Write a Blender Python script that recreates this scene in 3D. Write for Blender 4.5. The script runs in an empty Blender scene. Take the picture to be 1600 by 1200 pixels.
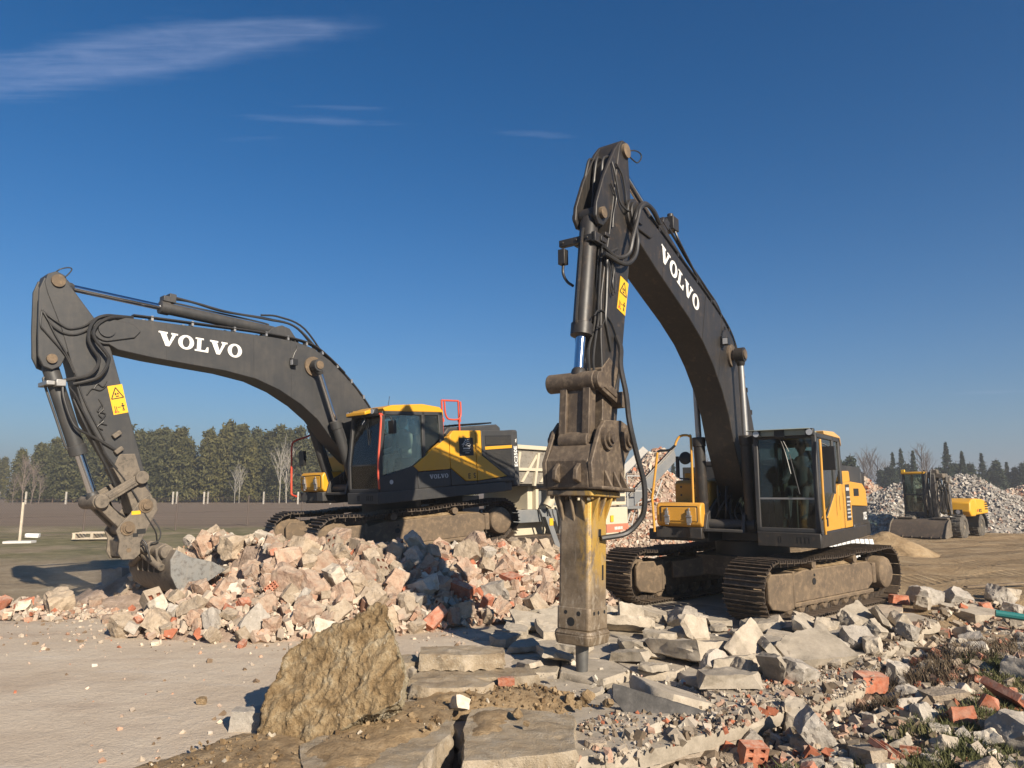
import bpy, bmesh, math, random
import numpy as np
from mathutils import Vector, Matrix, noise
rad = math.radians
scene = bpy.context.scene
COL = scene.collection

# ------------------------------------------------------------------ camera
cam_data = bpy.data.cameras.new('camera')
cam_data.sensor_width = 36.0
cam_data.lens = 1110 / 1600 * 36.0
cam_data.clip_start = 0.1
cam_data.clip_end = 3000
cam = bpy.data.objects.new('camera', cam_data)
COL.objects.link(cam)
cam.location = (0, 0, 2.05)
cam.rotation_euler = (rad(90) + math.atan(165 / 1110), 0, 0)
scene.camera = cam

# ------------------------------------------------------------------ sky, sun, exposure
SUN_EL = rad(26.5)
SUN_AZ = math.atan2(0.56, -0.83)          # clockwise from +Y: behind the camera, to its right
SUN_DIR = Vector((math.sin(SUN_AZ) * math.cos(SUN_EL), math.cos(SUN_AZ) * math.cos(SUN_EL), math.sin(SUN_EL)))
SKY_STRENGTH = 0.05
SUN_STRENGTH = 5.0
EXPOSURE = 0.74

world = bpy.data.worlds.new('World')
scene.world = world
world.use_nodes = True
wn, wl = world.node_tree.nodes, world.node_tree.links
wn.clear()
w_out = wn.new('ShaderNodeOutputWorld')
w_bg = wn.new('ShaderNodeBackground')
w_bg.inputs[1].default_value = SKY_STRENGTH
sky = wn.new('ShaderNodeTexSky')
sky.sky_type = 'NISHITA'
sky.sun_disc = False
sky.sun_elevation = SUN_EL
sky.sun_rotation = SUN_AZ
sky.altitude = 0
sky.air_density = 1.0
sky.dust_density = 0.0
sky.ozone_density = 6.0


def wmath(op, a, b=None, c=None):
    n = wn.new('ShaderNodeMath')
    n.operation = op
    for i, v in enumerate((a, b, c)):
        if v is None:
            continue
        if isinstance(v, (int, float)):
            n.inputs[i].default_value = v
        else:
            wl.new(v, n.inputs[i])
    return n.outputs[0]


w_tc = wn.new('ShaderNodeTexCoord')
w_sep = wn.new('ShaderNodeSeparateXYZ')
wl.new(w_tc.outputs['Generated'], w_sep.inputs[0])
dx, dy, dz = w_sep.outputs
zc = wmath('MAXIMUM', dz, 0.02)
cu = wmath('DIVIDE', dx, zc)               # coordinates on a flat layer of high cloud
cv = wmath('DIVIDE', dy, zc)
w_comb = wn.new('ShaderNodeCombineXYZ')
wl.new(cu, w_comb.inputs[0])
wl.new(cv, w_comb.inputs[1])


def streak(angle, sx, sy, detail, seed):
    m = wn.new('ShaderNodeMapping')
    m.inputs['Rotation'].default_value = (0, 0, angle)
    m.inputs['Scale'].default_value = (sx, sy, 1)
    m.inputs['Location'].default_value = (seed, seed * 1.7, seed)
    wl.new(w_comb.outputs[0], m.inputs[0])
    t = wn.new('ShaderNodeTexNoise')
    t.inputs['Scale'].default_value = 1.0
    t.inputs['Detail'].default_value = detail
    t.inputs['Roughness'].default_value = 0.62
    t.inputs['Distortion'].default_value = 0.6
    wl.new(m.outputs[0], t.inputs['Vector'])
    return t.outputs['Fac']


def patch(u0, v0, ang, ru, rv):
    """soft elliptical bank of cirrus centred at (u0, v0) on the cloud layer"""
    du = wmath('SUBTRACT', cu, u0)
    dv = wmath('SUBTRACT', cv, v0)
    c, s = math.cos(ang), math.sin(ang)
    a = wmath('ADD', wmath('MULTIPLY', du, c), wmath('MULTIPLY', dv, s))
    b = wmath('SUBTRACT', wmath('MULTIPLY', dv, c), wmath('MULTIPLY', du, s))
    a = wmath('DIVIDE', a, ru)
    b = wmath('DIVIDE', b, rv)
    q = wmath('ADD', wmath('MULTIPLY', a, a), wmath('MULTIPLY', b, b))
    return wmath('POWER', 2.718, wmath('MULTIPLY', q, -1.0))


banks = None
for args, amp in (((-1.12, 1.57, -0.20, 0.40, 0.085), 0.9), ((-0.78, 1.50, -0.22, 0.34, 0.085), 1.0), ((-0.50, 1.435, -0.05, 0.22, 0.04), 0.8), ((-1.6, 1.72, -0.1, 0.5, 0.10), 0.7),
                  ((-0.56, 1.815, 0.10, 0.30, 0.030), 0.8), ((-0.42, 1.755, 0.06, 0.17, 0.018), 0.75), ((-0.75, 1.92, -0.05, 0.22, 0.02), 0.55),
                  ((0.07, 1.895, 0.08, 0.17, 0.028), 0.85), ((-0.3, 5.2, 0.1, 0.9, 0.12), 0.55), ((3.1, 7.7, -0.6, 0.35, 0.12), 0.75),
                  ((5.0, 7.3, -0.3, 0.6, 0.22), 0.8), ((1.2, -1.5, 0.4, 1.0, 0.4), 0.6)):
    p_ = wmath('MULTIPLY', patch(*args), amp)
    banks = p_ if banks is None else wmath('ADD', banks, p_)
banks = wmath('MINIMUM', banks, 1.0)
fine = streak(0.5, 4.0, 44.0, 14, 3.1)
broad = streak(0.8, 5.0, 9.0, 8, 7.7)
tex = wmath('ADD', wmath('MULTIPLY', fine, 0.6), wmath('MULTIPLY', broad, 0.55))
cl = wmath('SUBTRACT', wmath('ADD', tex, wmath('MULTIPLY', banks, 0.46)), 0.74)
cl = wmath('MULTIPLY', wmath('MAXIMUM', cl, 0.0), wmath('MULTIPLY', banks, 0.55))
cl = wmath('MINIMUM', cl, 0.5)
w_mix = wn.new('ShaderNodeMix')
w_mix.data_type = 'RGBA'
w_mix.inputs['B'].default_value = (6.4, 7.4, 10.5, 1)
w_hs = wn.new('ShaderNodeHueSaturation')
w_hs.inputs['Saturation'].default_value = 1.22
w_hs.inputs['Value'].default_value = 1.16
wl.new(sky.outputs[0], w_hs.inputs['Color'])
# the grey-blue murk that lies along the whole horizon
w_hz = wn.new('ShaderNodeMix')
w_hz.data_type = 'RGBA'
w_hz.inputs['B'].default_value = (2.6, 3.35, 4.6, 1)
hz = wmath('POWER', 2.718, wmath('MULTIPLY', wmath('MAXIMUM', dz, 0.0), -7.5))
wl.new(wmath('MULTIPLY', hz, 0.95), w_hz.inputs['Factor'])
wl.new(w_hs.outputs[0], w_hz.inputs['A'])
wl.new(cl, w_mix.inputs['Factor'])
wl.new(w_hz.outputs['Result'], w_mix.inputs['A'])
wl.new(w_mix.outputs['Result'], w_bg.inputs[0])
wl.new(w_bg.outputs[0], w_out.inputs[0])

sun_data = bpy.data.lights.new('sun', 'SUN')
sun_data.energy = SUN_STRENGTH
sun_data.angle = rad(0.5)
sun_data.color = (1.0, 0.88, 0.72)
sun = bpy.data.objects.new('sun', sun_data)
COL.objects.link(sun)
sun.rotation_euler = SUN_DIR.to_track_quat('Z', 'Y').to_euler()
sun.location = (20, -30, 30)

scene.view_settings.view_transform = 'Standard'
scene.view_settings.look = 'None'
scene.view_settings.gamma = 1
scene.view_settings.use_curve_mapping = False
scene.view_settings.exposure = EXPOSURE
scene.cycles.max_bounces = 8
scene.cycles.transparent_max_bounces = 24

# ------------------------------------------------------------------ helpers


def thing(name, label, cat, loc=(0, 0, 0), rot=(0, 0, 0), group=None):
    o = bpy.data.objects.new(name, None)
    COL.objects.link(o)
    o.empty_display_size = 0.3
    o.location = loc
    o.rotation_euler = rot
    tag(o, label, cat, group)
    return o


def tag(o, label, cat, group=None, kind=None):
    o['label'] = label
    o['category'] = cat
    if group:
        o['group'] = group
    o['kind'] = kind or 'thing'
    return o


def link(name, me, parent=None, loc=None, rot=None):
    o = bpy.data.objects.new(name, me)
    COL.objects.link(o)
    if parent is not None:
        o.parent = parent
    if loc is not None:
        o.location = loc
    if rot is not None:
        o.rotation_euler = rot
    return o


def catmull(pts, k=6):
    if len(pts) < 3:
        return [Vector(p) for p in pts]
    P = [Vector(p) for p in pts]
    P = [P[0] * 2 - P[1]] + P + [P[-1] * 2 - P[-2]]
    out = []
    for i in range(1, len(P) - 2):
        a, b, c, d = P[i - 1:i + 3]
        for j in range(k):
            t = j / k
            out.append(0.5 * ((2 * b) + (c - a) * t + (2 * a - 5 * b + 4 * c - d) * t * t + (3 * b - a - 3 * c + d) * t ** 3))
    out.append(P[-2])
    return out


class MB:
    """collects shapes and links them as ONE mesh object"""

    def __init__(self):
        self.v, self.f, self.m = [], [], []
        self.T = None

    def add(self, vs, fs, mi=0):
        n = len(self.v)
        if self.T is not None:
            vs = [self.T @ Vector(p) for p in vs]
        self.v += [tuple(p) for p in vs]
        self.f += [tuple(i + n for i in f) for f in fs]
        self.m += [mi] * len(fs)
        return self

    def bb(self, x0, x1, y0, y1, z0, z1, mi=0):
        vs = [(x, y, z) for z in (z0, z1) for y in (y0, y1) for x in (x0, x1)]
        return self.add(vs, [(0, 2, 3, 1), (4, 5, 7, 6), (0, 1, 5, 4), (2, 6, 7, 3), (0, 4, 6, 2), (1, 3, 7, 5)], mi)

    def prism(self, poly, a0, a1, plane='xz', mi=0, poly2=None):
        n = len(poly)
        q = poly2 or poly
        if plane == 'xz':
            mk = lambda p, a: (p[0], a, p[1])
        elif plane == 'xy':
            mk = lambda p, a: (p[0], p[1], a)
        else:
            mk = lambda p, a: (a, p[0], p[1])
        vs = [mk(p, a0) for p in poly] + [mk(p, a1) for p in q]
        fs = [tuple(range(n))[::-1], tuple(range(n, 2 * n))] + [(i, (i + 1) % n, n + (i + 1) % n, n + i) for i in range(n)]
        return self.add(vs, fs, mi)

    def cyl(self, p0, p1, r0, r1=None, n=16, mi=0, caps=True):
        p0, p1 = Vector(p0), Vector(p1)
        r1 = r0 if r1 is None else r1
        q = (p1 - p0).to_track_quat('Z', 'Y')
        vs = []
        for p, r in ((p0, r0), (p1, r1)):
            vs += [p + q @ Vector((r * math.cos(2 * math.pi * i / n), r * math.sin(2 * math.pi * i / n), 0)) for i in range(n)]
        fs = [(i, (i + 1) % n, n + (i + 1) % n, n + i) for i in range(n)]
        if caps:
            fs += [tuple(range(n))[::-1], tuple(range(n, 2 * n))]
        return self.add(vs, fs, mi)

    def lathe(self, p0, axis, prof, n=20, mi=0):
        p0, axis = Vector(p0), Vector(axis).normalized()
        q = axis.to_track_quat('Z', 'Y')
        vs, fs = [], []
        for t, r in prof:
            vs += [p0 + q @ Vector((r * math.cos(2 * math.pi * i / n), r * math.sin(2 * math.pi * i / n), t)) for i in range(n)]
        for k in range(len(prof) - 1):
            fs += [(k * n + i, k * n + (i + 1) % n, (k + 1) * n + (i + 1) % n, (k + 1) * n + i) for i in range(n)]
        fs += [tuple(range(n))[::-1], tuple(range((len(prof) - 1) * n, len(prof) * n))]
        return self.add(vs, fs, mi)

    def tube(self, pts, r, n=8, smooth=True, mi=0, r1=None, k=6):
        P = catmull(pts, k) if smooth else [Vector(p) for p in pts]
        r1 = r if r1 is None else r1
        vs, fs = [], []
        up = Vector((0.31, 0.42, 0.85)).normalized()
        for i, p in enumerate(P):
            t = (P[min(i + 1, len(P) - 1)] - P[max(i - 1, 0)])
            t = t.normalized() if t.length > 1e-9 else Vector((0, 0, 1))
            a = up - t * up.dot(t)
            if a.length < 1e-3:
                a = t.orthogonal()
            a.normalize()
            up = a
            b = t.cross(a)
            rr = r + (r1 - r) * i / max(1, len(P) - 1)
            vs += [p + a * rr * math.cos(2 * math.pi * j / n) + b * rr * math.sin(2 * math.pi * j / n) for j in range(n)]
        for i in range(len(P) - 1):
            fs += [(i * n + j, i * n + (j + 1) % n, (i + 1) * n + (j + 1) % n, (i + 1) * n + j) for j in range(n)]
        fs += [tuple(range(n))[::-1], tuple(range((len(P) - 1) * n, len(P) * n))]
        return self.add(vs, fs, mi)

    def mesh(self, name, mats, smooth=35, recalc=True):
        me = bpy.data.meshes.new(name)
        me.from_pydata(self.v, [], self.f)
        mats = mats if isinstance(mats, (list, tuple)) else [mats]
        for m in mats:
            me.materials.append(m)
        if len(mats) > 1:
            me.polygons.foreach_set('material_index', self.m)
        if recalc:
            bm = bmesh.new()
            bm.from_mesh(me)
            bmesh.ops.recalc_face_normals(bm, faces=bm.faces)
            bm.to_mesh(me)
            bm.free()
        if smooth:
            me.polygons.foreach_set('use_smooth', [True] * len(me.polygons))
            me.set_sharp_from_angle(angle=rad(smooth))
        me.update()
        return me

    def build(self, name, mats, parent=None, bevel=0, seg=2, smooth=35, rz=None, loc=None):
        o = link(name, self.mesh(name, mats, smooth), parent, loc, (0, 0, rz) if rz is not None else None)
        if bevel:
            bv = o.modifiers.new('bevel', 'BEVEL')
            bv.width = bevel
            bv.segments = seg
            bv.limit_method = 'ANGLE'
            bv.angle_limit = rad(40)
            bv.harden_normals = False
        return o


def copy_tree(o, parent=None):
    c = o.copy()
    COL.objects.link(c)
    if parent is not None:
        c.parent = parent
    for ch in list(o.children):
        copy_tree(ch, c)
    return c


# ------------------------------------------------------------------ materials
def newmat(name):
    m = bpy.data.materials.new(name)
    m.use_nodes = True
    nt = m.node_tree
    b = nt.nodes['Principled BSDF']
    return m, nt, b


def N(nt, t, **kw):
    n = nt.nodes.new(t)
    for k, v in kw.items():
        setattr(n, k, v)
    return n


def nmath(nt, op, a, b=None, clamp=False):
    n = N(nt, 'ShaderNodeMath', operation=op, use_clamp=clamp)
    for i, v in enumerate((a, b)):
        if v is None:
            continue
        if isinstance(v, (int, float)):
            n.inputs[i].default_value = v
        else:
            nt.links.new(v, n.inputs[i])
    return n.outputs[0]


def nmix(nt, fac, a, b, blend='MIX'):
    n = N(nt, 'ShaderNodeMix', data_type='RGBA', blend_type=blend)
    for key, v in (('Factor', fac), ('A', a), ('B', b)):
        s = n.inputs[key]
        if isinstance(v, (int, float)):
            s.default_value = v
        elif isinstance(v, tuple):
            s.default_value = (v[0], v[1], v[2], 1)
        else:
            nt.links.new(v, s)
    return n.outputs['Result']


def coords(nt, space='Object', rnd=False, scale=(1, 1, 1), rot=(0, 0, 0)):
    if space == 'World':
        src = N(nt, 'ShaderNodeNewGeometry').outputs['Position']
    else:
        src = N(nt, 'ShaderNodeTexCoord').outputs[space]
    if rnd:
        oi = N(nt, 'ShaderNodeObjectInfo')
        vm = N(nt, 'ShaderNodeVectorMath', operation='MULTIPLY_ADD')
        cx = N(nt, 'ShaderNodeCombineXYZ')
        nt.links.new(oi.outputs['Random'], cx.inputs[0])
        nt.links.new(oi.outputs['Random'], cx.inputs[1])
        nt.links.new(cx.outputs[0], vm.inputs[0])
        vm.inputs[1].default_value = (37, 91, 53)
        nt.links.new(src, vm.inputs[2])
        src = vm.outputs[0]
    if scale != (1, 1, 1) or rot != (0, 0, 0):
        mp = N(nt, 'ShaderNodeMapping')
        mp.inputs['Scale'].default_value = scale
        mp.inputs['Rotation'].default_value = rot
        nt.links.new(src, mp.inputs[0])
        src = mp.outputs[0]
    return src


def ntex(nt, vec, scale, detail=5, rough=0.6, dist=0.0):
    t = N(nt, 'ShaderNodeTexNoise')
    t.inputs['Scale'].default_value = scale
    t.inputs['Detail'].default_value = detail
    t.inputs['Roughness'].default_value = rough
    t.inputs['Distortion'].default_value = dist
    nt.links.new(vec, t.inputs['Vector'])
    return t.outputs['Fac']


def ramp(nt, fac, stops, interp='LINEAR'):
    r = N(nt, 'ShaderNodeValToRGB')
    r.color_ramp.interpolation = interp
    e = r.color_ramp.elements
    while len(e) < len(stops):
        e.new(0.5)
    for i, (p, c) in enumerate(stops):
        e[i].position = p
        e[i].color = (c[0], c[1], c[2], 1) if isinstance(c, tuple) else (c, c, c, 1)
    nt.links.new(fac, r.inputs[0])
    return r.outputs[0]


def bump(nt, b, height, strength=0.4, dist=0.02):
    n = N(nt, 'ShaderNodeBump')
    n.inputs['Strength'].default_value = strength
    n.inputs['Distance'].default_value = dist
    nt.links.new(height, n.inputs['Height'])
    nt.links.new(n.outputs[0], b.inputs['Normal'])


def upness(nt):
    g = N(nt, 'ShaderNodeNewGeometry')
    s = N(nt, 'ShaderNodeSeparateXYZ')
    nt.links.new(g.outputs['Normal'], s.inputs[0])
    return s.outputs[2]


def paint(name, col, rough=0.4, dust=0.3, dustcol=(0.24, 0.19, 0.14), metal=0.0, wear=0.0, wearcol=(0.1, 0.06, 0.04), scale=2.5, space='Object', streaks=0.0, scratch=0.0):
    """painted or bare steel: soft tone variation, settled dust, scuffs"""
    m, nt, b = newmat(name)
    v = coords(nt, space)
    n1 = ntex(nt, v, scale, 6, 0.62)
    n2 = ntex(nt, v, scale * 7, 5, 0.65)
    c = nmix(nt, nmath(nt, 'MULTIPLY', n1, 0.35), col, tuple(x * 0.72 for x in col))
    if wear:
        wf = ramp(nt, ntex(nt, v, scale * 3.1, 8, 0.7), [(0.62 - wear * 0.25, 0.0), (0.72 - wear * 0.2, 1.0)])
        c = nmix(nt, wf, c, wearcol)
    if streaks:
        vs = coords(nt, space, scale=(5, 5, 0.5))
        sf = ramp(nt, ntex(nt, vs, 3.0, 6, 0.65), [(0.5, 0.0), (0.75, 1.0)])
        c = nmix(nt, nmath(nt, 'MULTIPLY', sf, streaks), c, dustcol)
    if scratch:
        v3 = coords(nt, space, scale=(1.0, 1.0, 9.0), rot=(0.3, 0.5, 0.2))
        sf = ramp(nt, ntex(nt, v3, 9.0, 7, 0.75), [(0.66, 0.0), (0.70, 1.0)])
        c = nmix(nt, nmath(nt, 'MULTIPLY', sf, scratch), c, (0.20, 0.18, 0.155))
    up = nmath(nt, 'MAXIMUM', upness(nt), 0.0)
    df = ramp(nt, n2, [(0.35, 0.0), (0.7, 1.0)])
    big = ramp(nt, n1, [(0.38, 0.0), (0.68, 1.0)])
    d = nmath(nt, 'MULTIPLY', nmath(nt, 'ADD', nmath(nt, 'MULTIPLY', up, 0.8), nmath(nt, 'MULTIPLY', big, 0.55)), nmath(nt, 'ADD', nmath(nt, 'MULTIPLY', df, 0.6), 0.5))
    d = nmath(nt, 'MULTIPLY', d, dust, clamp=True)
    c = nmix(nt, d, c, dustcol)
    nt.links.new(c, b.inputs['Base Color'])
    rr = nmath(nt, 'ADD', nmath(nt, 'MULTIPLY', d, 0.5), rough, clamp=True)
    nt.links.new(nmath(nt, 'ADD', rr, nmath(nt, 'MULTIPLY', n2, 0.12), clamp=True), b.inputs['Roughness'])
    b.inputs['Metallic'].default_value = metal
    bump(nt, b, n2, 0.12, 0.004)
    return m


def mineral(name, cols, scale=4, rough=0.9, bumps=0.6, bdist=0.02, rnd=True, dust=0.0, dustcol=(0.5, 0.42, 0.34), speck=None, space='Object', fine=40):
    """stone, concrete, brick, soil: mottled, grainy"""
    m, nt, b = newmat(name)
    v = coords(nt, space, rnd)
    n1 = ntex(nt, v, scale, 7, 0.65, 0.3)
    n2 = ntex(nt, v, fine, 4, 0.7)
    k = len(cols)
    c = ramp(nt, n1, [(0.32 + 0.36 * i / max(1, k - 1), cols[i]) for i in range(k)])
    c = nmix(nt, 0.35, c, ramp(nt, n2, [(0.3, 0.35), (0.7, 0.75)]), 'OVERLAY')
    if rnd:
        oi = N(nt, 'ShaderNodeObjectInfo')
        c = nmix(nt, 1.0, c, ramp(nt, oi.outputs['Random'], [(0.0, (0.78, 0.77, 0.76)), (0.5, (1, 1, 1)), (1.0, (1.16, 1.13, 1.1))]), 'MULTIPLY')
    if speck:
        sf = ramp(nt, ntex(nt, v, speck[1], 3, 0.5), [(speck[2], 0.0), (speck[2] + 0.06, 1.0)])
        c = nmix(nt, sf, c, speck[0])
    if dust:
        up = nmath(nt, 'ADD', nmath(nt, 'MULTIPLY', nmath(nt, 'MAXIMUM', upness(nt), 0.0), 0.6), 0.4)
        df = ramp(nt, ntex(nt, v, scale * 1.7, 6, 0.7), [(0.36, 0.0), (0.62, 1.0)])
        c = nmix(nt, nmath(nt, 'MULTIPLY', nmath(nt, 'MULTIPLY', df, up), dust, clamp=True), c, dustcol)
    nt.links.new(c, b.inputs['Base Color'])
    b.inputs['Roughness'].default_value = rough
    b.inputs['Specular IOR Level'].default_value = 0.25
    hgt = nmath(nt, 'ADD', nmath(nt, 'MULTIPLY', n1, 1.0), nmath(nt, 'MULTIPLY', n2, 0.5))
    bump(nt, b, hgt, bumps, bdist)
    return m


def plain(name, col, rough=0.6, metal=0.0, spec=None):
    m, nt, b = newmat(name)
    b.inputs['Base Color'].default_value = (*col, 1)
    b.inputs['Roughness'].default_value = rough
    b.inputs['Metallic'].default_value = metal
    if spec is not None:
        b.inputs['Specular IOR Level'].default_value = spec
    return m


def glassmat(name, tint, refl=1.0):
    m, nt, b = newmat(name)
    nt.nodes.remove(b)
    out = [n for n in nt.nodes if n.type == 'OUTPUT_MATERIAL'][0]
    tr = N(nt, 'ShaderNodeBsdfTransparent')
    tr.inputs[0].default_value = (*tint, 1)
    gl = N(nt, 'ShaderNodeBsdfGlossy')
    gl.inputs['Roughness'].default_value = 0.03
    gl.inputs['Color'].default_value = (refl, refl, refl, 1)
    dif = N(nt, 'ShaderNodeBsdfDiffuse')
    dif.inputs[0].default_value = (0.32, 0.29, 0.25, 1)
    fr = N(nt, 'ShaderNodeFresnel')
    fr.inputs['IOR'].default_value = 1.5
    mx = N(nt, 'ShaderNodeMixShader')
    nt.links.new(fr.outputs[0], mx.inputs[0])
    nt.links.new(tr.outputs[0], mx.inputs[1])
    nt.links.new(gl.outputs[0], mx.inputs[2])
    mx2 = N(nt, 'ShaderNodeMixShader')       # thin film of dust on the pane
    v = coords(nt, 'Object')
    df = ramp(nt, ntex(nt, v, 2.2, 6, 0.7), [(0.35, 0.003), (0.8, 0.03)])
    nt.links.new(df, mx2.inputs[0])
    nt.links.new(mx.outputs[0], mx2.inputs[1])
    nt.links.new(dif.outputs[0], mx2.inputs[2])
    nt.links.new(mx2.outputs[0], out.inputs[0])
    return m


M = {}
M['grey'] = paint('charcoal_paint', (0.036, 0.037, 0.038), 0.42, 0.22, (0.22, 0.185, 0.145), streaks=0.07, scratch=0.3)
M['grey_worn'] = paint('worn_charcoal_paint', (0.022, 0.0205, 0.019), 0.40, 0.17, (0.15, 0.11, 0.075), wear=0.25, wearcol=(0.06, 0.043, 0.03), streaks=0.16, scratch=0.35)
M['iron'] = paint('oily_brown_iron', (0.075, 0.056, 0.041), 0.5, 0.5, (0.26, 0.195, 0.13), metal=0.2, wear=0.5, wearcol=(0.155, 0.118, 0.082), scale=4, streaks=0.3, scratch=0.5)
M['deck'] = paint('dark_deck_paint', (0.028, 0.029, 0.031), 0.45, 0.3, (0.2, 0.17, 0.13))
M['yellow'] = paint('yellow_paint', (0.66, 0.33, 0.012), 0.33, 0.2, (0.34, 0.25, 0.15), streaks=0.1)
M['yellow_old'] = paint('faded_yellow_paint', (0.62, 0.30, 0.03), 0.42, 0.25, (0.34, 0.25, 0.15), streaks=0.12)
M['cream_roof'] = paint('sunbleached_yellow_paint', (0.62, 0.36, 0.13), 0.45, 0.25, (0.4, 0.32, 0.22))
M['red'] = paint('orange_red_paint', (0.60, 0.07, 0.03), 0.4, 0.12, (0.34, 0.25, 0.18))
M['rubber'] = plain('black_rubber', (0.016, 0.016, 0.016), 0.42)
M['hose'] = paint('rubber_hose', (0.022, 0.022, 0.022), 0.36, 0.18, (0.17, 0.135, 0.1))
M['chrome'] = plain('chrome_rod', (0.62, 0.63, 0.65), 0.12, 1.0)
M['fitting'] = paint('plated_fitting', (0.42, 0.41, 0.39), 0.35, 0.3, metal=0.8)
M['track'] = paint('muddy_track_steel', (0.045, 0.036, 0.029), 0.45, 0.65, (0.18, 0.125, 0.078), metal=0.3, wear=0.4, wearcol=(0.14, 0.105, 0.075), scale=5)
M['muddy'] = paint('mud_caked_steel', (0.10, 0.073, 0.048), 0.7, 0.8, (0.27, 0.195, 0.12), wear=0.5, wearcol=(0.17, 0.12, 0.075), scale=3.2)
M['dusty_steel'] = paint('dust_covered_steel', (0.13, 0.108, 0.083), 0.6, 0.6, (0.32, 0.26, 0.19), wear=0.5, wearcol=(0.055, 0.047, 0.038), scale=4, streaks=0.2, scratch=0.4)
M['bright_steel'] = paint('scraped_steel', (0.27, 0.27, 0.255), 0.42, 0.45, (0.38, 0.33, 0.265), metal=0.35, wear=0.5, wearcol=(0.14, 0.13, 0.12), scale=3.5, streaks=0.45, scratch=0.8)
M['interior'] = plain('cab_trim', (0.02, 0.02, 0.021), 0.65)
M['seat'] = plain('seat_fabric', (0.035, 0.034, 0.034), 0.9)
M['glass'] = glassmat('cab_glass', (0.70, 0.77, 0.74))
M['white'] = paint('white_lettering', (0.78, 0.77, 0.73), 0.5, 0.35, (0.42, 0.37, 0.3), wear=0.15, wearcol=(0.35, 0.33, 0.3), scale=6)
M['pale_letter'] = plain('silver_lettering', (0.5, 0.5, 0.49), 0.5)
M['black'] = plain('black_print', (0.012, 0.012, 0.012), 0.6)
M['decal'] = plain('warning_yellow', (0.72, 0.42, 0.02), 0.45)
M['redprint'] = plain('red_print', (0.6, 0.05, 0.03), 0.5)
M['lens'] = plain('lamp_lens', (0.45, 0.46, 0.48), 0.15, 0.3)
M['mesh'] = paint('grille_mesh', (0.05, 0.05, 0.048), 0.5, 0.35, (0.25, 0.2, 0.15))
M['visor'] = paint('pale_visor', (0.26, 0.29, 0.24), 0.3, 0.2)
M['soil'] = mineral('sandy_soil', [(0.17, 0.115, 0.062), (0.27, 0.19, 0.105), (0.36, 0.265, 0.16)], 7, bumps=0.9, bdist=0.03, rnd=False, fine=60, speck=((0.45, 0.4, 0.33), 55, 0.70))
M['hammer'] = None
# ------------------------------------------------------------------ lettering
def glyphs():
    """broad slab-serif capitals as filled outlines in a unit-high box: (width, outer outline, holes)"""
    def arc(cx, cy, rx, ry, n=28):
        return [(cx + rx * math.cos(2 * math.pi * i / n), cy + ry * math.sin(2 * math.pi * i / n)) for i in range(n)]
    V = (1.42, [[(0, 1), (0.66, 1), (0.66, 0.88), (0.56, 0.88), (0.82, 0.30), (1.03, 0.88), (0.92, 0.88), (0.92, 1), (1.42, 1), (1.42, 0.88),
                 (1.28, 0.88), (0.86, 0.0), (0.58, 0.0), (0.13, 0.88), (0, 0.88)]], [])
    L = (1.08, [[(0, 0), (0, 0.12), (0.15, 0.12), (0.15, 0.88), (0, 0.88), (0, 1), (0.64, 1), (0.64, 0.88), (0.47, 0.88), (0.47, 0.13),
                 (0.80, 0.13), (0.93, 0.40), (1.06, 0.40), (1.06, 0)]], [])
    O = (1.24, [arc(0.60, 0.5, 0.60, 0.53)], [arc(0.60, 0.5, 0.27, 0.38)])
    return {'V': V, 'O': O, 'L': L}


GL = glyphs()


def lettering(text, height, M4, mat, parent, thick=0.003, gap=0.05, name='lettering', stretch=1.0):
    """raised letters; local x runs along the line, y up the letter, z out of the face"""
    mb = MB()
    x = 0
    for ch in text:
        w, outs, holes = GL[ch]
        for o in outs:
            if holes:
                h = holes[0]
                n = len(o)
                vs = [((px + x) * stretch, py, z) for z in (0, 1) for ring in (o, h) for px, py in ring]
                fs = []
                for i in range(n):
                    j = (i + 1) % n
                    fs.append((2 * n + i, 2 * n + j, 3 * n + j, 3 * n + i))
                    fs.append((i, j, 2 * n + j, 2 * n + i))
                    fs.append((n + j, n + i, 3 * n + i, 3 * n + j))
            else:
                n = len(o)
                vs = [((px + x) * stretch, py, z) for z in (0, 1) for px, py in o]
                fs = [tuple(range(n, 2 * n))] + [(i, (i + 1) % n, n + (i + 1) % n, n + i) for i in range(n)]
            S = M4 @ Matrix.Diagonal((height, height, thick, 1))
            mb.add([S @ Vector(p) for p in vs], fs)
        x += w + gap
    return mb.build(name, mat, parent, smooth=0)


def face_matrix(origin, xdir, ydir):
    x = Vector(xdir).normalized()
    y = Vector(ydir)
    y = (y - x * y.dot(x)).normalized()
    z = x.cross(y)
    m = Matrix((x, y, z)).transposed().to_4x4()
    m.translation = Vector(origin)
    return m


def text_obj(name, body, size, M4, mat, parent, ext=0.0015, bold=0.0):
    c = bpy.data.curves.new(name, 'FONT')
    c.body = body
    c.size = size
    c.extrude = ext
    c.offset = bold
    c.resolution_u = 3
    t = bpy.data.objects.new('tmp', c)
    COL.objects.link(t)
    me = bpy.data.meshes.new_from_object(t.evaluated_get(bpy.context.evaluated_depsgraph_get()))
    bpy.data.objects.remove(t)
    me.materials.clear()
    me.materials.append(mat)
    o = link(name, me, parent)
    o.matrix_local = M4
    return o


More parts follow.
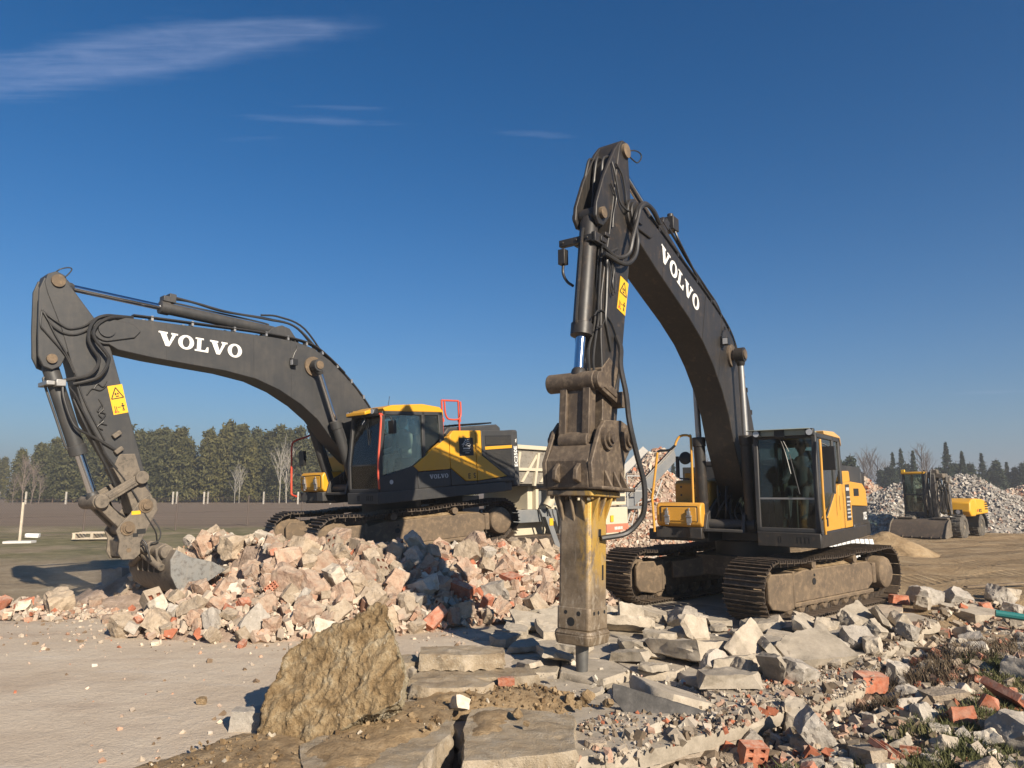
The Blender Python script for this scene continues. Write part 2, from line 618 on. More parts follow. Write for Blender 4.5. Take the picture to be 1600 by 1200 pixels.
# ------------------------------------------------------------------ excavators
def shoe_mesh(w):
    mb = MB()
    p = 0.192
    mb.bb(-p / 2, p / 2, -w / 2, w / 2, -0.012, 0.004)
    for x in (-p / 2 + 0.012, 0.0, p / 2 - 0.02):
        mb.prism([(x - 0.012, 0.004), (x + 0.014, 0.004), (x + 0.008, 0.044), (x - 0.006, 0.044)], -w / 2, w / 2)
    for y in (-0.09, 0.09):
        mb.bb(-p / 2 - 0.01, p / 2 - 0.01, y - 0.03, y + 0.03, -0.085, -0.012)
    return mb.mesh('track_shoe', M['track'], 30)


def track_path(n):
    """closed side outline of the track (x, z) sampled at n even steps, with outward normals"""
    pts = []
    xi, zi, ri = 1.92, 0.50, 0.44
    xs, zs, rs = -1.90, 0.53, 0.45
    for a in range(-95, 96, 8):
        pts.append((xi + ri * math.cos(rad(a)), zi + ri * math.sin(rad(a))))
    for x, z in ((1.5, 0.915), (1.1, 0.90), (0.75, 0.935), (0.35, 0.925), (0, 0.915), (-0.4, 0.93), (-0.75, 0.965), (-1.2, 0.945), (-1.6, 0.965)):
        pts.append((x, z))
    for a in range(92, 266, 8):
        pts.append((xs + rs * math.cos(rad(a)), zs + rs * math.sin(rad(a))))
    for x in (-1.5, -0.75, 0, 0.75, 1.5):
        pts.append((x, 0.062))
    P = [Vector(p) for p in pts]
    L = [0]
    for i in range(len(P)):
        L.append(L[-1] + (P[(i + 1) % len(P)] - P[i]).length)
    out = []
    for k in range(n):
        s = L[-1] * (k + 0.37) / n
        i = max(j for j in range(len(P)) if L[j] <= s)
        t = (s - L[i]) / (L[i + 1] - L[i])
        a, b = P[i], P[(i + 1) % len(P)]
        d = (P[(i + 2) % len(P)] - P[i - 1]).normalized()
        out.append((a.lerp(b, t), d))
    return out


def undercarriage(root, W, gauge=1.295):
    sm = shoe_mesh(W)
    path = track_path(50)
    for s in (1, -1):
        y0 = s * gauge
        # chain strip that the shoes are bolted to
        mb = MB()
        n = len(path)
        vs = []
        for p, d in path:
            nn = Vector((d.y, -d.x))
            q = p - nn * 0.075
            vs += [(q.x, y0 - 0.05, q.y), (q.x, y0 + 0.05, q.y)]
        mb.add(vs, [(2 * i, 2 * i + 1, 2 * ((i + 1) % n) + 1, 2 * ((i + 1) % n)) for i in range(n)])
        tr = mb.build('track', M['track'], root, smooth=40)
        for p, d in path:
            o = link('track_shoe', sm, tr)
            nx, nz = d.y, -d.x
            o.matrix_local = Matrix(((d.x, 0, nx, p.x), (0, 1, 0, y0), (d.y, 0, nz, p.y), (0, 0, 0, 1)))
        # side frame with its guards
        mb = MB()
        t = -s                                   # inner side direction
        mb.prism([(1.30, 0.27), (1.30, 0.70), (0.9, 0.76), (-1.35, 0.76), (-1.55, 0.66), (-1.55, 0.40), (-1.3, 0.27)], y0 - 0.2, y0 + 0.2)
        mb.prism([(1.96, 0.24), (2.05, 0.34), (2.05, 0.66), (1.96, 0.76), (1.33, 0.74), (1.33, 0.20), (1.55, 0.17)], y0 + s * 0.17, y0 + s * 0.235)
        mb.prism([(1.96, 0.24), (2.05, 0.34), (2.05, 0.66), (1.96, 0.76), (1.33, 0.74), (1.33, 0.20), (1.55, 0.17)], y0 - s * 0.235, y0 - s * 0.17)
        mb.bb(1.28, 1.34, y0 - 0.245, y0 + 0.245, 0.22, 0.77)
        mb.bb(-1.62, -1.5, y0 - 0.22, y0 + 0.22, 0.36, 0.72)
        mb.prism([(-1.5, 0.20), (1.25, 0.20), (1.25, 0.27), (-1.5, 0.27)], y0 + s * 0.15, y0 + s * 0.215)
        fr = mb.build('track_frame', M['muddy'], root, bevel=0.018)
        mb = MB()
        mb.cyl((0.62, y0 + s * 0.203, 0.56), (0.62, y0 + s * 0.21, 0.56), 0.055, n=16)
        mb.cyl((0.60, y0 + s * 0.203, 0.66), (0.60, y0 + s * 0.21, 0.66), 0.022, n=10)
        mb.build('grease_port', M['black'], fr)
        # settled soil on top of the frame
        mb = MB()
        rg = random.Random(7 + s)
        nx_, ny_ = 40, 6
        vs = []
        for i in range(nx_ + 1):
            for j in range(ny_ + 1):
                x = -1.35 + 2.4 * i / nx_
                y = y0 - 0.17 + 0.36 * j / ny_
                e = min(1, 4 * min(i, nx_ - i) / nx_) * min(1, 2.2 * min(j, ny_ - j) / ny_ + 0.12)
                z = 0.735 + e * (0.06 + 0.07 * noise.noise((x * 2.1, y * 3, s * 3.0)) + 0.03 * noise.noise((x * 9, y * 9, 1.0))) + 0.025
                vs.append((x, y, z))
        mb.add(vs, [(i * (ny_ + 1) + j, (i + 1) * (ny_ + 1) + j, (i + 1) * (ny_ + 1) + j + 1, i * (ny_ + 1) + j + 1) for i in range(nx_) for j in range(ny_)])
        o = mb.build('settled_soil', M['soil'], fr)
        o['kind'] = 'stuff'
        # idler, sprocket and drive hub
        mb = MB()
        mb.lathe((1.92, y0 - 0.11, 0.50), (0, 1, 0), [(0, 0.2), (0.03, 0.30), (0.04, 0.345), (0.085, 0.345), (0.09, 0.37), (0.13, 0.37), (0.135, 0.345), (0.18, 0.345), (0.19, 0.30), (0.22, 0.2)], 28)
        mb.build('idler_wheel', M['muddy'], root)
        mb = MB()
        k = 42
        prof = []
        for i in range(k):
            r = 0.385 if i % 2 else 0.335
            a = 2 * math.pi * i / k
            prof.append((-1.90 + r * math.cos(a), 0.53 + r * math.sin(a)))
        mb.prism(prof, y0 - 0.04, y0 + 0.04)
        mb.build('drive_sprocket', M['track'], root, smooth=20)
        mb = MB()
        a0 = y0 - s * 0.2
        mb.lathe((-1.90, a0, 0.53), (0, s, 0), [(0, 0.25), (0.12, 0.25), (0.17, 0.29), (0.42, 0.29), (0.47, 0.27), (0.50, 0.22), (0.51, 0.0)], 28)
        mb.build('drive_hub', M['muddy'], root)
        for i in range(8):
            x = -1.28 + 2.62 * i / 7
            mb = MB()
            mb.lathe((x, y0 - 0.17, 0.20), (0, 1, 0), [(0, 0.07), (0.01, 0.10), (0.05, 0.125), (0.07, 0.095), (0.27, 0.095), (0.29, 0.125), (0.33, 0.10), (0.34, 0.07)], 16)
            mb.bb(x - 0.07, x + 0.07, y0 - 0.2, y0 - 0.172, 0.19, 0.27)
            mb.bb(x - 0.07, x + 0.07, y0 + 0.172, y0 + 0.2, 0.19, 0.27)
            mb.build('track_roller', M['muddy'], root)
        for x in (0.72, -0.72):
            mb = MB()
            mb.lathe((x, y0 - 0.12, 0.845), (0, 1, 0), [(0, 0.05), (0.02, 0.08), (0.1, 0.065), (0.14, 0.065), (0.22, 0.08), (0.24, 0.05)], 16)
            mb.cyl((x, y0 + s * 0.1, 0.845), (x, y0 + s * 0.27, 0.845), 0.07, n=14)
            mb.bb(x - 0.05, x + 0.05, y0 - 0.06, y0 + 0.06, 0.72, 0.85)
            mb.build('carrier_roller', M['muddy'], root)
    # centre section with four arms
    mb = MB()
    mb.prism([(-0.75, -0.7), (-0.45, -0.95), (0.45, -0.95), (0.75, -0.7), (0.75, 0.7), (0.45, 0.95), (-0.45, 0.95), (-0.75, 0.7)], 0.50, 0.86, 'xy')
    for sx in (1, -1):
        for sy in (1, -1):
            a, b = Vector((sx * 0.45, sy * 0.6, 0)), Vector((sx * 1.0, sy * 1.12, 0))
            d = (b - a).normalized()
            nrm = Vector((-d.y, d.x, 0)) * 0.22
            vs = []
            for p, z0, z1 in ((a, 0.50, 0.84), (b, 0.42, 0.72)):
                vs += [p - nrm + Vector((0, 0, z0)), p + nrm + Vector((0, 0, z0)), p + nrm + Vector((0, 0, z1)), p - nrm + Vector((0, 0, z1))]
            mb.add(vs, [(0, 1, 2, 3), (4, 7, 6, 5), (0, 4, 5, 1), (1, 5, 6, 2), (2, 6, 7, 3), (3, 7, 4, 0)])
    mb.build('centre_frame', M['muddy'], root, bevel=0.02)
    mb = MB()
    mb.cyl((0, 0, 0.85), (0, 0, 1.12), 0.66, n=40)
    mb.build('slew_ring', M['deck'], root)


def cylinder(name, root, a, b, gland, rb, rr, mat, rodmat, rz, eye=0.1, ey=0.09, pipe=True):
    """hydraulic cylinder from base pin a to rod pin b; barrel ends at the fraction gland"""
    a, b = Vector(a), Vector(b)
    d = (b - a).normalized()
    g = a.lerp(b, gland)
    mb = MB()
    mb.cyl(a - Vector((0, ey, 0)), a + Vector((0, ey, 0)), eye, n=18)
    L = (g - a).length
    mb.lathe(a, d, [(eye * 0.4, rb * 0.8), (0.12, rb), (L - 0.16, rb), (L - 0.15, rb * 1.16), (L, rb * 1.16), (L + 0.01, rb * 0.9)], 20)
    if pipe:
        sd = d.cross(Vector((0, 1, 0))).normalized()
        o1 = sd * (rb * 1.25)
        mb.tube([a + d * 0.25 + o1 * 0.7, a + d * 0.32 + o1, a + d * (L * 0.6) + o1, g - d * 0.22 + o1, g - d * 0.1 + o1 * 0.8], rb * 0.16, 6)
    o = mb.build(name, mat, root, rz=rz)
    mb = MB()
    mb.cyl(g - d * 0.05, b - d * eye * 0.7, rr, n=18)
    mb.build('piston_rod', rodmat, o)
    mb = MB()
    mb.cyl(b - Vector((0, ey, 0)), b + Vector((0, ey, 0)), eye, n=18)
    mb.lathe(b - d * (eye + 0.07), d, [(0, rr * 1.05), (0.03, rr * 1.35), (eye, rr * 1.5)], 16)
    mb.build('rod_eye', mat, o)
    return o


def hoses(root, rz, paths, mat, r=0.02):
    for h in paths:
        rr = r
        if isinstance(h[0], (int, float)):
            rr, h = h[0], h[1]
        MB().tube(h, rr, 8).build('hydraulic_hose', mat, root, rz=rz)


BOOM = [(5.85, 4.02), (5.3, 3.93), (4.62, 3.85), (4.0, 3.78), (3.39, 3.66), (2.9, 3.47), (2.43, 3.2), (2.05, 2.9), (1.69, 2.46), (1.2, 2.0), (0.62, 1.66),
        (0.45, 1.62), (0.28, 1.60), (0.1, 1.68), (0.02, 1.85), (0.06, 2.08), (0.35, 2.65), (0.76, 3.2), (1.05, 3.55), (1.33, 3.82), (1.7, 4.13), (2.1, 4.36), (2.5, 4.46), (2.97, 4.5),
        (3.8, 4.53), (4.62, 4.55), (5.3, 4.57), (5.85, 4.58)]
BTIP = (6.04, 4.34)
FOOT = (0.3, 1.9)


def disc_pts(c, r, a0, a1, n):
    return [(c[0] + r * math.cos(rad(a0 + (a1 - a0) * i / n)), c[1] + r * math.sin(rad(a0 + (a1 - a0) * i / n))) for i in range(n + 1)]


def excavator(cfg):
    root = thing('crawler_excavator', cfg['label'], 'excavator', cfg['loc'], (0, cfg['pitch'], cfg['head']))
    rz = cfg['slew']
    old = cfg['old']
    P = M['grey_worn'] if old else M['grey']
    Y = M['yellow_old'] if old else M['yellow']
    RAIL = M['yellow_old'] if old else M['red']
    undercarriage(root, 0.70 if old else 0.60)

    # ---- boom transform (the two booms share one outline)
    ba, bs = cfg['boom_rot'], cfg['boom_scale']

    def B(p):
        x, z = (p[0] - FOOT[0]) * bs, (p[1] - FOOT[1]) * bs
        return (FOOT[0] + x * math.cos(ba) - z * math.sin(ba), FOOT[1] + x * math.sin(ba) + z * math.cos(ba))
    aa = cfg['arm_rot']
    tip = B(BTIP)

    def A(p):
        x, z = p[0] - BTIP[0], p[1] - BTIP[1]
        if x > 0:
            x *= cfg['arm_depth']
        if z < 0:
            x, z = x * cfg['arm_stretch'], z * cfg['arm_stretch']
        return (tip[0] + x * math.cos(aa) - z * math.sin(aa), tip[1] + x * math.sin(aa) + z * math.cos(aa))

    def B3(p, y):
        q = B(p)
        return (q[0], y, q[1])

    def A3(p, y):
        q = A(p)
        return (q[0], y, q[1])

    # ---- boom
    mb = MB()
    tip_arc = disc_pts(BTIP, 0.245, 100, -102, 12)
    mb.prism([B(p) for p in BOOM + tip_arc], -0.25, 0.25)
    # welded lips along the bottom, cover plates at the tip
    for s in (1, -1):
        mb.prism([B(p) for p in disc_pts(BTIP, 0.2, -110, 110, 12) + [(5.6, 4.46), (5.5, 4.36), (5.6, 4.24)]], s * 0.25, s * 0.285)
    boom = mb.build('boom', P, root, bevel=0.012, rz=rz)
    for s in (1, -1):
        MB().cyl(B3(BTIP, s * 0.28), B3(BTIP, s * 0.32), 0.13, n=20).build('pivot_pin', P, boom)
    for x, z0, z1 in ((5.05, 3.905, 4.558), (3.42, 3.68, 4.512), (2.62, 3.34, 4.475)):
        a, b = B((x, z0)), B((x, z1))
        dxn = Vector((b[0] - a[0], b[1] - a[1])).normalized() * 0.0
        w = 0.012
        mb = MB()
        mb.add([(a[0] - w, 0.254, a[1]), (a[0] + w, 0.254, a[1]), (b[0] + w, 0.254, b[1]), (b[0] - w, 0.254, b[1]),
                (a[0] - w, 0.24, a[1]), (a[0] + w, 0.24, a[1]), (b[0] + w, 0.24, b[1]), (b[0] - w, 0.24, b[1])], [(0, 1, 2, 3), (0, 4, 5, 1), (1, 5, 6, 2), (2, 6, 7, 3), (3, 7, 4, 0)])
        mb.build('weld_seam', P, boom)
    # lettering along the boom's near side
    v0, v1 = B3((5.22, 4.165), 0.2535), B3((3.72, 4.04), 0.2535)
    xd = Vector(v1) - Vector(v0)
    up = Vector((-xd.z, 0, xd.x))
    if up.z < 0:
        up = -up
    lettering('VOLVO', 0.245, face_matrix(v0, xd, up), M['white'], boom, stretch=xd.length / (0.245 * 6.4))
    # work lamp bracket on the boom side
    mb = MB()
    lp = Vector(B3((2.62, 4.02), 0.30))
    mb.bb(lp.x - 0.04, lp.x + 0.04, 0.25, 0.29, lp.z - 0.09, lp.z + 0.09)
    mb.bb(lp.x - 0.06, lp.x + 0.05, 0.29, 0.39, lp.z - 0.06, lp.z + 0.06)
    mb.tube([(lp.x, 0.27, lp.z + 0.05), (lp.x - 0.06, 0.275, lp.z + 0.2), B3((2.5, 4.33), 0.27), B3((2.5, 4.5), 0.2)], 0.01, 6)
    wl_ = mb.build('work_lamp', M['rubber'], boom)
    MB().bb(lp.x + 0.05, lp.x + 0.056, 0.30, 0.38, lp.z - 0.05, lp.z + 0.05).build('lamp_lens', M['lens'], wl_)
    # ---- boom cylinders either side
    bp = B((2.13, 3.98))
    for s in (1, -1):
        cylinder('boom_cylinder', root, (1.28, s * 0.42, 1.45), (bp[0], s * 0.42, bp[1]), 0.55 if not old else 0.52, 0.1, 0.052, P, M['chrome'] if not old else M['fitting'], rz, eye=0.125, ey=0.08)
    MB().cyl((bp[0], -0.52, bp[1]), (bp[0], 0.52, bp[1]), 0.085, n=18).cyl((bp[0], 0.25, bp[1]), (bp[0], 0.29, bp[1]), 0.2, n=24).build('boom_cylinder_pin', M['iron'] if old else M['muddy'], boom)
    # ---- arm cylinder on top
    rodp = A((6.62, 5.04))
    basep = B((2.75, 4.66))
    cylinder('arm_cylinder', root, (basep[0], 0, basep[1]), (rodp[0], 0, rodp[1]), 0.60, 0.105, 0.058, P, M['chrome'], rz, eye=0.11, ey=0.08)
    mb = MB()
    q = [B(p) for p in ((2.35, 4.44), (3.2, 4.5), (2.95, 4.72), (2.75, 4.79), (2.58, 4.74))]
    for y in (-0.15, 0.11):
        mb.prism(q, y, y + 0.04)
    mb.build('arm_cylinder_bracket', P, boom, bevel=0.008)
    g = Vector((basep[0], 0, basep[1])).lerp(Vector((rodp[0], 0, rodp[1])), 0.585)
    dd = (Vector((rodp[0], 0, rodp[1])) - Vector((basep[0], 0, basep[1]))).normalized()
    nn = Vector((-dd.z, 0, dd.x))
    if nn.z < 0:
        nn = -nn
    mb = MB()
    for t_, h_ in ((-0.12, 0.16), (-0.02, 0.1)):
        c = g + dd * t_ + nn * (0.11 + h_ / 2)
        mb.T = face_matrix(c, dd, nn)
        mb.bb(-0.06, 0.06, -h_ / 2, h_ / 2, -0.09, 0.09)
    mb.T = None
    mb.build('port_block', P, root, bevel=0.008, rz=rz)
    bpt = Vector((basep[0], 0, basep[1]))
    hoses(root, rz, [(0.022, [g + nn * 0.22 - dd * 0.1 + Vector((0, 0.05, 0)), g + nn * 0.2 - dd * 0.6 + Vector((0, 0.06, 0)), g.lerp(bpt, 0.5) + nn * 0.17 + Vector((0, 0.07, 0)), bpt + nn * 0.2 + dd * 0.3 + Vector((0, .08, 0)), bpt + nn * 0.16 - dd * 0.35 + Vector((0, .1, 0)), B3((1.75, 4.2), 0.12), B3((1.2, 3.72), 0.12)]),
                     (0.022, [g + nn * 0.2 - dd * 0.06 + Vector((0, -0.05, 0)), g + nn * 0.24 - dd * 0.5 + Vector((0, -0.06, 0)), g.lerp(bpt, 0.5) + nn * 0.2 + Vector((0, -0.07, 0)), bpt + nn * 0.26 + dd * 0.2 + Vector((0, -.08, 0)), bpt + nn * 0.2 - dd * 0.5 + Vector((0, -.1, 0)), B3((1.6, 4.12), -0.1), B3((1.1, 3.62), -0.1)]),
                     (0.02, [bpt + nn * 0.28 + dd * 0.4, bpt + nn * 0.33, bpt + nn * 0.2 - dd * 0.6, B3((1.5, 4.03), 0.0)])], M['hose'])
    # pipes clipped along the boom's top edge and down to the foot
    top = [(5.6, 4.64), (5.0, 4.63), (4.2, 4.61), (3.4, 4.59), (2.9, 4.56), (2.45, 4.52), (2.05, 4.42), (1.7, 4.2), (1.33, 3.9), (1.0, 3.58), (0.72, 3.24), (0.4, 2.75), (0.15, 2.3)]
    hoses(root, rz, [(0.02, [B3(p, y) for p in top]) for y in (0.2, 0.15, -0.15, -0.2)] + [(0.016, [B3(p, y) for p in top[:9]]) for y in (0.24,)], M['hose'])
    for i in range(0, len(top) - 1):
        q = B(((top[i][0] + top[i + 1][0]) / 2, (top[i][1] + top[i + 1][1]) / 2 - 0.01))
        for y0_, y1_ in ((0.12, 0.25), (-0.23, -0.12)):
            MB().bb(q[0] - 0.02, q[0] + 0.02, y0_, y1_, q[1] - 0.05, q[1] + 0.035).build('pipe_clamp', M['fitting'] if not old else P, boom)

    # ---- arm
    mb = MB()
    outline = [(6.41, 4.83), (6.2, 4.54), (5.98, 4.15), (5.92, 3.98), (5.67, 3.03), (5.52, 2.45), (5.30, 1.6), (5.27, 1.42), (5.33, 1.3), (5.44, 1.26), (5.55, 1.32), (5.64, 1.62),
               (5.87, 2.07), (6.06, 2.41), (6.3, 2.85), (6.42, 3.3), (6.5, 3.7), (6.66, 4.3), (6.86, 4.85), (6.90, 5.02), (6.86, 5.16), (6.74, 5.22), (6.62, 5.17), (6.55, 5.02)]
    mb.prism([A(p) for p in outline], -0.19, 0.19)
    for s in (1, -1):
        mb.prism([A(p) for p in ((6.9, 5.1), (6.97, 4.9), (6.98, 4.3), (6.97, 3.85), (6.9, 3.69), (6.78, 3.64), (6.66, 3.7), (6.45, 4.2), (6.4, 4.75))], s * 0.125, s * 0.175)
    arm = mb.build('arm', P, root, bevel=0.012, rz=rz)
    MB().cyl(A3((6.79, 3.81), -0.22), A3((6.79, 3.81), 0.22), 0.075, n=18).build('arm_pin', M['muddy'], arm)
    MB().cyl(A3((6.72, 5.06), -0.23), A3((6.72, 5.06), 0.23), 0.1, n=18).build('arm_pin', M['muddy'], arm)
    low = MB()
    outl = [(5.56, 2.3), (5.40, 1.75), (5.29, 1.6), (5.25, 1.42), (5.33, 1.27), (5.45, 1.24), (5.58, 1.32), (5.68, 1.65), (5.9, 2.08), (5.8, 2.3)]
    low.prism([A(p) for p in outl], -0.197, 0.197)
    low.build('arm_end_guard', M['dusty_steel'] if not old else M['iron'], arm, bevel=0.01)
    # yellow warning plate
    c0 = A3((5.83, 3.20), 0.1935)
    ax = Vector(A3((5.98, 3.26), 0.1935)) - Vector(A3((5.83, 3.2), 0.1935))
    ddn = (Vector(A3((5.42, 1.43), 0)) - Vector(A3(BTIP, 0))).normalized()
    Mx = face_matrix(c0, Vector((ddn.z, 0, -ddn.x)) if (ddn.z < 0) else Vector((-ddn.z, 0, ddn.x)), -ddn)
    warn(arm, Mx)
    # ---- bucket cylinder and links
    link_arm, link_rod = A((5.49, 1.90)), cfg['link_rod']
    cp = A((6.79, 3.81))
    cylinder('bucket_cylinder', root, (cp[0], 0, cp[1]), (link_rod[0], 0, link_rod[1]), cfg['bc_gland'], 0.118, 0.066, P, M['chrome'], rz, eye=0.1, ey=0.1)
    LK = M['dusty_steel'] if not old else M['iron']
    mb = MB()
    la, lr = Vector((link_arm[0], 0, link_arm[1])), Vector((link_rod[0], 0, link_rod[1]))
    d = (lr - la).normalized()
    up2 = Vector((-d.z, 0, d.x))
    for s in (1, -1):
        mb.T = face_matrix(la + Vector((0, s * 0.25, 0)), d, up2)
        L_ = (lr - la).length
        mb.bb(-0.02, L_ + 0.02, -0.075, 0.075, -0.035, 0.035)
        mb.bb(0.12, L_ - 0.12, -0.03, 0.03, -0.05, 0.05)
    mb.T = None
    for c in (la, lr):
        mb.cyl(c - Vector((0, 0.33, 0)), c + Vector((0, 0.33, 0)), 0.105, n=20)
    mb.build('side_link', LK, root, bevel=0.008, rz=rz)
    hp = Vector((cfg['h_pin'][0], 0, cfg['h_pin'][1]))
    d = (hp - lr).normalized()
    L_ = (hp - lr).length
    mb = MB()
    mb.T = face_matrix(lr, d, Vector((0, 1, 0)))
    for s in (1, -1):
        mb.bb(-0.03, L_ + 0.03, s * 0.16 - 0.05, s * 0.16 + 0.05, -0.075, 0.075)
    mb.bb(0.1, L_ * 0.9, -0.12, 0.12, -0.035, 0.035)
    mb.T = None
    mb.cyl(hp - Vector((0, 0.2, 0)), hp + Vector((0, 0.2, 0)), 0.11, n=20)
    mb.cyl(lr - Vector((0, 0.4, 0)), lr + Vector((0, 0.26, 0)), 0.12, n=20)
    mb.build('h_link', LK, root, bevel=0.01, rz=rz)

    cfg['A'], cfg['A3'], cfg['B'], cfg['B3'] = A, A3, B, B3
    upper(root, cfg, P, Y, RAIL, rz, old)
    return root, arm, boom


def warn(parent, Mx, k=1.0):
    """yellow warning plate with a triangle sign and a small pictogram; x right, y up"""
    mb = MB()
    mb.T = Mx
    mb.bb(-0.115 * k, 0.115 * k, -0.24 * k, 0.24 * k, -0.002, 0.003)
    o = mb.build('warning_plate', M['decal'], parent)
    mb = MB()
    mb.T = Mx
    t = [(-0.095, 0.02), (0.095, 0.02), (0.0, 0.2)]
    for i in range(3):
        a, b = Vector(t[i]), Vector(t[(i + 1) % 3])
        n_ = Vector((-(b - a).y, (b - a).x)).normalized() * 0.008
        q = [a - n_, b - n_, b + n_, a + n_]
        mb.add([(p.x * k, p.y * k, z) for z in (0.003, 0.0055) for p in q], [(4, 5, 6, 7), (0, 1, 5, 4), (1, 2, 6, 5), (2, 3, 7, 6), (3, 0, 4, 7)])
    for (x0, x1, y0, y1) in ((-0.03, -0.005, 0.075, 0.11), (0.008, 0.03, 0.08, 0.11), (-0.02, 0.03, 0.045, 0.062), (0.045, 0.062, -0.17, -0.1), (0.028, 0.08, -0.125, -0.105), (0.042, 0.066, -0.095, -0.072), (0.038, 0.05, -0.2, -0.165), (0.058, 0.07, -0.2, -0.165), (-0.03, 0.02, -0.135, -0.125), (-0.08, -0.07, -0.19, -0.1), (-0.055, -0.045, -0.19, -0.11)):
        mb.bb(x0 * k, x1 * k, y0 * k, y1 * k, 0.003, 0.005)
    mb.build('warning_pictogram', M['black'], o)
    mb = MB()
    mb.T = Mx
    mb.bb(-0.09 * k, -0.06 * k, -0.215 * k, -0.185 * k, 0.003, 0.005)
    mb.bb(-0.05 * k, -0.02 * k, -0.215 * k, -0.195 * k, 0.003, 0.005)
    mb.build('warning_mark', M['redprint'], o)
def upper(root, cfg, P, Y, RAIL, rz, old):
    SY = 1.555
    D = M['deck']
    z0 = 1.14
    # ---- revolving deck
    mb = MB()
    mb.prism([(1.55, 0.62), (1.55, 1.53), (1.5, 1.56), (-2.1, 1.56), (-2.45, 1.5), (-2.45, -1.5), (1.25, -1.5), (1.25, -0.35), (0.75, -0.3), (0.75, 0.45)], z0, z0 + 0.2, 'xy')
    deck = mb.build('upper_deck', D, root, bevel=0.02, rz=rz)
    mb = MB()
    mb.bb(1.55, 1.64, 0.62, 1.6, z0 + 0.0, z0 + 0.225)
    mb.prism([(1.64, 1.56), (1.60, 1.61), (-2.1, 1.61), (-2.1, 1.56)], z0, z0 + 0.225, 'xy')
    mb.build('deck_skirt', P if old else M['grey'], deck, bevel=0.012)
    mb = MB()
    for yy in (0.98, 1.28, 1.40):
        w = 0.025 if yy < 1.1 else 0.035
        mb.bb(1.638, 1.646, yy - w, yy - w + 0.012, z0 + 0.07, z0 + 0.16)
        mb.bb(1.638, 1.646, yy + w - 0.012, yy + w, z0 + 0.07, z0 + 0.16)
        mb.bb(1.638, 1.646, yy - w, yy + w, z0 + 0.155, z0 + 0.167)
    mb.build('skirt_bracket', M['black'], deck)
    # boom foot brackets
    mb = MB()
    for s in (1, -1):
        mb.prism([(-0.5, 1.33), (1.5, 1.33), (1.4, 1.62), (0.55, 2.02), (0.3, 2.15), (0.0, 2.05), (-0.25, 1.7)], s * 0.30, s * 0.36)
    mb.cyl((0.3, -0.4, 1.9), (0.3, 0.4, 1.9), 0.1, n=18)
    mb.cyl((1.28, -0.52, 1.45), (1.28, 0.52, 1.45), 0.09, n=16)
    mb.bb(1.05, 1.5, -0.33, 0.33, 1.33, 1.38)
    mb.build('boom_foot_bracket', D, deck, bevel=0.01)
    hs = []
    rg = random.Random(11)
    for i in range(9):
        y = -0.24 + 0.06 * i
        j = lambda a: rg.uniform(-a, a)
        hs.append((rg.choice((0.018, 0.022, 0.027)), [(0.5, y + j(.05), 2.1 + j(.25)), (0.9 + j(.12), y + j(.1), 1.95 + j(.25)), (1.1 + j(.15), y * 1.2 + j(.08), 1.65 + j(.15)), (1.0 + j(.1), y * 1.3 + j(.08), 1.42), (0.6, y, 1.36)]))
    hoses(root, rz, hs, M['hose'])
    # ---- engine bay, counterweight
    mb = MB()
    mb.bb(-2.42, -0.34, -1.46, 1.50, 1.34, 2.5)
    mb.build('engine_bay', D, root, rz=rz)
    mb = MB()
    arc = [(-2.46, 1.50), (-2.62, 1.53), (-2.74, 1.49), (-2.80, 1.40)] + [(-2.80 - 0.22 * math.cos(rad(a)), 1.35 * math.sin(rad(a))) for a in range(78, -79, -12)] + [(-2.80, -1.40), (-2.62, -1.5), (-2.46, -1.5)]
    mb.prism(arc, 1.22, 2.42 if old else 2.58, 'xy')
    cw = mb.build('counterweight', P, root, bevel=0.05, seg=3, rz=rz)
    if old:
        MB().prism([(-1.0, 1.61), (-2.47, 1.56), (-2.62, 1.585), (-2.78, 1.54), (-2.86, 1.44), (-2.7, 1.3), (-1.0, 1.3)], 1.14, 1.42, 'xy').build('bumper', P, cw, bevel=0.03)
    # hood
    mb = MB()
    if old:
        mb.bb(-2.3, -0.5, -1.2, 1.2, 2.5, 2.62)
    else:
        mb.prism([(-0.55, 2.5), (-0.7, 2.66), (-2.35, 2.735), (-2.48, 2.66), (-2.48, 2.5)], -1.1, 1.2)
    hood = mb.build('engine_hood', P, root, bevel=0.04, seg=3, rz=rz)
    if not old:
        mb = MB()
        for i in range(26):
            x = -1.05 - 0.048 * i
            mb.bb(x, x + 0.024, 0.6, 1.12, 2.70 + 0.0023 * i, 2.712 + 0.0022 * i + 0.025)
        mb.build('hood_ribs', M['black'], hood)
    # ---- side panels (near side)
    t0, t1 = 1.50, (1.556 if old else 1.614)

    def panel(name, poly, mat, a=t0, b=t1, bev=0.012, parent=root, r=rz):
        return MB().prism(poly, a, b).build(name, mat, parent, bevel=bev, rz=r)
    if not old:
        panel('yellow_side_panel', [(0.57, 1.725), (0.71, 1.84), (-0.325, 2.45), (-0.325, 1.735)], Y)
        panel('lower_side_panel', [(0.60, 1.375), (0.60, 1.71), (-0.325, 1.72), (-0.325, 1.375)], M['grey'])
        pd = panel('yellow_service_door', [(-0.345, 2.46), (-0.47, 2.56), (-1.145, 2.56), (-1.145, 1.44), (-0.80, 1.45), (-0.345, 1.76)], Y)
        panel('lower_service_panel', [(-0.345, 1.375), (-0.345, 1.745), (-0.78, 1.44), (-1.145, 1.43), (-1.145, 1.375)], M['grey'])
        panel('yellow_wedge_panel', [(-1.165, 2.56), (-1.335, 2.56), (-1.335, 2.0), (-2.16, 1.49), (-1.165, 1.44)], Y)
        gp = panel('rear_grille_door', [(-1.35, 2.56), (-2.45, 2.56), (-2.45, 1.44), (-2.19, 1.47), (-1.35, 1.99)], M['grey'])
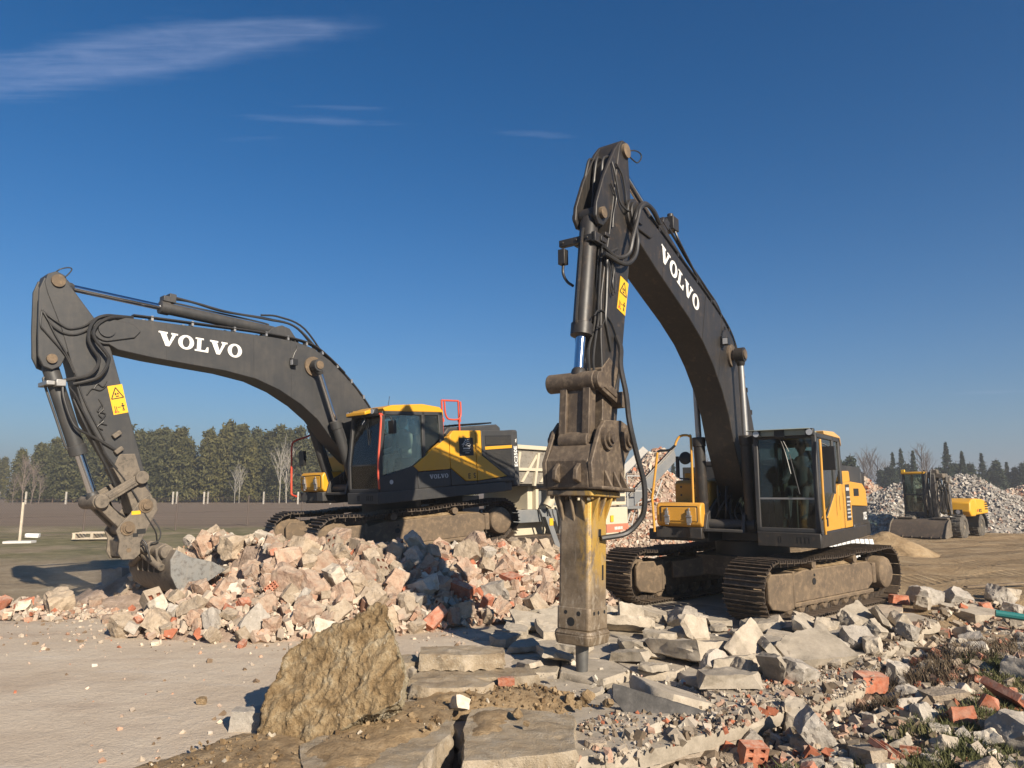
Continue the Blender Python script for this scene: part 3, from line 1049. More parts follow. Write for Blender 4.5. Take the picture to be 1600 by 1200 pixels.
        panel('rear_lower_panel', [(-1.165, 1.43), (-2.17, 1.475), (-2.45, 1.43), (-2.45, 1.375), (-1.165, 1.375)], M['grey'])
        # grille openings with woven mesh
        for poly, nm in (([(-1.46, 2.44), (-2.36, 2.44), (-2.36, 2.22), (-1.46, 2.2)], 'upper'), ([(-1.46, 2.11), (-2.36, 2.13), (-2.36, 1.67), (-1.98, 1.67), (-1.46, 1.98)], 'lower')):
            MB().prism(poly, t1 - 0.001, t1 + 0.004).build('grille_recess', M['black'], gp)
            mb = MB()
            xs0, xs1 = min(p[0] for p in poly), max(p[0] for p in poly)
            zs0, zs1 = min(p[1] for p in poly), max(p[1] for p in poly)

            def inside(x, z):
                c = False
                for i in range(len(poly)):
                    (xa, za), (xb, zb) = poly[i], poly[i - 1]
                    if (za > z) != (zb > z) and x < (xb - xa) * (z - za) / (zb - za) + xa:
                        c = not c
                return c
            st = 0.036
            k = 0
            z = zs0
            while z < zs1:
                x = xs0 + (st / 2 if k % 2 else 0)
                while x < xs1:
                    for (xa, za, xb, zb) in ((x, z, x + st / 2, z + st), (x + st, z, x + st / 2, z + st)):
                        if inside(xa, za) and inside(xb, zb):
                            w = 0.0042
                            mb.add([(xa - w, t1 + 0.009, za), (xa + w, t1 + 0.009, za), (xb + w, t1 + 0.009, zb), (xb - w, t1 + 0.009, zb)], [(0, 1, 2, 3)])
                    x += st
                z += st
                k += 1
            o = mb.build('grille_mesh', M['mesh'], gp, smooth=0)
            o['kind'] = 'stuff'
        panel('yellow_grille_stripe', [(-1.44, 2.19), (-2.37, 2.21), (-2.37, 2.14), (-1.44, 2.12)], Y, t1 + 0.003, t1 + 0.014, 0.003)
        # black plaque with a white leaping mark
        pq = MB().bb(-1.06, -0.62, t1 + 0.001, t1 + 0.006, 2.005, 2.40).build('black_plaque', M['black'], pd)
        mb = MB()
        yy = t1 + 0.008
        for s_ in ([(-0.98, 2.24), (-0.9, 2.22), (-0.82, 2.23), (-0.76, 2.27), (-0.70, 2.25)], [(-0.76, 2.27), (-0.78, 2.31), (-0.83, 2.345), (-0.90, 2.35)], [(-0.8, 2.28), (-0.86, 2.31), (-0.93, 2.31)],
                   [(-0.82, 2.24), (-0.88, 2.27), (-0.95, 2.27)], [(-0.75, 2.26), (-0.73, 2.20)], [(-0.9, 2.225), (-0.95, 2.19)], [(-0.83, 2.345), (-0.8, 2.375)]):
            mb.tube([(x, yy, z) for x, z in s_], 0.008, 5)
        mb.build('white_emblem', M['white'], pq)
        mb = MB()
        for z_, xa, xb, h_ in ((2.15, -0.74, -0.94, 0.03), (2.105, -0.72, -0.96, 0.008), (2.06, -0.80, -0.92, 0.012)):
            x = xa
            rg = random.Random(int(z_ * 100))
            while x > xb:
                w = rg.uniform(0.008, 0.02) if h_ > 0.01 else 0.02
                mb.bb(x - w, x, t1 + 0.006, t1 + 0.0085, z_, z_ + h_)
                x -= w + 0.006
        mb.build('plaque_print', M['white'], pq)
        # small word and long model number
        low = [c for c in root.children if c.name.startswith('lower_side_panel')][0]
        lettering('VOLVO', 0.088, face_matrix((0.29, t1 + 0.0005, 1.555), (-1, 0, 0.0), (0, 0, 1)), M['pale_letter'], low, stretch=0.53 / (0.088 * 6.4))
        Mt = face_matrix((-2.65, 1.536, 1.69), (0, 0, 1), (1, 0, 0))
        text_obj('model_lettering', 'EC250E', 0.155, Mt, M['white'], cw, ext=0.002, bold=0.004)
        text_obj('model_lettering', 'NL', 0.07, face_matrix((-2.65, 1.536, 2.275), (0, 0, 1), (1, 0, 0)), M['white'], cw, ext=0.002, bold=0.002)
        text_obj('warning_print', 'E  S', 0.16, face_matrix((-0.86, t1 + 0.002, 1.50), (-1, 0, 0.02), (0, 0, 1)), M['black'], pd, ext=0.001, bold=0.003)
        mb = MB()
        for z in (1.55,):
            mb.lathe((1.30, 1.606, z), (0, 1, 0), [(0, 0.045), (0.004, 0.045)], 20)
        dv = mb.build('round_badge', M['pale_letter'], low)
    else:
        panel('yellow_side_panel', [(1.24, 1.375), (1.24, 1.56), (1.02, 1.63), (0.2, 2.12), (0.17, 2.12), (0.17, 1.375)], Y, t0, 1.60)
        panel('yellow_service_door', [(0.15, 1.375), (0.15, 2.13), (-0.3, 2.17), (-0.85, 2.2), (-0.85, 1.375)], Y, t0, 1.60)
        sp = panel('yellow_rear_panel', [(-0.87, 1.80), (-0.87, 2.20), (-2.05, 2.17), (-2.35, 2.05), (-2.44, 1.72), (-0.87, 1.76)], Y, t0, 1.59)
        panel('grey_rear_panel', [(-0.87, 1.375), (-0.87, 1.75), (-2.44, 1.71), (-2.46, 1.375)], P, t0, 1.585)
        MB().bb(-1.60, -1.14, 1.59, 1.597, 1.93, 2.07).build('square_vent', M['black'], sp)
        pdk = panel('dark_print_strip', [(-0.36, 1.50), (-0.36, 2.14), (-0.70, 2.15), (-0.72, 1.50)], M['deck'], 1.6005, 1.606, 0)
        mb = MB()
        rg = random.Random(4)
        mb.bb(-0.66, -0.40, 1.606, 1.609, 2.03, 2.09)
        for z in (1.9, 1.82, 1.76, 1.68, 1.62, 1.55):
            x = -0.42
            while x > -0.66:
                w = rg.uniform(0.03, 0.07)
                mb.bb(x - w, x, 1.606, 1.609, z, z + 0.03)
                x -= w + 0.02
        mb.build('strip_print', M['pale_letter'], pdk)
        MB().prism([(-0.35, 2.15), (-0.30, 2.38), (-1.0, 2.40), (-1.05, 2.2)], 1.25, 1.56).build('raised_step_box', Y, root, bevel=0.02, rz=rz)
        text_obj('model_lettering', 'X25', 0.2, face_matrix((-1.95, 1.588, 1.47), (-1, 0, 0), (0, 0, 1)), M['white'], cw, ext=0.002, bold=0.004)
        MB().bb(1.09, 1.19, 1.601, 1.607, 1.46, 1.60).build('door_latch', M['black'], root, rz=rz)
        MB().bb(0.155, 0.165, 1.601, 1.606, 1.7, 1.95).build('door_gap', M['black'], root, rz=rz)
    # ---- tool box and tank on the far side
    mb = MB()
    mb.prism([(1.50, 1.40), (1.56, 1.46), (1.56, 1.74), (1.50, 1.82), (1.05, 1.83), (1.05, 1.40)], -1.20, -0.36)
    tb = mb.build('tool_box', Y, root, bevel=0.03, seg=3, rz=rz)
    mb = MB()
    mb.bb(1.555, 1.575, -1.10, -0.44, 1.50, 1.74)
    mb.build('tool_box_lid', Y, tb, bevel=0.02, seg=2)
    mb = MB()
    fr = [(-1.11, 1.49), (-1.11, 1.755), (-0.43, 1.755), (-0.43, 1.49)]
    for i in range(3):
        a, b = fr[i], fr[i + 1]
        mb.cyl((1.563, a[0], a[1]), (1.563, b[0], b[1]), 0.009, n=6)
    mb.build('lid_gasket', M['black'], tb)
    for y in (-0.98, -0.57):
        mb = MB()
        mb.bb(1.57, 1.60, y - 0.045, y + 0.045, 1.47, 1.60)
        mb.bb(1.57, 1.62, y - 0.03, y + 0.03, 1.60, 1.68)
        mb.cyl((1.60, y - 0.05, 1.585), (1.60, y + 0.05, 1.585), 0.02, n=10)
        mb.cyl((1.60, y - 0.03, 1.45), (1.60, y + 0.03, 1.45), 0.018, n=10)
        mb.bb(1.58, 1.60, y - 0.015, y + 0.015, 1.68, 1.73)
        mb.build('lid_latch', M['fitting'], tb, bevel=0.004)
    mb = MB()
    mb.prism([(1.02, -1.22), (1.55, -1.22), (1.55, -1.12), (1.50, -1.02), (1.46, -0.80), (1.50, -0.64), (1.56, -0.58), (1.56, -0.36), (1.02, -0.36)], 1.2, 1.395, 'xy')
    mb.build('step_bumper', P, tb, bevel=0.015)
    mb = MB()
    mb.prism([(0.98, 1.36), (0.98, 2.16), (0.9, 2.22), (-0.3, 2.25), (-0.3, 1.36)], -1.08, -0.40)
    tk = mb.build('fuel_tank', Y, root, bevel=0.03, rz=rz)
    mb = MB()
    mb.bb(0.55, 0.8, -0.95, -0.7, 2.23, 2.36)
    mb.cyl((0.4, -0.8, 2.23), (0.4, -0.8, 2.32), 0.07, n=14)
    mb.build('tank_cap', Y, tk, bevel=0.01)
    if old:
        mb = MB()
        for y, z in ((-0.95, 1.95), (-0.95, 2.1), (-0.7, 2.08), (-0.65, 1.9)):
            mb.cyl((0.975, y, z), (0.99, y, z), 0.018, n=10)
        mb.build('tank_bolt', M['rubber'], tk)
        rail = [(1.58, -1.23, 1.30), (1.58, -1.26, 1.9), (1.57, -1.2, 2.3), (1.56, -1.14, 2.72)]
        o = MB().tube(rail, 0.022, 10, smooth=False).tube([(1.5, -0.82, 2.84), (1.48, -0.79, 2.93), (1.46, -0.74, 3.0), (1.44, -0.66, 3.02), (1.42, -0.58, 3.0), (1.42, -0.55, 2.9), (1.42, -0.55, 1.8)], 0.022, 10).build('grab_rail', RAIL, root, rz=rz)
        MB().tube([(1.56, -1.14, 2.73), (1.55, -1.08, 2.75), (1.53, -0.92, 2.76), (1.5, -0.82, 2.84)], 0.023, 10).build('rail_grip', M['rubber'], o)
        mb = MB()
        mb.tube([(1.09, -0.74, 2.24), (1.1, -0.92, 2.26), (1.1, -0.95, 2.34), (1.1, -0.93, 2.62)], 0.014, 8)
        mb.lathe((1.08, -0.79, 2.62), (1, 0, 0.1), [(0, 0.06), (0.02, 0.115), (0.05, 0.12), (0.06, 0.1)], 22)
        mb.bb(1.06, 1.13, -0.98, -0.93, 2.28, 2.66)
        mb.build('mirror', M['rubber'], root, bevel=0.006, rz=rz)
    else:
        o = MB().tube([(1.60, -1.30, 1.32), (1.62, -1.44, 1.36), (1.62, -1.46, 1.5), (1.6, -1.46, 2.1), (1.58, -1.46, 2.45), (1.5, -1.42, 2.56), (1.2, -1.35, 2.66), (0.8, -1.3, 2.9), (0.75, -1.2, 3.05)], 0.022, 10).build('grab_rail', RAIL, root, rz=rz)
        mb = MB()
        mb.tube([(1.5, -1.0, 1.7), (1.62, -1.05, 1.76), (1.62, -1.06, 1.9), (1.6, -1.03, 2.3)], 0.012, 8)
        mb.bb(1.56, 1.63, -1.12, -0.94, 1.98, 2.3)
        mb.build('mirror', M['rubber'], root, bevel=0.02, rz=rz)
        # folding guard rail on the hood
        mb = MB()
        ya, yb = 1.2, 1.2
        for x in (-0.5, -1.02):
            mb.tube([(x, 1.25, 2.5), (x, 1.25, 3.27)], 0.022, 8, smooth=False)
            mb.bb(x - 0.03, x + 0.03, 1.23, 1.28, 2.78, 2.86)
        mb.tube([(-0.5, 1.25, 3.26), (-1.02, 1.25, 3.26)], 0.022, 8, smooth=False)
        mb.tube([(-0.53, 1.31, 3.24), (-0.54, 1.31, 2.98), (-0.60, 1.31, 2.86), (-0.7, 1.31, 2.83), (-0.9, 1.31, 2.83), (-1.0, 1.31, 2.88), (-1.03, 1.31, 3.0), (-1.03, 1.31, 3.24)], 0.02, 8)
        mb.build('guard_rail', RAIL, root, rz=rz)
        MB().cyl((-0.33, 0.9, 2.45), (-0.33, 0.9, 2.98), 0.055, n=14).build('exhaust_stack', M['rubber'], root, rz=rz)
    # ---- cab
    F = D
    xb, xt = 1.60, (1.46 if not old else 1.58)
    zt = 2.96
    yl, yr = 1.60, 0.60
    mb = MB()
    for y in (yl - 0.075, yr):
        mb.prism([(xb, 1.36), (xb, 1.95), (xt, zt), (xt - 0.09, zt), (xb - 0.10, 1.95), (xb - 0.10, 1.36)], y, y + 0.075)
    for y in (yl - 0.06, yr):
        mb.prism([(0.44, 1.6), (0.42, zt), (0.34, zt), (0.36, 1.6)], y, y + 0.06)
        mb.prism([(-0.12, 1.36), (-0.05, zt), (-0.18, zt), (-0.24, 1.36)], y, y + 0.06)
        mb.prism([(xt, zt - 0.0), (xt, zt - 0.075), (-0.15, zt - 0.075), (-0.15, zt)], y, y + 0.06)
    mb.bb(xt - 0.08, xt, yr, yl, zt - 0.08, zt)
    mb.bb(-0.18, -0.1, yr, yl, zt - 0.08, zt)
    mb.bb(-0.24, xb, yr, yl, 1.345, 1.40)
    mb.bb(xb - 0.06, xb, yr, yl, 1.36, 1.44)
    mb.bb(-0.24, -0.16, yr, yl, 1.36, 2.0)
    mb.prism([(xb, 1.36), (xb, 1.50), (0.4, 1.6), (-0.24, 1.7), (-0.24, 1.36)], yr, yr + 0.04)
    if not old:
        mb.prism([(xb - 0.02, 1.37), (xb - 0.02, 1.66), (0.72, 1.84), (0.40, 2.02), (0.36, 2.02), (0.36, 1.8), (0.6, 1.72), (0.6, 1.37)], yl - 0.03, yl + 0.004)
    else:
        mb.prism([(xb - 0.02, 1.37), (xb - 0.02, 1.52), (1.25, 1.58), (1.0, 1.66), (0.36, 2.04), (0.36, 1.37)], yl - 0.045, yl - 0.012)
    cab = mb.build('cab', F, root, bevel=0.012, rz=rz)
    G = M['glass']
    MB().prism([(xb - 0.03, 1.92), (xt - 0.045, zt - 0.08), (xt - 0.051, zt - 0.08), (xb - 0.036, 1.92)], yr + 0.075, yl - 0.075).build('front_window', G, cab, smooth=0)
    MB().prism([(xb - 0.03, 1.44), (xb - 0.03, 1.895), (xb - 0.036, 1.895), (xb - 0.036, 1.44)], yr + 0.075, yl - 0.075).build('lower_front_window', G, cab, smooth=0)
    MB().bb(xb - 0.05, xb - 0.025, yr + 0.07, yl - 0.07, 1.893, 1.922).build('window_bar', M['fitting'] if old else F, cab)
    MB().prism([(xb - 0.12, 1.70 if not old else 1.60), (xt - 0.10, zt - 0.08), (0.44, zt - 0.08), (0.45, 2.0 if not old else 1.99), (0.75, 1.83), ], yl - 0.03, yl - 0.025).build('door_window', G, cab, smooth=0)
    MB().prism([(0.35, 2.1), (0.34, zt - 0.08), (-0.04, zt - 0.08), (-0.1, 2.42)], yl - 0.03, yl - 0.025).build('rear_side_window', G, cab, smooth=0)
    MB().prism([(xb - 0.12, 1.55), (xt - 0.10, zt - 0.08), (-0.14, zt - 0.08), (-0.14, 1.72)], yr + 0.03, yr + 0.035).build('right_window', G, cab, smooth=0)
    MB().bb(-0.19, -0.185, yr + 0.06, yl - 0.06, 2.0, zt - 0.08).build('rear_window', G, cab, smooth=0)
    # roof
    mb = MB()
    if not old:
        mb.prism([(1.40, zt), (1.44, zt + 0.06), (1.2, zt + 0.125), (0.4, zt + 0.165), (-0.1, zt + 0.11), (-0.2, zt + 0.02), (-0.2, zt - 0.10), (-0.17, zt)], yr, yl)
        mb.build('roof', Y, cab, bevel=0.03, seg=3)
        mb = MB()
        mb.prism([(1.62, zt - 0.05), (1.62, zt + 0.02), (1.42, zt + 0.08), (1.38, zt)], yr + 0.02, yl - 0.35)
        mb.build('roof_visor', Y, cab, bevel=0.015)
    else:
        mb.prism([(1.02, zt), (1.05, zt + 0.06), (0.3, zt + 0.09), (-0.18, zt + 0.03), (-0.26, zt - 0.14), (-0.17, zt)], yr, yl + 0.01)
        mb.build('roof', M['cream_roof'], cab, bevel=0.03, seg=3)
        mb = MB()
        mb.bb(1.06, 1.60, yr + 0.02, yl - 0.1, zt, zt + 0.05)
        mb.bb(1.585, 1.66, yr + 0.1, yl - 0.1, zt - 0.04, zt + 0.055)
        mb.bb(1.55, 1.75, yr - 0.06, yl - 0.05, zt + 0.05, zt + 0.062)
        mb.build('roof_visor', M['visor'], cab, bevel=0.008)
        MB().bb(1.60, 1.68, 0.98, 1.14, zt - 0.07, zt + 0.06).build('wiper_motor', M['rubber'], cab, bevel=0.01)
    for y in ((yr + 0.03, yl - 0.13) if old else (yr + 0.0, yl - 0.2)):
        mb = MB()
        x_ = 1.60 if old else 1.50
        mb.bb(x_, x_ + 0.1, y, y + 0.13, zt - 0.06, zt + 0.06)
        lb = mb.build('cab_lamp', M['rubber'], cab, bevel=0.015)
        MB().cyl((x_ + 0.1, y + 0.065, zt), (x_ + 0.108, y + 0.065, zt), 0.05, n=18).build('lamp_lens', M['lens'], lb)
    # wiper, handrail, door mirror
    mb = MB()
    mb.tube([(1.63 if old else 1.5, 1.05, zt - 0.06), (xt + 0.02, 1.12, 2.65), (xt + 0.05, 1.2, 2.3)], 0.009, 6)
    mb.tube([(1.63 if old else 1.5, 1.08, zt - 0.06), (xt + 0.02, 1.18, 2.66)], 0.007, 6)
    mb.tube([(xt + 0.03, 1.19, 2.62), (xt + 0.05, 1.32, 1.98)], 0.01, 6, smooth=False)
    mb.build('wiper', M['rubber'], cab)
    if old:
        MB().tube([(1.60, 1.665, 2.84), (1.64, 1.675, 2.6), (1.66, 1.675, 2.0), (1.64, 1.672, 1.5), (1.60, 1.665, 1.36)], 0.02, 10).build('door_rail', RAIL, cab)
        mb = MB()
        mb.tube([(1.45, 1.63, 2.80), (1.38, 1.72, 2.74), (1.36, 1.74, 2.6)], 0.013, 8)
        mb.bb(1.33, 1.40, 1.63, 1.83, 2.36, 2.74)
        mb.build('door_mirror', M['rubber'], cab, bevel=0.025, seg=3)
    else:
        MB().tube([(1.50, 1.62, 2.9), (1.55, 1.66, 2.86), (1.56, 1.665, 2.7), (1.66, 1.665, 1.9), (1.66, 1.665, 1.52), (1.62, 1.62, 1.44)], 0.02, 10).tube([(1.46, 1.6, 2.88), (1.56, 1.64, 2.9)], 0.02, 8, smooth=False).build('door_rail', RAIL, cab)
        mb = MB()
        mb.tube([(1.40, 1.61, 2.86), (1.34, 1.70, 2.82), (1.32, 1.72, 2.7)], 0.012, 8)
        mb.bb(1.28, 1.36, 1.64, 1.80, 2.50, 2.76)
        mb.build('door_mirror', M['rubber'], cab, bevel=0.025, seg=3)
        mb = MB()
        mb.tube([(0.9, 1.1, zt + 0.14), (0.85, 1.1, zt + 0.36)], 0.006, 6, smooth=False)
        mb.build('aerial', M['black'], cab)
    # interior
    mb = MB()
    mb.bb(0.30, 0.80, 0.86, 1.34, 1.80, 1.92)
    mb.prism([(0.38, 1.88), (0.30, 2.50), (0.18, 2.50), (0.24, 1.88)], 0.88, 1.32)
    mb.prism([(0.29, 2.52), (0.27, 2.74), (0.17, 2.74), (0.18, 2.52)], 0.98, 1.22)
    mb.bb(0.35, 0.75, 0.92, 1.28, 1.40, 1.80)
    mb.build('seat', M['seat'], cab, bevel=0.04, seg=3)
    mb = MB()
    for y in (0.72, 1.38):
        mb.bb(0.35, 0.95, y, y + 0.12, 1.40, 2.02)
        mb.cyl((0.88, y + 0.06, 2.0), (0.9, y + 0.06, 2.22), 0.025, n=10)
    mb.bb(1.25, 1.5, 0.66, 0.80, 1.40, 2.1)
    mb.bb(1.32, 1.37, 0.68, 0.92, 2.15, 2.32)
    for y in (1.05, 1.18):
        mb.cyl((1.32, y, 1.40), (1.28, y, 1.95), 0.018, n=8)
    mb.build('control_console', M['interior'], cab, bevel=0.015)


# ------------------------------------------------------------------ seated operators
def skin(name, verts, edges, radii, mat, parent=None, root=0, sub=2):
    me = bpy.data.meshes.new(name)
    me.from_pydata(verts, edges, [])
    o = link(name, me, parent)
    sm = o.modifiers.new('skin', 'SKIN')
    sm.use_smooth_shade = True
    for i, r in enumerate(radii):
        r = r if isinstance(r, tuple) else (r, r)
        me.skin_vertices[0].data[i].radius = r
        me.skin_vertices[0].data[i].use_root = (i == root)
    ss = o.modifiers.new('sub', 'SUBSURF')
    ss.levels = ss.render_levels = sub
    dg = bpy.context.evaluated_depsgraph_get()
    ev = o.evaluated_get(dg)
    m2 = bpy.data.meshes.new_from_object(ev)
    o.modifiers.clear()
    o.data = m2
    return o


def head_mesh(c, mats, skinmat_index=0):
    """egg-shaped head with brow, nose, chin and ears, facing +x"""
    bm = bmesh.new()
    bmesh.ops.create_uvsphere(bm, u_segments=24, v_segments=18, radius=1)
    for v in bm.verts:
        x, y, z = v.co
        f = max(0, x)
        z2 = z * 0.118
        x2 = x * 0.098
        y2 = y * 0.076
        if z < 0:
            x2 += 0.012 * f * (-z)
            y2 *= 1 - 0.28 * (-z)
        if f > 0.85 and abs(y) < 0.25 and -0.45 < z < 0.12:
            x2 += 0.026 * (1 - abs(y) / 0.25) * (0.4 + (0.12 - z))
        if f > 0.7 and 0.05 < z < 0.3 and 0.15 < abs(y) < 0.6:
            x2 -= 0.008
        if f > 0.8 and -0.62 < z < -0.5 and abs(y) < 0.4:
            x2 += 0.006
        v.co = (x2, y2, z2)
    for s in (1, -1):
        e = bmesh.ops.create_uvsphere(bm, u_segments=10, v_segments=8, radius=1)
        for v in e['verts']:
            v.co = Vector((v.co.x * 0.022 - 0.005, v.co.y * 0.010 + s * 0.078, v.co.z * 0.034))
    for v in bm.verts:
        v.co += Vector(c)
    for f in bm.faces:
        f.smooth = True
    return bm


def operator(root_loc, head_rot, label, jacket, trousers, skinm, hairm, cap=None, shades=True, hood=False):
    root = thing('person', label, 'person', root_loc, head_rot, None)
    J = [(0, 0, 0), (0.0, 0, 0.18), (0.0, 0, 0.36), (0.02, 0, 0.52), (0.04, 0, 0.62),            # pelvis to neck
         (0.02, 0.19, 0.47), (0.10, 0.26, 0.22), (0.36, 0.25, 0.16), (0.44, 0.245, 0.17),
         (0.02, -0.19, 0.47), (0.10, -0.26, 0.22), (0.36, -0.25, 0.16), (0.44, -0.245, 0.17),
         (0.05, 0.10, 0.0), (0.46, 0.13, 0.04), (0.56, 0.13, -0.36), (0.58, 0.13, -0.42), (0.72, 0.14, -0.44),
         (0.05, -0.10, 0.0), (0.46, -0.13, 0.04), (0.56, -0.13, -0.36), (0.58, -0.13, -0.42), (0.72, -0.14, -0.44)]
    E_ = [(0, 1), (1, 2), (2, 3), (3, 4), (3, 5), (5, 6), (6, 7), (7, 8), (3, 9), (9, 10), (10, 11), (11, 12), (0, 13), (13, 14), (14, 15), (15, 16), (16, 17), (0, 18), (18, 19), (19, 20), (20, 21), (21, 22)]
    Rr = [(0.15, 0.12), (0.155, 0.115), (0.17, 0.12), (0.13, 0.09), 0.055, 0.075, 0.058, 0.045, 0.036, 0.075, 0.058, 0.045, 0.036,
          0.10, 0.075, 0.055, 0.055, 0.04, 0.10, 0.075, 0.055, 0.055, 0.04]
    body = skin('body', J, E_, Rr, None, root)
    me = body.data
    bm = bmesh.new()
    bm.from_mesh(me)
    for f in bm.faces:
        c = f.calc_center_median()
        f.smooth = True
        if c.z > 0.585 and abs(c.y) < 0.12:
            f.material_index = 2
        elif c.z < 0.06 and c.x > 0.03 or c.z < -0.05:
            f.material_index = 1
        elif c.x > 0.40 and c.z > 0.08:
            f.material_index = 2
    hb = head_mesh((0.065, 0, 0.755), None)
    tmp = bpy.data.meshes.new('tmp')
    for f in hb.faces:
        f.material_index = 2
    hb.to_mesh(tmp)
    hb.free()
    bm.from_mesh(tmp)
    # hands: palm with five bent fingers round the joystick, grown as short tapered chains
    for s in (1, -1):
        base = Vector((0.45, s * 0.245, 0.17))
        pm = MB()
        pm.tube([base - Vector((0.02, 0, 0)), base + Vector((0.04, 0, 0.005)), base + Vector((0.085, 0, 0.0))], 0.030, 8, r1=0.036)
        for i, ln in enumerate((0.052, 0.06, 0.056, 0.045)):
            yy = s * (0.027 - 0.018 * i)
            b0 = base + Vector((0.08, yy, 0.008 - 0.012 * abs(i - 1)))
            pm.tube([b0, b0 + Vector((ln * 0.55, 0, -0.008)), b0 + Vector((ln * 0.6, 0, -0.035)), b0 + Vector((ln * 0.2, 0, -0.055))], 0.0095, 6, r1=0.0075)
        b0 = base + Vector((0.02, -s * 0.03, 0.0))
        pm.tube([b0, b0 + Vector((0.035, -s * 0.022, 0.004)), b0 + Vector((0.065, -s * 0.012, -0.012))], 0.011, 6, r1=0.009)
        m3 = pm.mesh('hand', [M['black']], 60)
        m3.materials.clear()
        k0 = len(bm.faces)
        bm.from_mesh(m3)
        bm.faces.ensure_lookup_table()
        for f in bm.faces[k0:]:
            f.material_index = 2
    bm.to_mesh(me)
    bm.free()
    me.materials.clear()
    for m in (jacket, trousers, skinm):
        me.materials.append(m)
    # hair, cap or hood, sunglasses
    hb = head_mesh((0.06, 0, 0.765), None)
    k = 1.12 if not hood else 1.28
    dele = []
    for v in hb.verts:
        p = v.co - Vector((0.06, 0, 0.765))
        lim = 0.03 if not hood else -0.2
        if (p.z < lim and p.x > -0.03) or (p.x > 0.055 and p.z < 0.06) or p.z < (-0.07 if not hood else -0.2):
            dele.append(v)
        v.co = Vector((0.055, 0, 0.765)) + p * k
    bmesh.ops.delete(hb, geom=dele, context='VERTS')
    m4 = bpy.data.meshes.new('hair')
    hb.to_mesh(m4)
    hb.free()
    m4.materials.append(jacket if hood else hairm)
    link('hood' if hood else 'hair', m4, root)
    if shades:
        mb = MB()
        for s in (1, -1):
            mb.lathe((0.155, s * 0.033, 0.775), (1, s * 0.25, 0), [(0, 0.02), (0.006, 0.028), (0.012, 0.024)], 14)
            mb.tube([(0.15, s * 0.055, 0.78), (0.05, s * 0.082, 0.785)], 0.004, 5, smooth=False)
        mb.bb(0.158, 0.166, -0.012, 0.012, 0.776, 0.784)
        mb.build('sunglasses', M['black'], root)
    return root
# ------------------------------------------------------------------ the breaker machine (right)
def hammer_material():
    m, nt, b = newmat('worn_breaker_steel')
    v = coords(nt, 'Object')
    vs = coords(nt, 'Object', scale=(1, 1, 0.35))
    n1 = ntex(nt, v, 3.5, 8, 0.68)
    n2 = ntex(nt, v, 26, 5, 0.7)
    n3 = ntex(nt, vs, 7, 8, 0.72, 0.8)
    c = ramp(nt, n1, [(0.3, (0.10, 0.074, 0.046)), (0.5, (0.20, 0.15, 0.098)), (0.7, (0.31, 0.245, 0.17))])
    # what is left of the yellow paint on the flank facing the cab side
    sp = N(nt, 'ShaderNodeSeparateXYZ')
    nt.links.new(N(nt, 'ShaderNodeTexCoord').outputs['Object'], sp.inputs[0])
    side = ramp(nt, sp.outputs[1], [(0.02, 0.0), (0.20, 1.0)])
    hgt = ramp(nt, nmath(nt, 'MULTIPLY', sp.outputs[2], 0.5), [(0.42, 0.0), (0.62, 1.0)])
    ym = nmath(nt, 'MULTIPLY', nmath(nt, 'MULTIPLY', side, hgt), ramp(nt, n3, [(0.42, 0.0), (0.50, 1.0)]))
    c = nmix(nt, nmath(nt, 'MULTIPLY', ym, 0.85), c, (0.46, 0.28, 0.05))
    # pale concrete scrapes
    sc = ramp(nt, ntex(nt, vs, 11, 9, 0.75, 1.2), [(0.52, 0.0), (0.62, 1.0)])
    low = ramp(nt, nmath(nt, 'MULTIPLY', sp.outputs[2], 0.5), [(0.15, 1.0), (0.75, 0.25)])
    c = nmix(nt, nmath(nt, 'MULTIPLY', nmath(nt, 'MULTIPLY', sc, low), 0.8), c, (0.42, 0.36, 0.28))
    nt.links.new(c, b.inputs['Base Color'])
    b.inputs['Roughness'].default_value = 0.5
    b.inputs['Metallic'].default_value = 0.25
    bump(nt, b, nmath(nt, 'ADD', n1, nmath(nt, 'MULTIPLY', n2, 0.6)), 0.5, 0.012)
    return m


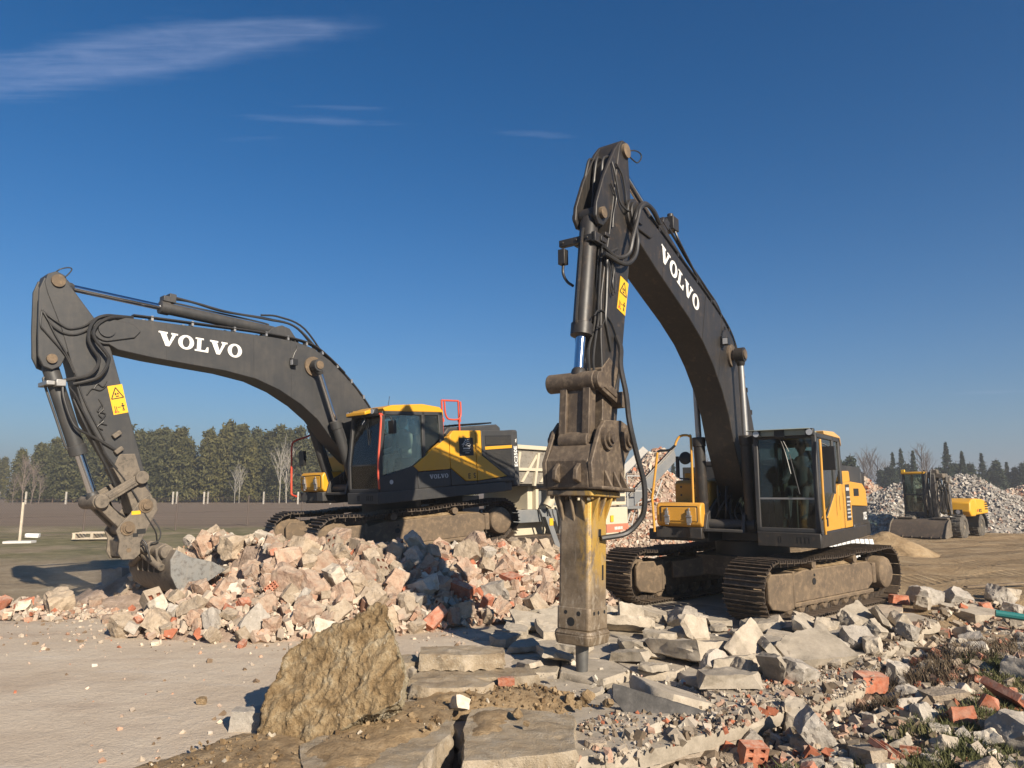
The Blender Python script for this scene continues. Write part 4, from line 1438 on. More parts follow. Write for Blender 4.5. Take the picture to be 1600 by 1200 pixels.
M['hammer'] = hammer_material()
RC = dict(label='crawler excavator with a hydraulic breaker on its upright arm and yellow tool box', loc=(4.49, 13.58, 0.0), pitch=0.0, head=rad(-140.4), slew=rad(14.34),
          old=True, boom_rot=rad(16.1), boom_scale=0.985, arm_rot=rad(26.6), arm_stretch=1.08, arm_depth=0.82, link_rod=(6.27, 3.34), bc_gland=0.735, h_pin=(6.33, 2.62))
r_root, r_arm, r_boom = excavator(RC)
RZ = RC['slew']
hoses(r_root, RZ, [
    (0.03, [(4.44, 0.30, 5.88), (4.71, 0.34, 5.95), (4.96, 0.36, 5.95), (5.15, 0.36, 5.84), (5.24, 0.36, 5.67), (5.41, 0.36, 5.34), (5.51, 0.34, 5.1), (5.73, 0.28, 5.0), (6.01, 0.24, 5.08)]),
    (0.03, [(4.4, 0.3, 5.86), (4.67, 0.33, 5.97), (4.95, 0.33, 5.98), (5.16, 0.33, 5.83), (5.27, 0.33, 5.6), (5.21, 0.33, 5.36), (5.32, 0.33, 5.1), (5.57, 0.30, 4.95), (5.99, 0.24, 4.99)]),
    (0.014, [(5.65, 0.2, 6.35), (5.61, 0.22, 6.2), (5.53, 0.22, 5.98), (5.47, 0.22, 5.84), (5.34, 0.25, 5.77), (5.19, 0.25, 5.82)]),
    (0.014, [(5.54, 0.2, 6.38), (5.4, 0.22, 6.26), (5.32, 0.22, 6.06), (5.3, 0.22, 5.93), (5.27, 0.22, 5.86)]),
    (0.012, [(5.69, 0.2, 6.04), (5.58, 0.21, 5.9), (5.59, 0.21, 5.79), (5.66, 0.21, 5.61), (5.69, 0.21, 5.43)]),
    (0.010, [(5.23, 0.20, 6.67), (5.0, 0.22, 6.77), (4.82, 0.22, 6.8), (4.79, 0.22, 6.74), (4.92, 0.22, 6.62), (5.09, 0.22, 6.61), (5.17, 0.20, 6.65)]),
    (0.034, [(5.66, 0.22, 3.98), (5.71, 0.3, 3.8), (5.8, 0.34, 3.55), (5.83, 0.42, 3.2), (5.92, 0.5, 2.85), (5.85, 0.55, 2.47), (5.78, 0.6, 2.14), (5.78, 0.6, 1.86), (5.80, 0.55, 1.7), (5.92, 0.42, 1.54), (6.2, 0.24, 1.49)]),
    (0.016, [(5.84, 0.1, 5.26), (5.91, 0.1, 4.84), (5.98, 0.1, 4.33), (6.0, 0.1, 4.19), (6.05, 0.1, 4.0), (6.17, 0.1, 3.75), (6.16, 0.1, 3.45)]),
    (0.016, [(5.85, 0.15, 5.25), (5.93, 0.15, 4.82), (6.0, 0.15, 4.32), (6.0, 0.15, 4.17), (6.09, 0.15, 3.89), (6.15, 0.15, 3.64), (6.14, 0.15, 3.45)]),
    (0.018, [(5.84, 0.0, 5.3), (5.92, 0.0, 4.8), (6.0, 0.0, 4.2), (6.1, -0.02, 3.8), (6.1, 0.02, 3.5)]),
    (0.016, [(5.82, -0.06, 5.3), (5.92, -0.06, 4.8), (5.99, -0.06, 4.2), (6.07, -0.08, 3.9), (6.05, -0.02, 3.6)]),
    (0.02, [(5.63, 0.24, 5.15), (5.81, 0.23, 5.05), (5.88, 0.22, 4.92), (5.86, 0.21, 4.78), (5.90, 0.21, 4.39), (5.93, 0.21, 4.16), (5.88, 0.21, 4.0), (5.80, 0.21, 3.77)]),
    (0.012, [(5.94, 0.2, 4.23), (5.78, 0.21, 4.14), (5.65, 0.21, 3.98), (5.56, 0.22, 3.77), (5.60, 0.22, 3.55), (5.70, 0.2, 3.3)]),
    (0.010, [(6.2, 0.2, 4.15), (6.07, 0.2, 4.25), (5.91, 0.2, 4.22), (6.02, 0.2, 4.05), (6.14, 0.2, 4.02)]),
    (0.010, [(5.86, 0.22, 4.95), (5.8, 0.23, 4.8), (5.82, 0.23, 4.62), (5.76, 0.23, 4.5), (5.72, 0.22, 4.7), (5.75, 0.22, 4.9), (5.7, 0.22, 5.0)]),
    (0.010, [(5.82, 0.22, 4.98), (5.72, 0.23, 4.85), (5.76, 0.23, 4.66), (5.7, 0.23, 4.55), (5.66, 0.22, 4.75), (5.7, 0.22, 4.95)]),
    (0.02, [(5.43, -0.15, 6.51), (5.62, -0.15, 6.5), (5.72, -0.15, 6.3), (5.82, -0.15, 6.0), (5.85, -0.15, 5.8)]),
    (0.02, [(5.40, -0.08, 6.56), (5.58, -0.06, 6.5), (5.66, -0.06, 6.25), (5.70, -0.06, 6.0), (5.78, -0.06, 5.5)]),
    (0.02, [(5.40, 0.08, 6.56), (5.62, 0.06, 6.45), (5.68, 0.06, 6.2), (5.72, 0.06, 5.9), (5.80, 0.08, 5.45)]),
    (0.02, [(3.29, 0.0, 6.33), (3.24, 0.1, 6.0), (2.87, 0.1, 5.78), (2.26, 0.1, 5.44), (1.77, 0.1, 5.26), (1.65, 0.1, 5.0)]),
], M['hose'])
# frame of valves and pipes clamped across the bucket cylinder
mb = MB()
mb.bb(6.02, 6.10, -0.36, 0.16, 5.16, 5.25)
mb.bb(5.84, 5.98, -0.2, 0.2, 5.17, 5.24)
mb.bb(5.75, 6.10, 0.12, 0.18, 5.14, 5.27)
for y in (-0.3, -0.1, 0.06):
    mb.cyl((6.10, y, 5.205), (6.115, y, 5.205), 0.018, n=8)
mb.bb(6.03, 6.13, -0.36, -0.26, 4.92, 5.12)
mb.tube([(6.08, -0.31, 4.92), (6.08, -0.31, 4.8), (6.1, -0.24, 4.68), (6.12, -0.14, 4.6)], 0.02, 8)
mb.bb(5.78, 5.9, -0.22, 0.22, 5.26, 5.31)
mb.build('valve_bracket', M['grey_worn'], r_root, bevel=0.008, rz=RZ)
mb = MB()
mb.bb(3.2, 3.42, -0.08, 0.1, 6.14, 6.36)
mb.cyl((3.3, 0.0, 6.36), (3.3, 0.0, 6.44), 0.05, n=12)
mb.build('line_valve', M['grey_worn'], r_root, bevel=0.01, rz=RZ)

# hydraulic breaker: bracket with cheeks, body, guide, tool
HX, HY = 6.27, 0.0
ham = link('hydraulic_breaker', None, r_root)


def chamf(a, c):
    return [(a, -a + c), (a, a - c), (a - c, a), (-a + c, a), (-a, a - c), (-a, -a + c), (-a + c, -a), (a - c, -a)]


def octo(cx, a, c, b=None):
    b = b or a
    return [(cx + x, y * b / a) for x, y in chamf(a, c)]


mb = MB()
mb.prism(chamf(0.212, 0.035), 0.47, 1.92, 'xy')
mb.prism(chamf(0.222, 0.03), 0.47, 0.72, 'xy')
mb.prism(chamf(0.235, 0.05), 0.31, 0.42, 'xy', poly2=chamf(0.255, 0.05))
mb.prism(chamf(0.255, 0.05), 0.42, 0.47, 'xy', poly2=chamf(0.225, 0.035))
# tapered fins under the top flange
for s in (1, -1):
    for y in (-0.15, 0.0, 0.15):
        mb.prism([(s * 0.19, 1.62), (s * 0.19, 1.98), (s * 0.31, 1.98), (s * 0.31, 1.94)], y - 0.018, y + 0.018)
    for x in (-0.15, 0.0, 0.15):
        mb.prism([(s * 0.19, 1.62), (s * 0.19, 1.98), (s * 0.31, 1.98), (s * 0.31, 1.94)], x - 0.018, x + 0.018, 'yz')
mb.prism(chamf(0.34, 0.05), 1.965, 2.035, 'xy')
for s in (1, -1):
    for t in (1, -1):
        mb.cyl((s * 0.27, t * 0.27, 1.93), (s * 0.27, t * 0.27, 2.06), 0.028, n=6)
body = mb.build('breaker_body', M['hammer'], r_root, bevel=0.014, rz=RZ)
Rm = Matrix.Rotation(RZ, 3, 'Z')
LEAN = rad(-2.6)


def place_h(o, off=(0, 0, 0)):
    o.location = Rm @ Vector((HX + off[0], HY + off[1], off[2]))
    o.rotation_euler = (0, LEAN, RZ)


bpy.data.objects.remove(ham)
place_h(body)
mb = MB()
for z, h_ in ((1.55, 0.09), (1.10, 0.17)):
    mb.bb(-0.05 if z > 1.3 else -0.11, 0.01 if z > 1.3 else -0.075, 0.208, 0.2155, z - h_ / 2, z + h_ / 2)
for x, z in ((-0.12, 0.66), (0.02, 0.66), (0.12, 0.66)):
    mb.cyl((x, 0.215, z), (x, 0.2245, z), 0.022, n=12)
for y, z, r in ((-0.09, 0.66, 0.022), (0.08, 0.655, 0.026), (-0.02, 0.56, 0.05)):
    mb.cyl((0.215, y, z), (0.2245, y, z), r, n=12)
mb.build('body_slot', M['black'], body)
mb = MB()
mb.lathe((0, 0, 0.31), (0, 0, -1), [(0, 0.078), (0.06, 0.076), (0.30, 0.068), (0.42, 0.056), (0.45, 0.046)], 24)
mb.build('breaker_tool', paint('worn_tool_steel', (0.13, 0.13, 0.125), 0.4, 0.5, (0.42, 0.38, 0.32), metal=0.5), body)
mb = MB()
cheek = [(0.46, 2.05), (0.50, 2.34), (0.30, 2.74), (0.18, 2.86), (-0.05, 2.88), (-0.22, 2.9), (-0.40, 2.86), (-0.50, 2.74), (-0.48, 2.58), (-0.34, 2.42), (-0.31, 2.36), (-0.31, 2.05)]
for s in (1, -1):
    mb.prism(cheek, s * 0.28, s * 0.34)
mb.bb(-0.30, 0.40, -0.28, 0.28, 2.03, 2.40)
mb.prism([(0.40, 2.03), (0.47, 2.05), (0.49, 2.36), (0.36, 2.56), (0.28, 2.58), (0.30, 2.4)], -0.28, 0.28)
for y in (-0.12, 0.16):
    mb.prism([(0.46, 2.10), (0.58, 2.14), (0.57, 2.26), (0.48, 2.34)], y - 0.03, y + 0.03)
for s in (1, -1):
    for x in (-0.2, -0.02, 0.2):
        mb.prism([(s * 0.34, 2.04), (s * 0.47, 2.04), (s * 0.36, 2.26), (s * 0.34, 2.27)], x - 0.02, x + 0.02, 'yz')
mb.bb(-0.36, 0.46, -0.46, 0.46, 2.037, 2.075)
brk = mb.build('breaker_bracket', M['iron'], r_root, bevel=0.012, rz=RZ)
place_h(brk, (-0.10, 0, 0))
mb = MB()
for (x, z, r) in ((-0.33, 2.68, 0.095), (0.16, 2.64, 0.09)):
    mb.cyl((x, -0.42, z), (x, 0.42, z), r, n=22)
    for s in (1, -1):
        mb.cyl((x, s * 0.34, z), (x, s * 0.385, z), r * 1.5, n=24)
        mb.cyl((x, s * 0.42, z), (x, s * 0.45, z), r * 0.62, n=12)
mb.build('bracket_pin', M['iron'], brk)

# ------------------------------------------------------------------ the digging machine (left)
LC = dict(label='dark grey and yellow crawler excavator digging with a bucket behind the rubble pile', loc=(-2.66, 16.28, 0.712), pitch=rad(3.9), head=rad(-144.3), slew=rad(13.3),
          old=False, boom_rot=0.0, boom_scale=1.0, arm_rot=0.0, arm_stretch=1.0, arm_depth=1.0, link_rod=(6.10, 1.55), bc_gland=0.66, h_pin=(5.70, 1.09))
l_root, l_arm, l_boom = excavator(LC)
LZ = LC['slew']
hoses(l_root, LZ, [
    (0.028, [(5.6, 0.2, 4.6), (5.88, 0.26, 4.58), (6.06, 0.3, 4.56), (6.2, 0.3, 4.49), (6.29, 0.3, 4.33), (6.31, 0.3, 4.15), (6.25, 0.3, 4.0), (6.16, 0.3, 3.85), (6.19, 0.3, 3.69), (6.31, 0.3, 3.56), (6.52, 0.25, 3.5), (6.65, 0.2, 3.47)]),
    (0.028, [(5.6, 0.16, 4.6), (5.88, 0.28, 4.56), (6.06, 0.33, 4.5), (6.19, 0.33, 4.39), (6.25, 0.33, 4.25), (6.21, 0.33, 4.13), (6.09, 0.33, 3.98), (6.02, 0.33, 3.85), (6.07, 0.33, 3.67), (6.18, 0.3, 3.53), (6.35, 0.25, 3.46), (6.5, 0.22, 3.42)]),
    (0.014, [(6.23, 0.24, 4.48), (6.32, 0.22, 4.39), (6.44, 0.21, 4.33), (6.58, 0.21, 4.31), (6.73, 0.21, 4.4), (6.84, 0.2, 4.48), (6.94, 0.2, 4.56)]),
    (0.014, [(6.18, 0.24, 4.45), (6.32, 0.22, 4.3), (6.48, 0.21, 4.22), (6.64, 0.21, 4.23), (6.8, 0.21, 4.34), (6.92, 0.2, 4.54)]),
    (0.012, [(6.85, 0.2, 4.41), (6.74, 0.205, 4.17), (6.58, 0.205, 3.88), (6.46, 0.205, 3.58), (6.38, 0.205, 3.3), (6.27, 0.205, 3.02), (6.15, 0.205, 2.77), (6.03, 0.205, 2.53)]),
    (0.012, [(6.93, 0.2, 4.58), (6.95, 0.2, 4.33), (6.87, 0.2, 4.21), (6.62, 0.205, 3.9), (6.48, 0.205, 3.6)]),
    (0.016, [(6.55, 0.2, 3.38), (6.46, 0.205, 3.25), (6.36, 0.205, 3.02), (6.24, 0.205, 2.77), (6.12, 0.205, 2.54), (6.0, 0.205, 2.28), (5.84, 0.205, 2.06)]),
    (0.022, [(6.64, 0.2, 3.44), (6.63, 0.22, 3.21), (6.52, 0.24, 2.84), (6.4, 0.25, 2.69), (6.13, 0.22, 2.54), (5.8, 0.22, 2.32)]),
    (0.024, [(6.45, 0.1, 3.2), (6.3, 0.15, 2.8), (6.1, 0.16, 2.35), (5.95, 0.15, 2.05), (5.8, 0.12, 1.7), (5.75, 0.1, 1.5)]),
    (0.012, [(6.05, 0.2, 2.35), (5.94, 0.205, 2.17), (5.74, 0.205, 1.9), (5.55, 0.24, 1.58), (5.42, 0.26, 1.28), (5.26, 0.25, 1.0), (5.21, 0.2, 0.83)]),
    (0.010, [(6.77, 0.15, 5.17), (6.7, 0.2, 5.25), (6.58, 0.2, 5.30), (6.53, 0.2, 5.28), (6.58, 0.2, 5.19), (6.67, 0.19, 5.09)]),
    (0.016, [(5.93, 0.1, 1.62), (5.83, -0.0, 1.43), (5.62, -0.05, 1.26)]),
    (0.009, [(6.0, 0.2, 3.5), (6.06, 0.21, 3.4), (6.14, 0.21, 3.44), (6.2, 0.21, 3.36)]),
    (0.009, [(6.0, 0.2, 3.42), (6.1, 0.21, 3.34), (6.22, 0.21, 3.36), (6.3, 0.21, 3.26)]),
    (0.010, [(6.12, 0.2, 3.2), (6.05, 0.21, 3.05), (6.12, 0.21, 2.95), (6.05, 0.21, 2.85), (6.14, 0.21, 2.75), (6.06, 0.21, 2.7)]),
    (0.010, [(6.08, 0.2, 3.1), (6.14, 0.21, 3.0), (6.02, 0.21, 2.95), (6.1, 0.21, 2.82), (6.0, 0.21, 2.78)]),
], M['hose'])
mb = MB()
mb.bb(6.60, 6.74, -0.18, 0.25, 3.38, 3.49)
mb.bb(6.74, 6.86, -0.22, 0.2, 3.40, 3.47)
mb.build('hose_clamp', M['fitting'], l_root, bevel=0.01, rz=LZ)
for x, z in ((5.86, 2.62), (5.83, 2.36)):
    mb = MB()
    mb.T = face_matrix((x, 0.235, z), (0.8, 0, -0.6), (0.6, 0, 0.8))
    mb.bb(-0.07, 0.07, -0.035, 0.035, -0.04, 0.035)
    mb.build('hose_coupling', M['dusty_steel'], l_arm, bevel=0.01)
# quick coupler with its tilting bucket
mb = MB()
plate = [(5.67, 1.30), (5.50, 1.52), (5.36, 1.60), (5.24, 1.50), (5.22, 1.34), (5.30, 1.22), (5.40, 1.02), (5.50, 0.84), (5.50, 0.66), (5.60, 0.58), (5.78, 0.60), (5.84, 0.72), (5.82, 0.92), (5.87, 1.06), (5.80, 1.18)]
for s in (1, -1):
    mb.prism(plate, s * 0.22, s * 0.265)
mb.prism([(5.62, 1.02), (5.40, 1.16), (5.46, 0.9), (5.56, 0.66), (5.78, 0.64), (5.80, 0.9)], -0.22, 0.22)
cpl = mb.build('quick_coupler', M['dusty_steel'], l_root, bevel=0.01, rz=LZ)
mb = MB()
for x, z in ((5.42, 1.43), (5.70, 1.09)):
    mb.cyl((x, -0.34, z), (x, 0.34, z), 0.06, n=16)
    for s in (1, -1):
        mb.lathe((x, s * 0.265, z), (0, s, 0), [(0, 0.115), (0.02, 0.115), (0.022, 0.085), (0.04, 0.08), (0.042, 0.04), (0.07, 0.035)], 22)
mb.cyl((5.68, 0.264, 0.74), (5.68, 0.268, 0.74), 0.038, n=16)
mb.build('coupler_pin', M['muddy'], cpl)
mb = MB()
mb.bb(5.50, 5.64, 0.265, 0.269, 1.30, 1.36)
mb.build('paint_mark', M['decal'], cpl)
mb = MB()
mb.bb(5.42, 5.56, 0.266, 0.272, 0.98, 1.06)
mb.bb(5.54, 5.62, 0.266, 0.272, 0.94, 1.0)
mb.build('coupler_slot', M['black'], cpl)
Wb = 0.80
outer = [(5.16, 0.70), (5.26, 0.55), (5.255, 0.30), (5.17, 0.10), (4.99, -0.05), (4.70, 0.09), (4.33, 0.265)]
inner = [(4.35, 0.29), (4.72, 0.12), (4.99, -0.015), (5.14, 0.12), (5.22, 0.30), (5.225, 0.54), (5.14, 0.68)]
mb = MB()
mb.prism(outer + inner, -Wb, Wb)
mb.prism([(4.40, 0.215), (4.26, 0.285), (4.27, 0.31), (4.42, 0.26)], -Wb - 0.01, Wb + 0.01)
bk = mb.build('bucket', M['dusty_steel'], l_root, bevel=0.006, rz=LZ)
for s in (1, -1):
    MB().prism([(5.16, 0.70), (5.26, 0.55), (5.255, 0.30), (5.17, 0.10), (4.99, -0.05), (4.70, 0.09), (4.33, 0.265), (4.55, 0.42), (4.95, 0.56)], s * Wb, s * (Wb + 0.03)).build('bucket_side_plate', M['bright_steel'], bk, bevel=0.005)
mb = MB()
mb.cyl((5.22, -0.62, 0.66), (5.22, 0.62, 0.66), 0.105, n=20)
mb.prism([(5.1, 0.58), (5.35, 0.58), (5.48, 0.74), (5.3, 0.84), (5.1, 0.78)], -0.2, 0.2)
mb.prism([(5.1, 0.45), (5.32, 0.45), (5.36, 0.72), (5.2, 0.8), (5.08, 0.72)], -0.5, -0.44)
mb.prism([(5.1, 0.45), (5.32, 0.45), (5.36, 0.72), (5.2, 0.8), (5.08, 0.72)], 0.44, 0.5)
mb.cyl((5.36, 0.05, 0.62), (5.30, 0.60, 0.42), 0.06, n=14)
mb.cyl((5.36, -0.05, 0.62), (5.30, -0.60, 0.42), 0.06, n=14)
for y in (-0.3, -0.1, 0.14, 0.36):
    mb.prism([(5.24, 0.30), (5.33, 0.34), (5.32, 0.60), (5.22, 0.62)], y - 0.02, y + 0.02)
mb.build('bucket_mount', M['dusty_steel'], bk, bevel=0.01)
hoses(l_root, LZ, [(0.014, [(5.5, 0.2, 0.95), (5.42, 0.3, 0.8), (5.4, 0.28, 0.66), (5.36, 0.14, 0.66)]), (0.014, [(5.5, 0.15, 0.9), (5.44, 0.36, 0.74), (5.4, 0.4, 0.55), (5.34, 0.35, 0.52)]),
                   (0.012, [(5.3, 0.27, 1.2), (5.2, 0.3, 1.0), (5.22, 0.3, 0.85), (5.34, 0.26, 0.8)])], M['hose'])

# ------------------------------------------------------------------ operators in their seats
skinm = plain('skin', (0.42, 0.23, 0.15), 0.55)
hairm = plain('dark_hair', (0.02, 0.015, 0.012), 0.6)


def seat_operator(cfg, label, jacket, trousers, **kw):
    E_ = Matrix.Translation(Vector(cfg['loc'])) @ (Matrix.Rotation(cfg['head'], 4, 'Z') @ Matrix.Rotation(cfg['pitch'], 4, 'Y')) @ Matrix.Rotation(cfg['slew'], 4, 'Z')
    X = E_ @ Matrix.Translation(Vector(kw.pop('seat_at', (0.48, 1.10, 2.02))))
    return operator(X.translation, X.to_euler(), label, jacket, trousers, skinm, hairm, **kw)


seat_operator(RC, 'operator in dark jacket and sunglasses behind the windscreen of the breaker machine', plain('dark_jacket', (0.03, 0.034, 0.045), 0.85), plain('dark_trousers', (0.035, 0.04, 0.05), 0.9), seat_at=(0.55, 1.12, 2.02))
seat_operator(LC, 'operator in a pale grey hooded jacket inside the yellow-roofed cab', plain('pale_jacket', (0.42, 0.42, 0.40), 0.85), plain('work_trousers', (0.08, 0.085, 0.09), 0.9), shades=False, hood=True)
# ------------------------------------------------------------------ ground
RIDGE = [(-6.6, 14.4, 0.95, 1.9), (-5.9, 14.0, 1.18, 2.3), (-5.1, 13.3, 1.20, 2.75), (-4.4, 12.8, 1.16, 2.75), (-3.6, 12.6, 1.10, 2.7), (-2.6, 12.8, 1.06, 2.5), (-1.6, 13.25, 1.02, 2.4), (-0.7, 13.9, 0.97, 2.4), (0.3, 14.6, 0.90, 2.3), (1.2, 15.2, 0.65, 2.0)]
RR = []
for i in range(len(RIDGE) - 1):
    for j in range(5):
        t = j / 5
        RR.append(tuple(a + (b - a) * t for a, b in zip(RIDGE[i], RIDGE[i + 1])))
RR.append(RIDGE[-1])
RRA = np.array(RR)
LX, LY, LH = -2.66, 16.28, rad(-144.3)


def pile_h(x, y):
    """height of the brick heap and of the pad of rubble the left machine stands on"""
    d = np.hypot(RRA[:, 0] - x, RRA[:, 1] - y)
    h = float(np.max(RRA[:, 2] * np.clip(1 - d / RRA[:, 3], 0, 1) ** 0.85))
    bite = math.hypot((x + 6.15) / 1.25, (y - 12.35) / 1.0)            # where the bucket has dug in
    if bite < 1.25:
        h *= max(0.0, min(1.0, (bite - 0.75) / 0.5))
    ux, uy = x - LX, y - LY
    lx = ux * math.cos(LH) + uy * math.sin(LH)
    ly = -ux * math.sin(LH) + uy * math.cos(LH)
    cut = math.hypot((x + 5.15) / 1.15, (y - 12.0) / 0.85)
    if cut < 1.0:
        h = min(h, 0.12 + 0.5 * cut ** 4)
    if x < -5.3 and y < 12.6:
        h *= max(0.0, 1 - (-5.3 - x) / 0.5)
    out = math.hypot(max(0, abs(lx) - 2.5), max(0, abs(ly) - 1.75))
    pad = 0.712 - 0.068 * max(-2.6, min(2.6, lx)) - 0.03 - 0.62 * out
    return max(h, pad, 0.0)


SLAB_EDGE = [(-40, 3.2), (-1.9, 4.4), (0.2, 5.45), (1.02, 6.0), (1.99, 6.68), (3.19, 7.46), (3.70, 7.85), (4.7, 9.4), (6.2, 11.0), (8.2, 13.2), (60, 22)]


def edge_y(x):
    for (xa, ya), (xb, yb) in zip(SLAB_EDGE, SLAB_EDGE[1:]):
        if xa <= x <= xb:
            return ya + (yb - ya) * (x - xa) / (xb - xa)
    return 3.2 if x < 0 else 22.0


def smooth(a, b, x):
    t = max(0.0, min(1.0, (x - a) / (b - a)))
    return t * t * (3 - 2 * t)


def nz(x, y, s, seed=0.0):
    return noise.noise((x * s, y * s, seed))


def ground_h(x, y):
    """lie of the land: under the old floor it is flat, to the right it drops to rough debris, far off it is level field"""
    base = -0.15
    e = edge_y(x)
    d = e - y                                            # how far in front of the floor's broken edge
    right = smooth(0.0, 0.35, d)
    base -= right * (0.05 + 0.03 * nz(x, y, 0.9, 3))
    if x > 0.8:
        base -= 0.13 * math.exp(-((d - 0.25) / 0.35) ** 2)
    if x > -0.5 and d > 0:
        base += right * (0.13 * max(0, nz(x, y, 0.55, 9)) + 0.05 * nz(x, y, 1.7, 5))
        base += 0.22 * math.exp(-((x - 3.9) ** 2 / 2.2 + (y - 6.9) ** 2 / 0.9)) + 0.25 * math.exp(-((x - 6.6) ** 2 / 3 + (y - 9.3) ** 2 / 1.6))
    far = smooth(14.0, 20.0, y)
    base += far * 0.11 + far * 0.04 * nz(x, y, 0.35, 1)
    if x > 5 and y > 10:
        k = smooth(5.5, 8.5, x) * smooth(11.0, 13.5, y)
        base += k * (0.16 + 0.05 * nz(x, y, 0.7, 2) + 0.02 * nz(x, y, 3.1, 4))
        # rutted sand with tyre marks running off to the right
        base += k * 0.04 * math.sin((0.9 * x + 2.6 * y) * 1.1 + 2.0 * nz(x, y, 0.25, 6)) * smooth(0.1, 0.5, nz(x, y, 0.18, 8) + 0.4)
    if x < -6.2 and 11.5 < y < 16:
        base += 0.15 * smooth(-6.2, -8, x) * smooth(11.5, 12.5, y)
    return base


xs = np.unique(np.round(np.concatenate([np.linspace(-420, -60, 19), np.linspace(-60, -12, 50), np.arange(-12, 12.001, 0.14), np.linspace(12, 40, 100), np.linspace(40, 420, 20)]), 3))
ys = np.unique(np.round(np.concatenate([np.linspace(-60, 2.5, 9), np.arange(2.5, 15.001, 0.14), np.linspace(15, 45, 130), np.linspace(45, 160, 30), np.linspace(160, 600, 10)]), 3))
gv = [(x, y, ground_h(x, y) if abs(x) < 60 and 2 < y < 60 else -0.04) for y in ys for x in xs]
nx = len(xs)
gf = [(j * nx + i, j * nx + i + 1, (j + 1) * nx + i + 1, (j + 1) * nx + i) for j in range(len(ys) - 1) for i in range(nx - 1)]


def ground_material():
    m, nt, b = newmat('site_ground')
    P_ = coords(nt, 'World')
    sp = N(nt, 'ShaderNodeSeparateXYZ')
    nt.links.new(P_, sp.inputs[0])
    X, Y_ = sp.outputs[0], sp.outputs[1]
    n_big = ntex(nt, P_, 0.22, 6, 0.6)
    n_mid = ntex(nt, P_, 1.3, 7, 0.65)
    n_fin = ntex(nt, P_, 14, 6, 0.7)
    n_vf = ntex(nt, P_, 70, 3, 0.7)
    wob = nmath(nt, 'MULTIPLY', nmath(nt, 'SUBTRACT', n_mid, 0.5), 5.0)
    wobb = nmath(nt, 'MULTIPLY', nmath(nt, 'SUBTRACT', n_big, 0.5), 14.0)

    def step(v, a, b_):
        mr = N(nt, 'ShaderNodeMapRange', interpolation_type='SMOOTHSTEP')
        mr.inputs['From Min'].default_value = a
        mr.inputs['From Max'].default_value = b_
        nt.links.new(v, mr.inputs['Value'])
        return mr.outputs[0]
    debris = ramp(nt, n_mid, [(0.3, (0.10, 0.073, 0.05)), (0.5, (0.175, 0.135, 0.097)), (0.7, (0.27, 0.22, 0.168))])
    sand = ramp(nt, n_mid, [(0.28, (0.235, 0.16, 0.085)), (0.5, (0.345, 0.245, 0.138)), (0.72, (0.44, 0.33, 0.20))])
    dirt = ramp(nt, n_mid, [(0.3, (0.22, 0.165, 0.105)), (0.55, (0.32, 0.255, 0.17)), (0.75, (0.42, 0.35, 0.25))])
    grass = ramp(nt, n_mid, [(0.3, (0.11, 0.108, 0.048)), (0.55, (0.20, 0.175, 0.09)), (0.75, (0.30, 0.25, 0.15))])
    row = coords(nt, 'World', scale=(0.05, 1.0, 1))
    fld = ramp(nt, ntex(nt, row, 0.55, 5, 0.6), [(0.3, (0.165, 0.122, 0.088)), (0.7, (0.235, 0.18, 0.13))])
    xw = nmath(nt, 'ADD', X, nmath(nt, 'MULTIPLY', wob, 0.6))
    yw = nmath(nt, 'ADD', Y_, nmath(nt, 'MULTIPLY', wob, 0.7))
    ywb = nmath(nt, 'ADD', Y_, wobb)
    isright = step(xw, 5.0, 8.0)
    c = nmix(nt, nmath(nt, 'MULTIPLY', step(yw, 10.5, 13.0), isright), debris, sand)
    isleft = nmath(nt, 'SUBTRACT', 1.0, step(xw, -7.0, -4.0))
    # tread rows pressed into the sand by passing tyres and tracks
    def bands(scale, dist, rot, vec_scale=(1, 1, 1)):
        w = N(nt, 'ShaderNodeTexWave', wave_type='BANDS', bands_direction='X')
        w.inputs['Scale'].default_value = scale
        w.inputs['Distortion'].default_value = dist
        w.inputs['Detail'].default_value = 2
        w.inputs['Detail Scale'].default_value = 0.4
        nt.links.new(coords(nt, 'World', rot=(0, 0, rot), scale=vec_scale), w.inputs['Vector'])
        return w.outputs[1]
    lanes = ramp(nt, bands(0.16, 2.2, 1.25), [(0.62, 0.0), (0.78, 1.0)])
    tread = ramp(nt, bands(1.5, 1.0, -0.32), [(0.35, 0.0), (0.65, 1.0)])
    sandy = nmath(nt, 'MULTIPLY', nmath(nt, 'MULTIPLY', step(yw, 11.5, 14.0), isright), nmath(nt, 'SUBTRACT', 1.0, step(Y_, 40, 50)))
    press = nmath(nt, 'MULTIPLY', nmath(nt, 'MULTIPLY', lanes, tread), sandy)
    c = nmix(nt, nmath(nt, 'MULTIPLY', press, 0.45), c, (0.19, 0.13, 0.07))
    c = nmix(nt, nmath(nt, 'MULTIPLY', step(yw, 12.0, 13.0), isleft), c, dirt)
    c = nmix(nt, nmath(nt, 'MULTIPLY', nmath(nt, 'MULTIPLY', step(ywb, 19.0, 25.0), isleft), step(n_big, 0.3, 0.55)), c, grass)
    behind = nmath(nt, 'MULTIPLY', step(yw, 17.0, 20.0), nmath(nt, 'SUBTRACT', 1.0, isleft))
    c = nmix(nt, nmath(nt, 'MULTIPLY', behind, nmath(nt, 'SUBTRACT', 1.0, isright)), c, dirt)
    c = nmix(nt, nmath(nt, 'MULTIPLY', step(Y_, 38, 44), nmath(nt, 'SUBTRACT', 1.0, step(X, 4, 20))), c, fld)
    c = nmix(nt, nmath(nt, 'MULTIPLY', step(Y_, 52, 60), step(X, 4, 20)), c, grass)
    c = nmix(nt, 0.45, c, ramp(nt, n_fin, [(0.3, 0.3), (0.7, 0.78)]), 'OVERLAY')
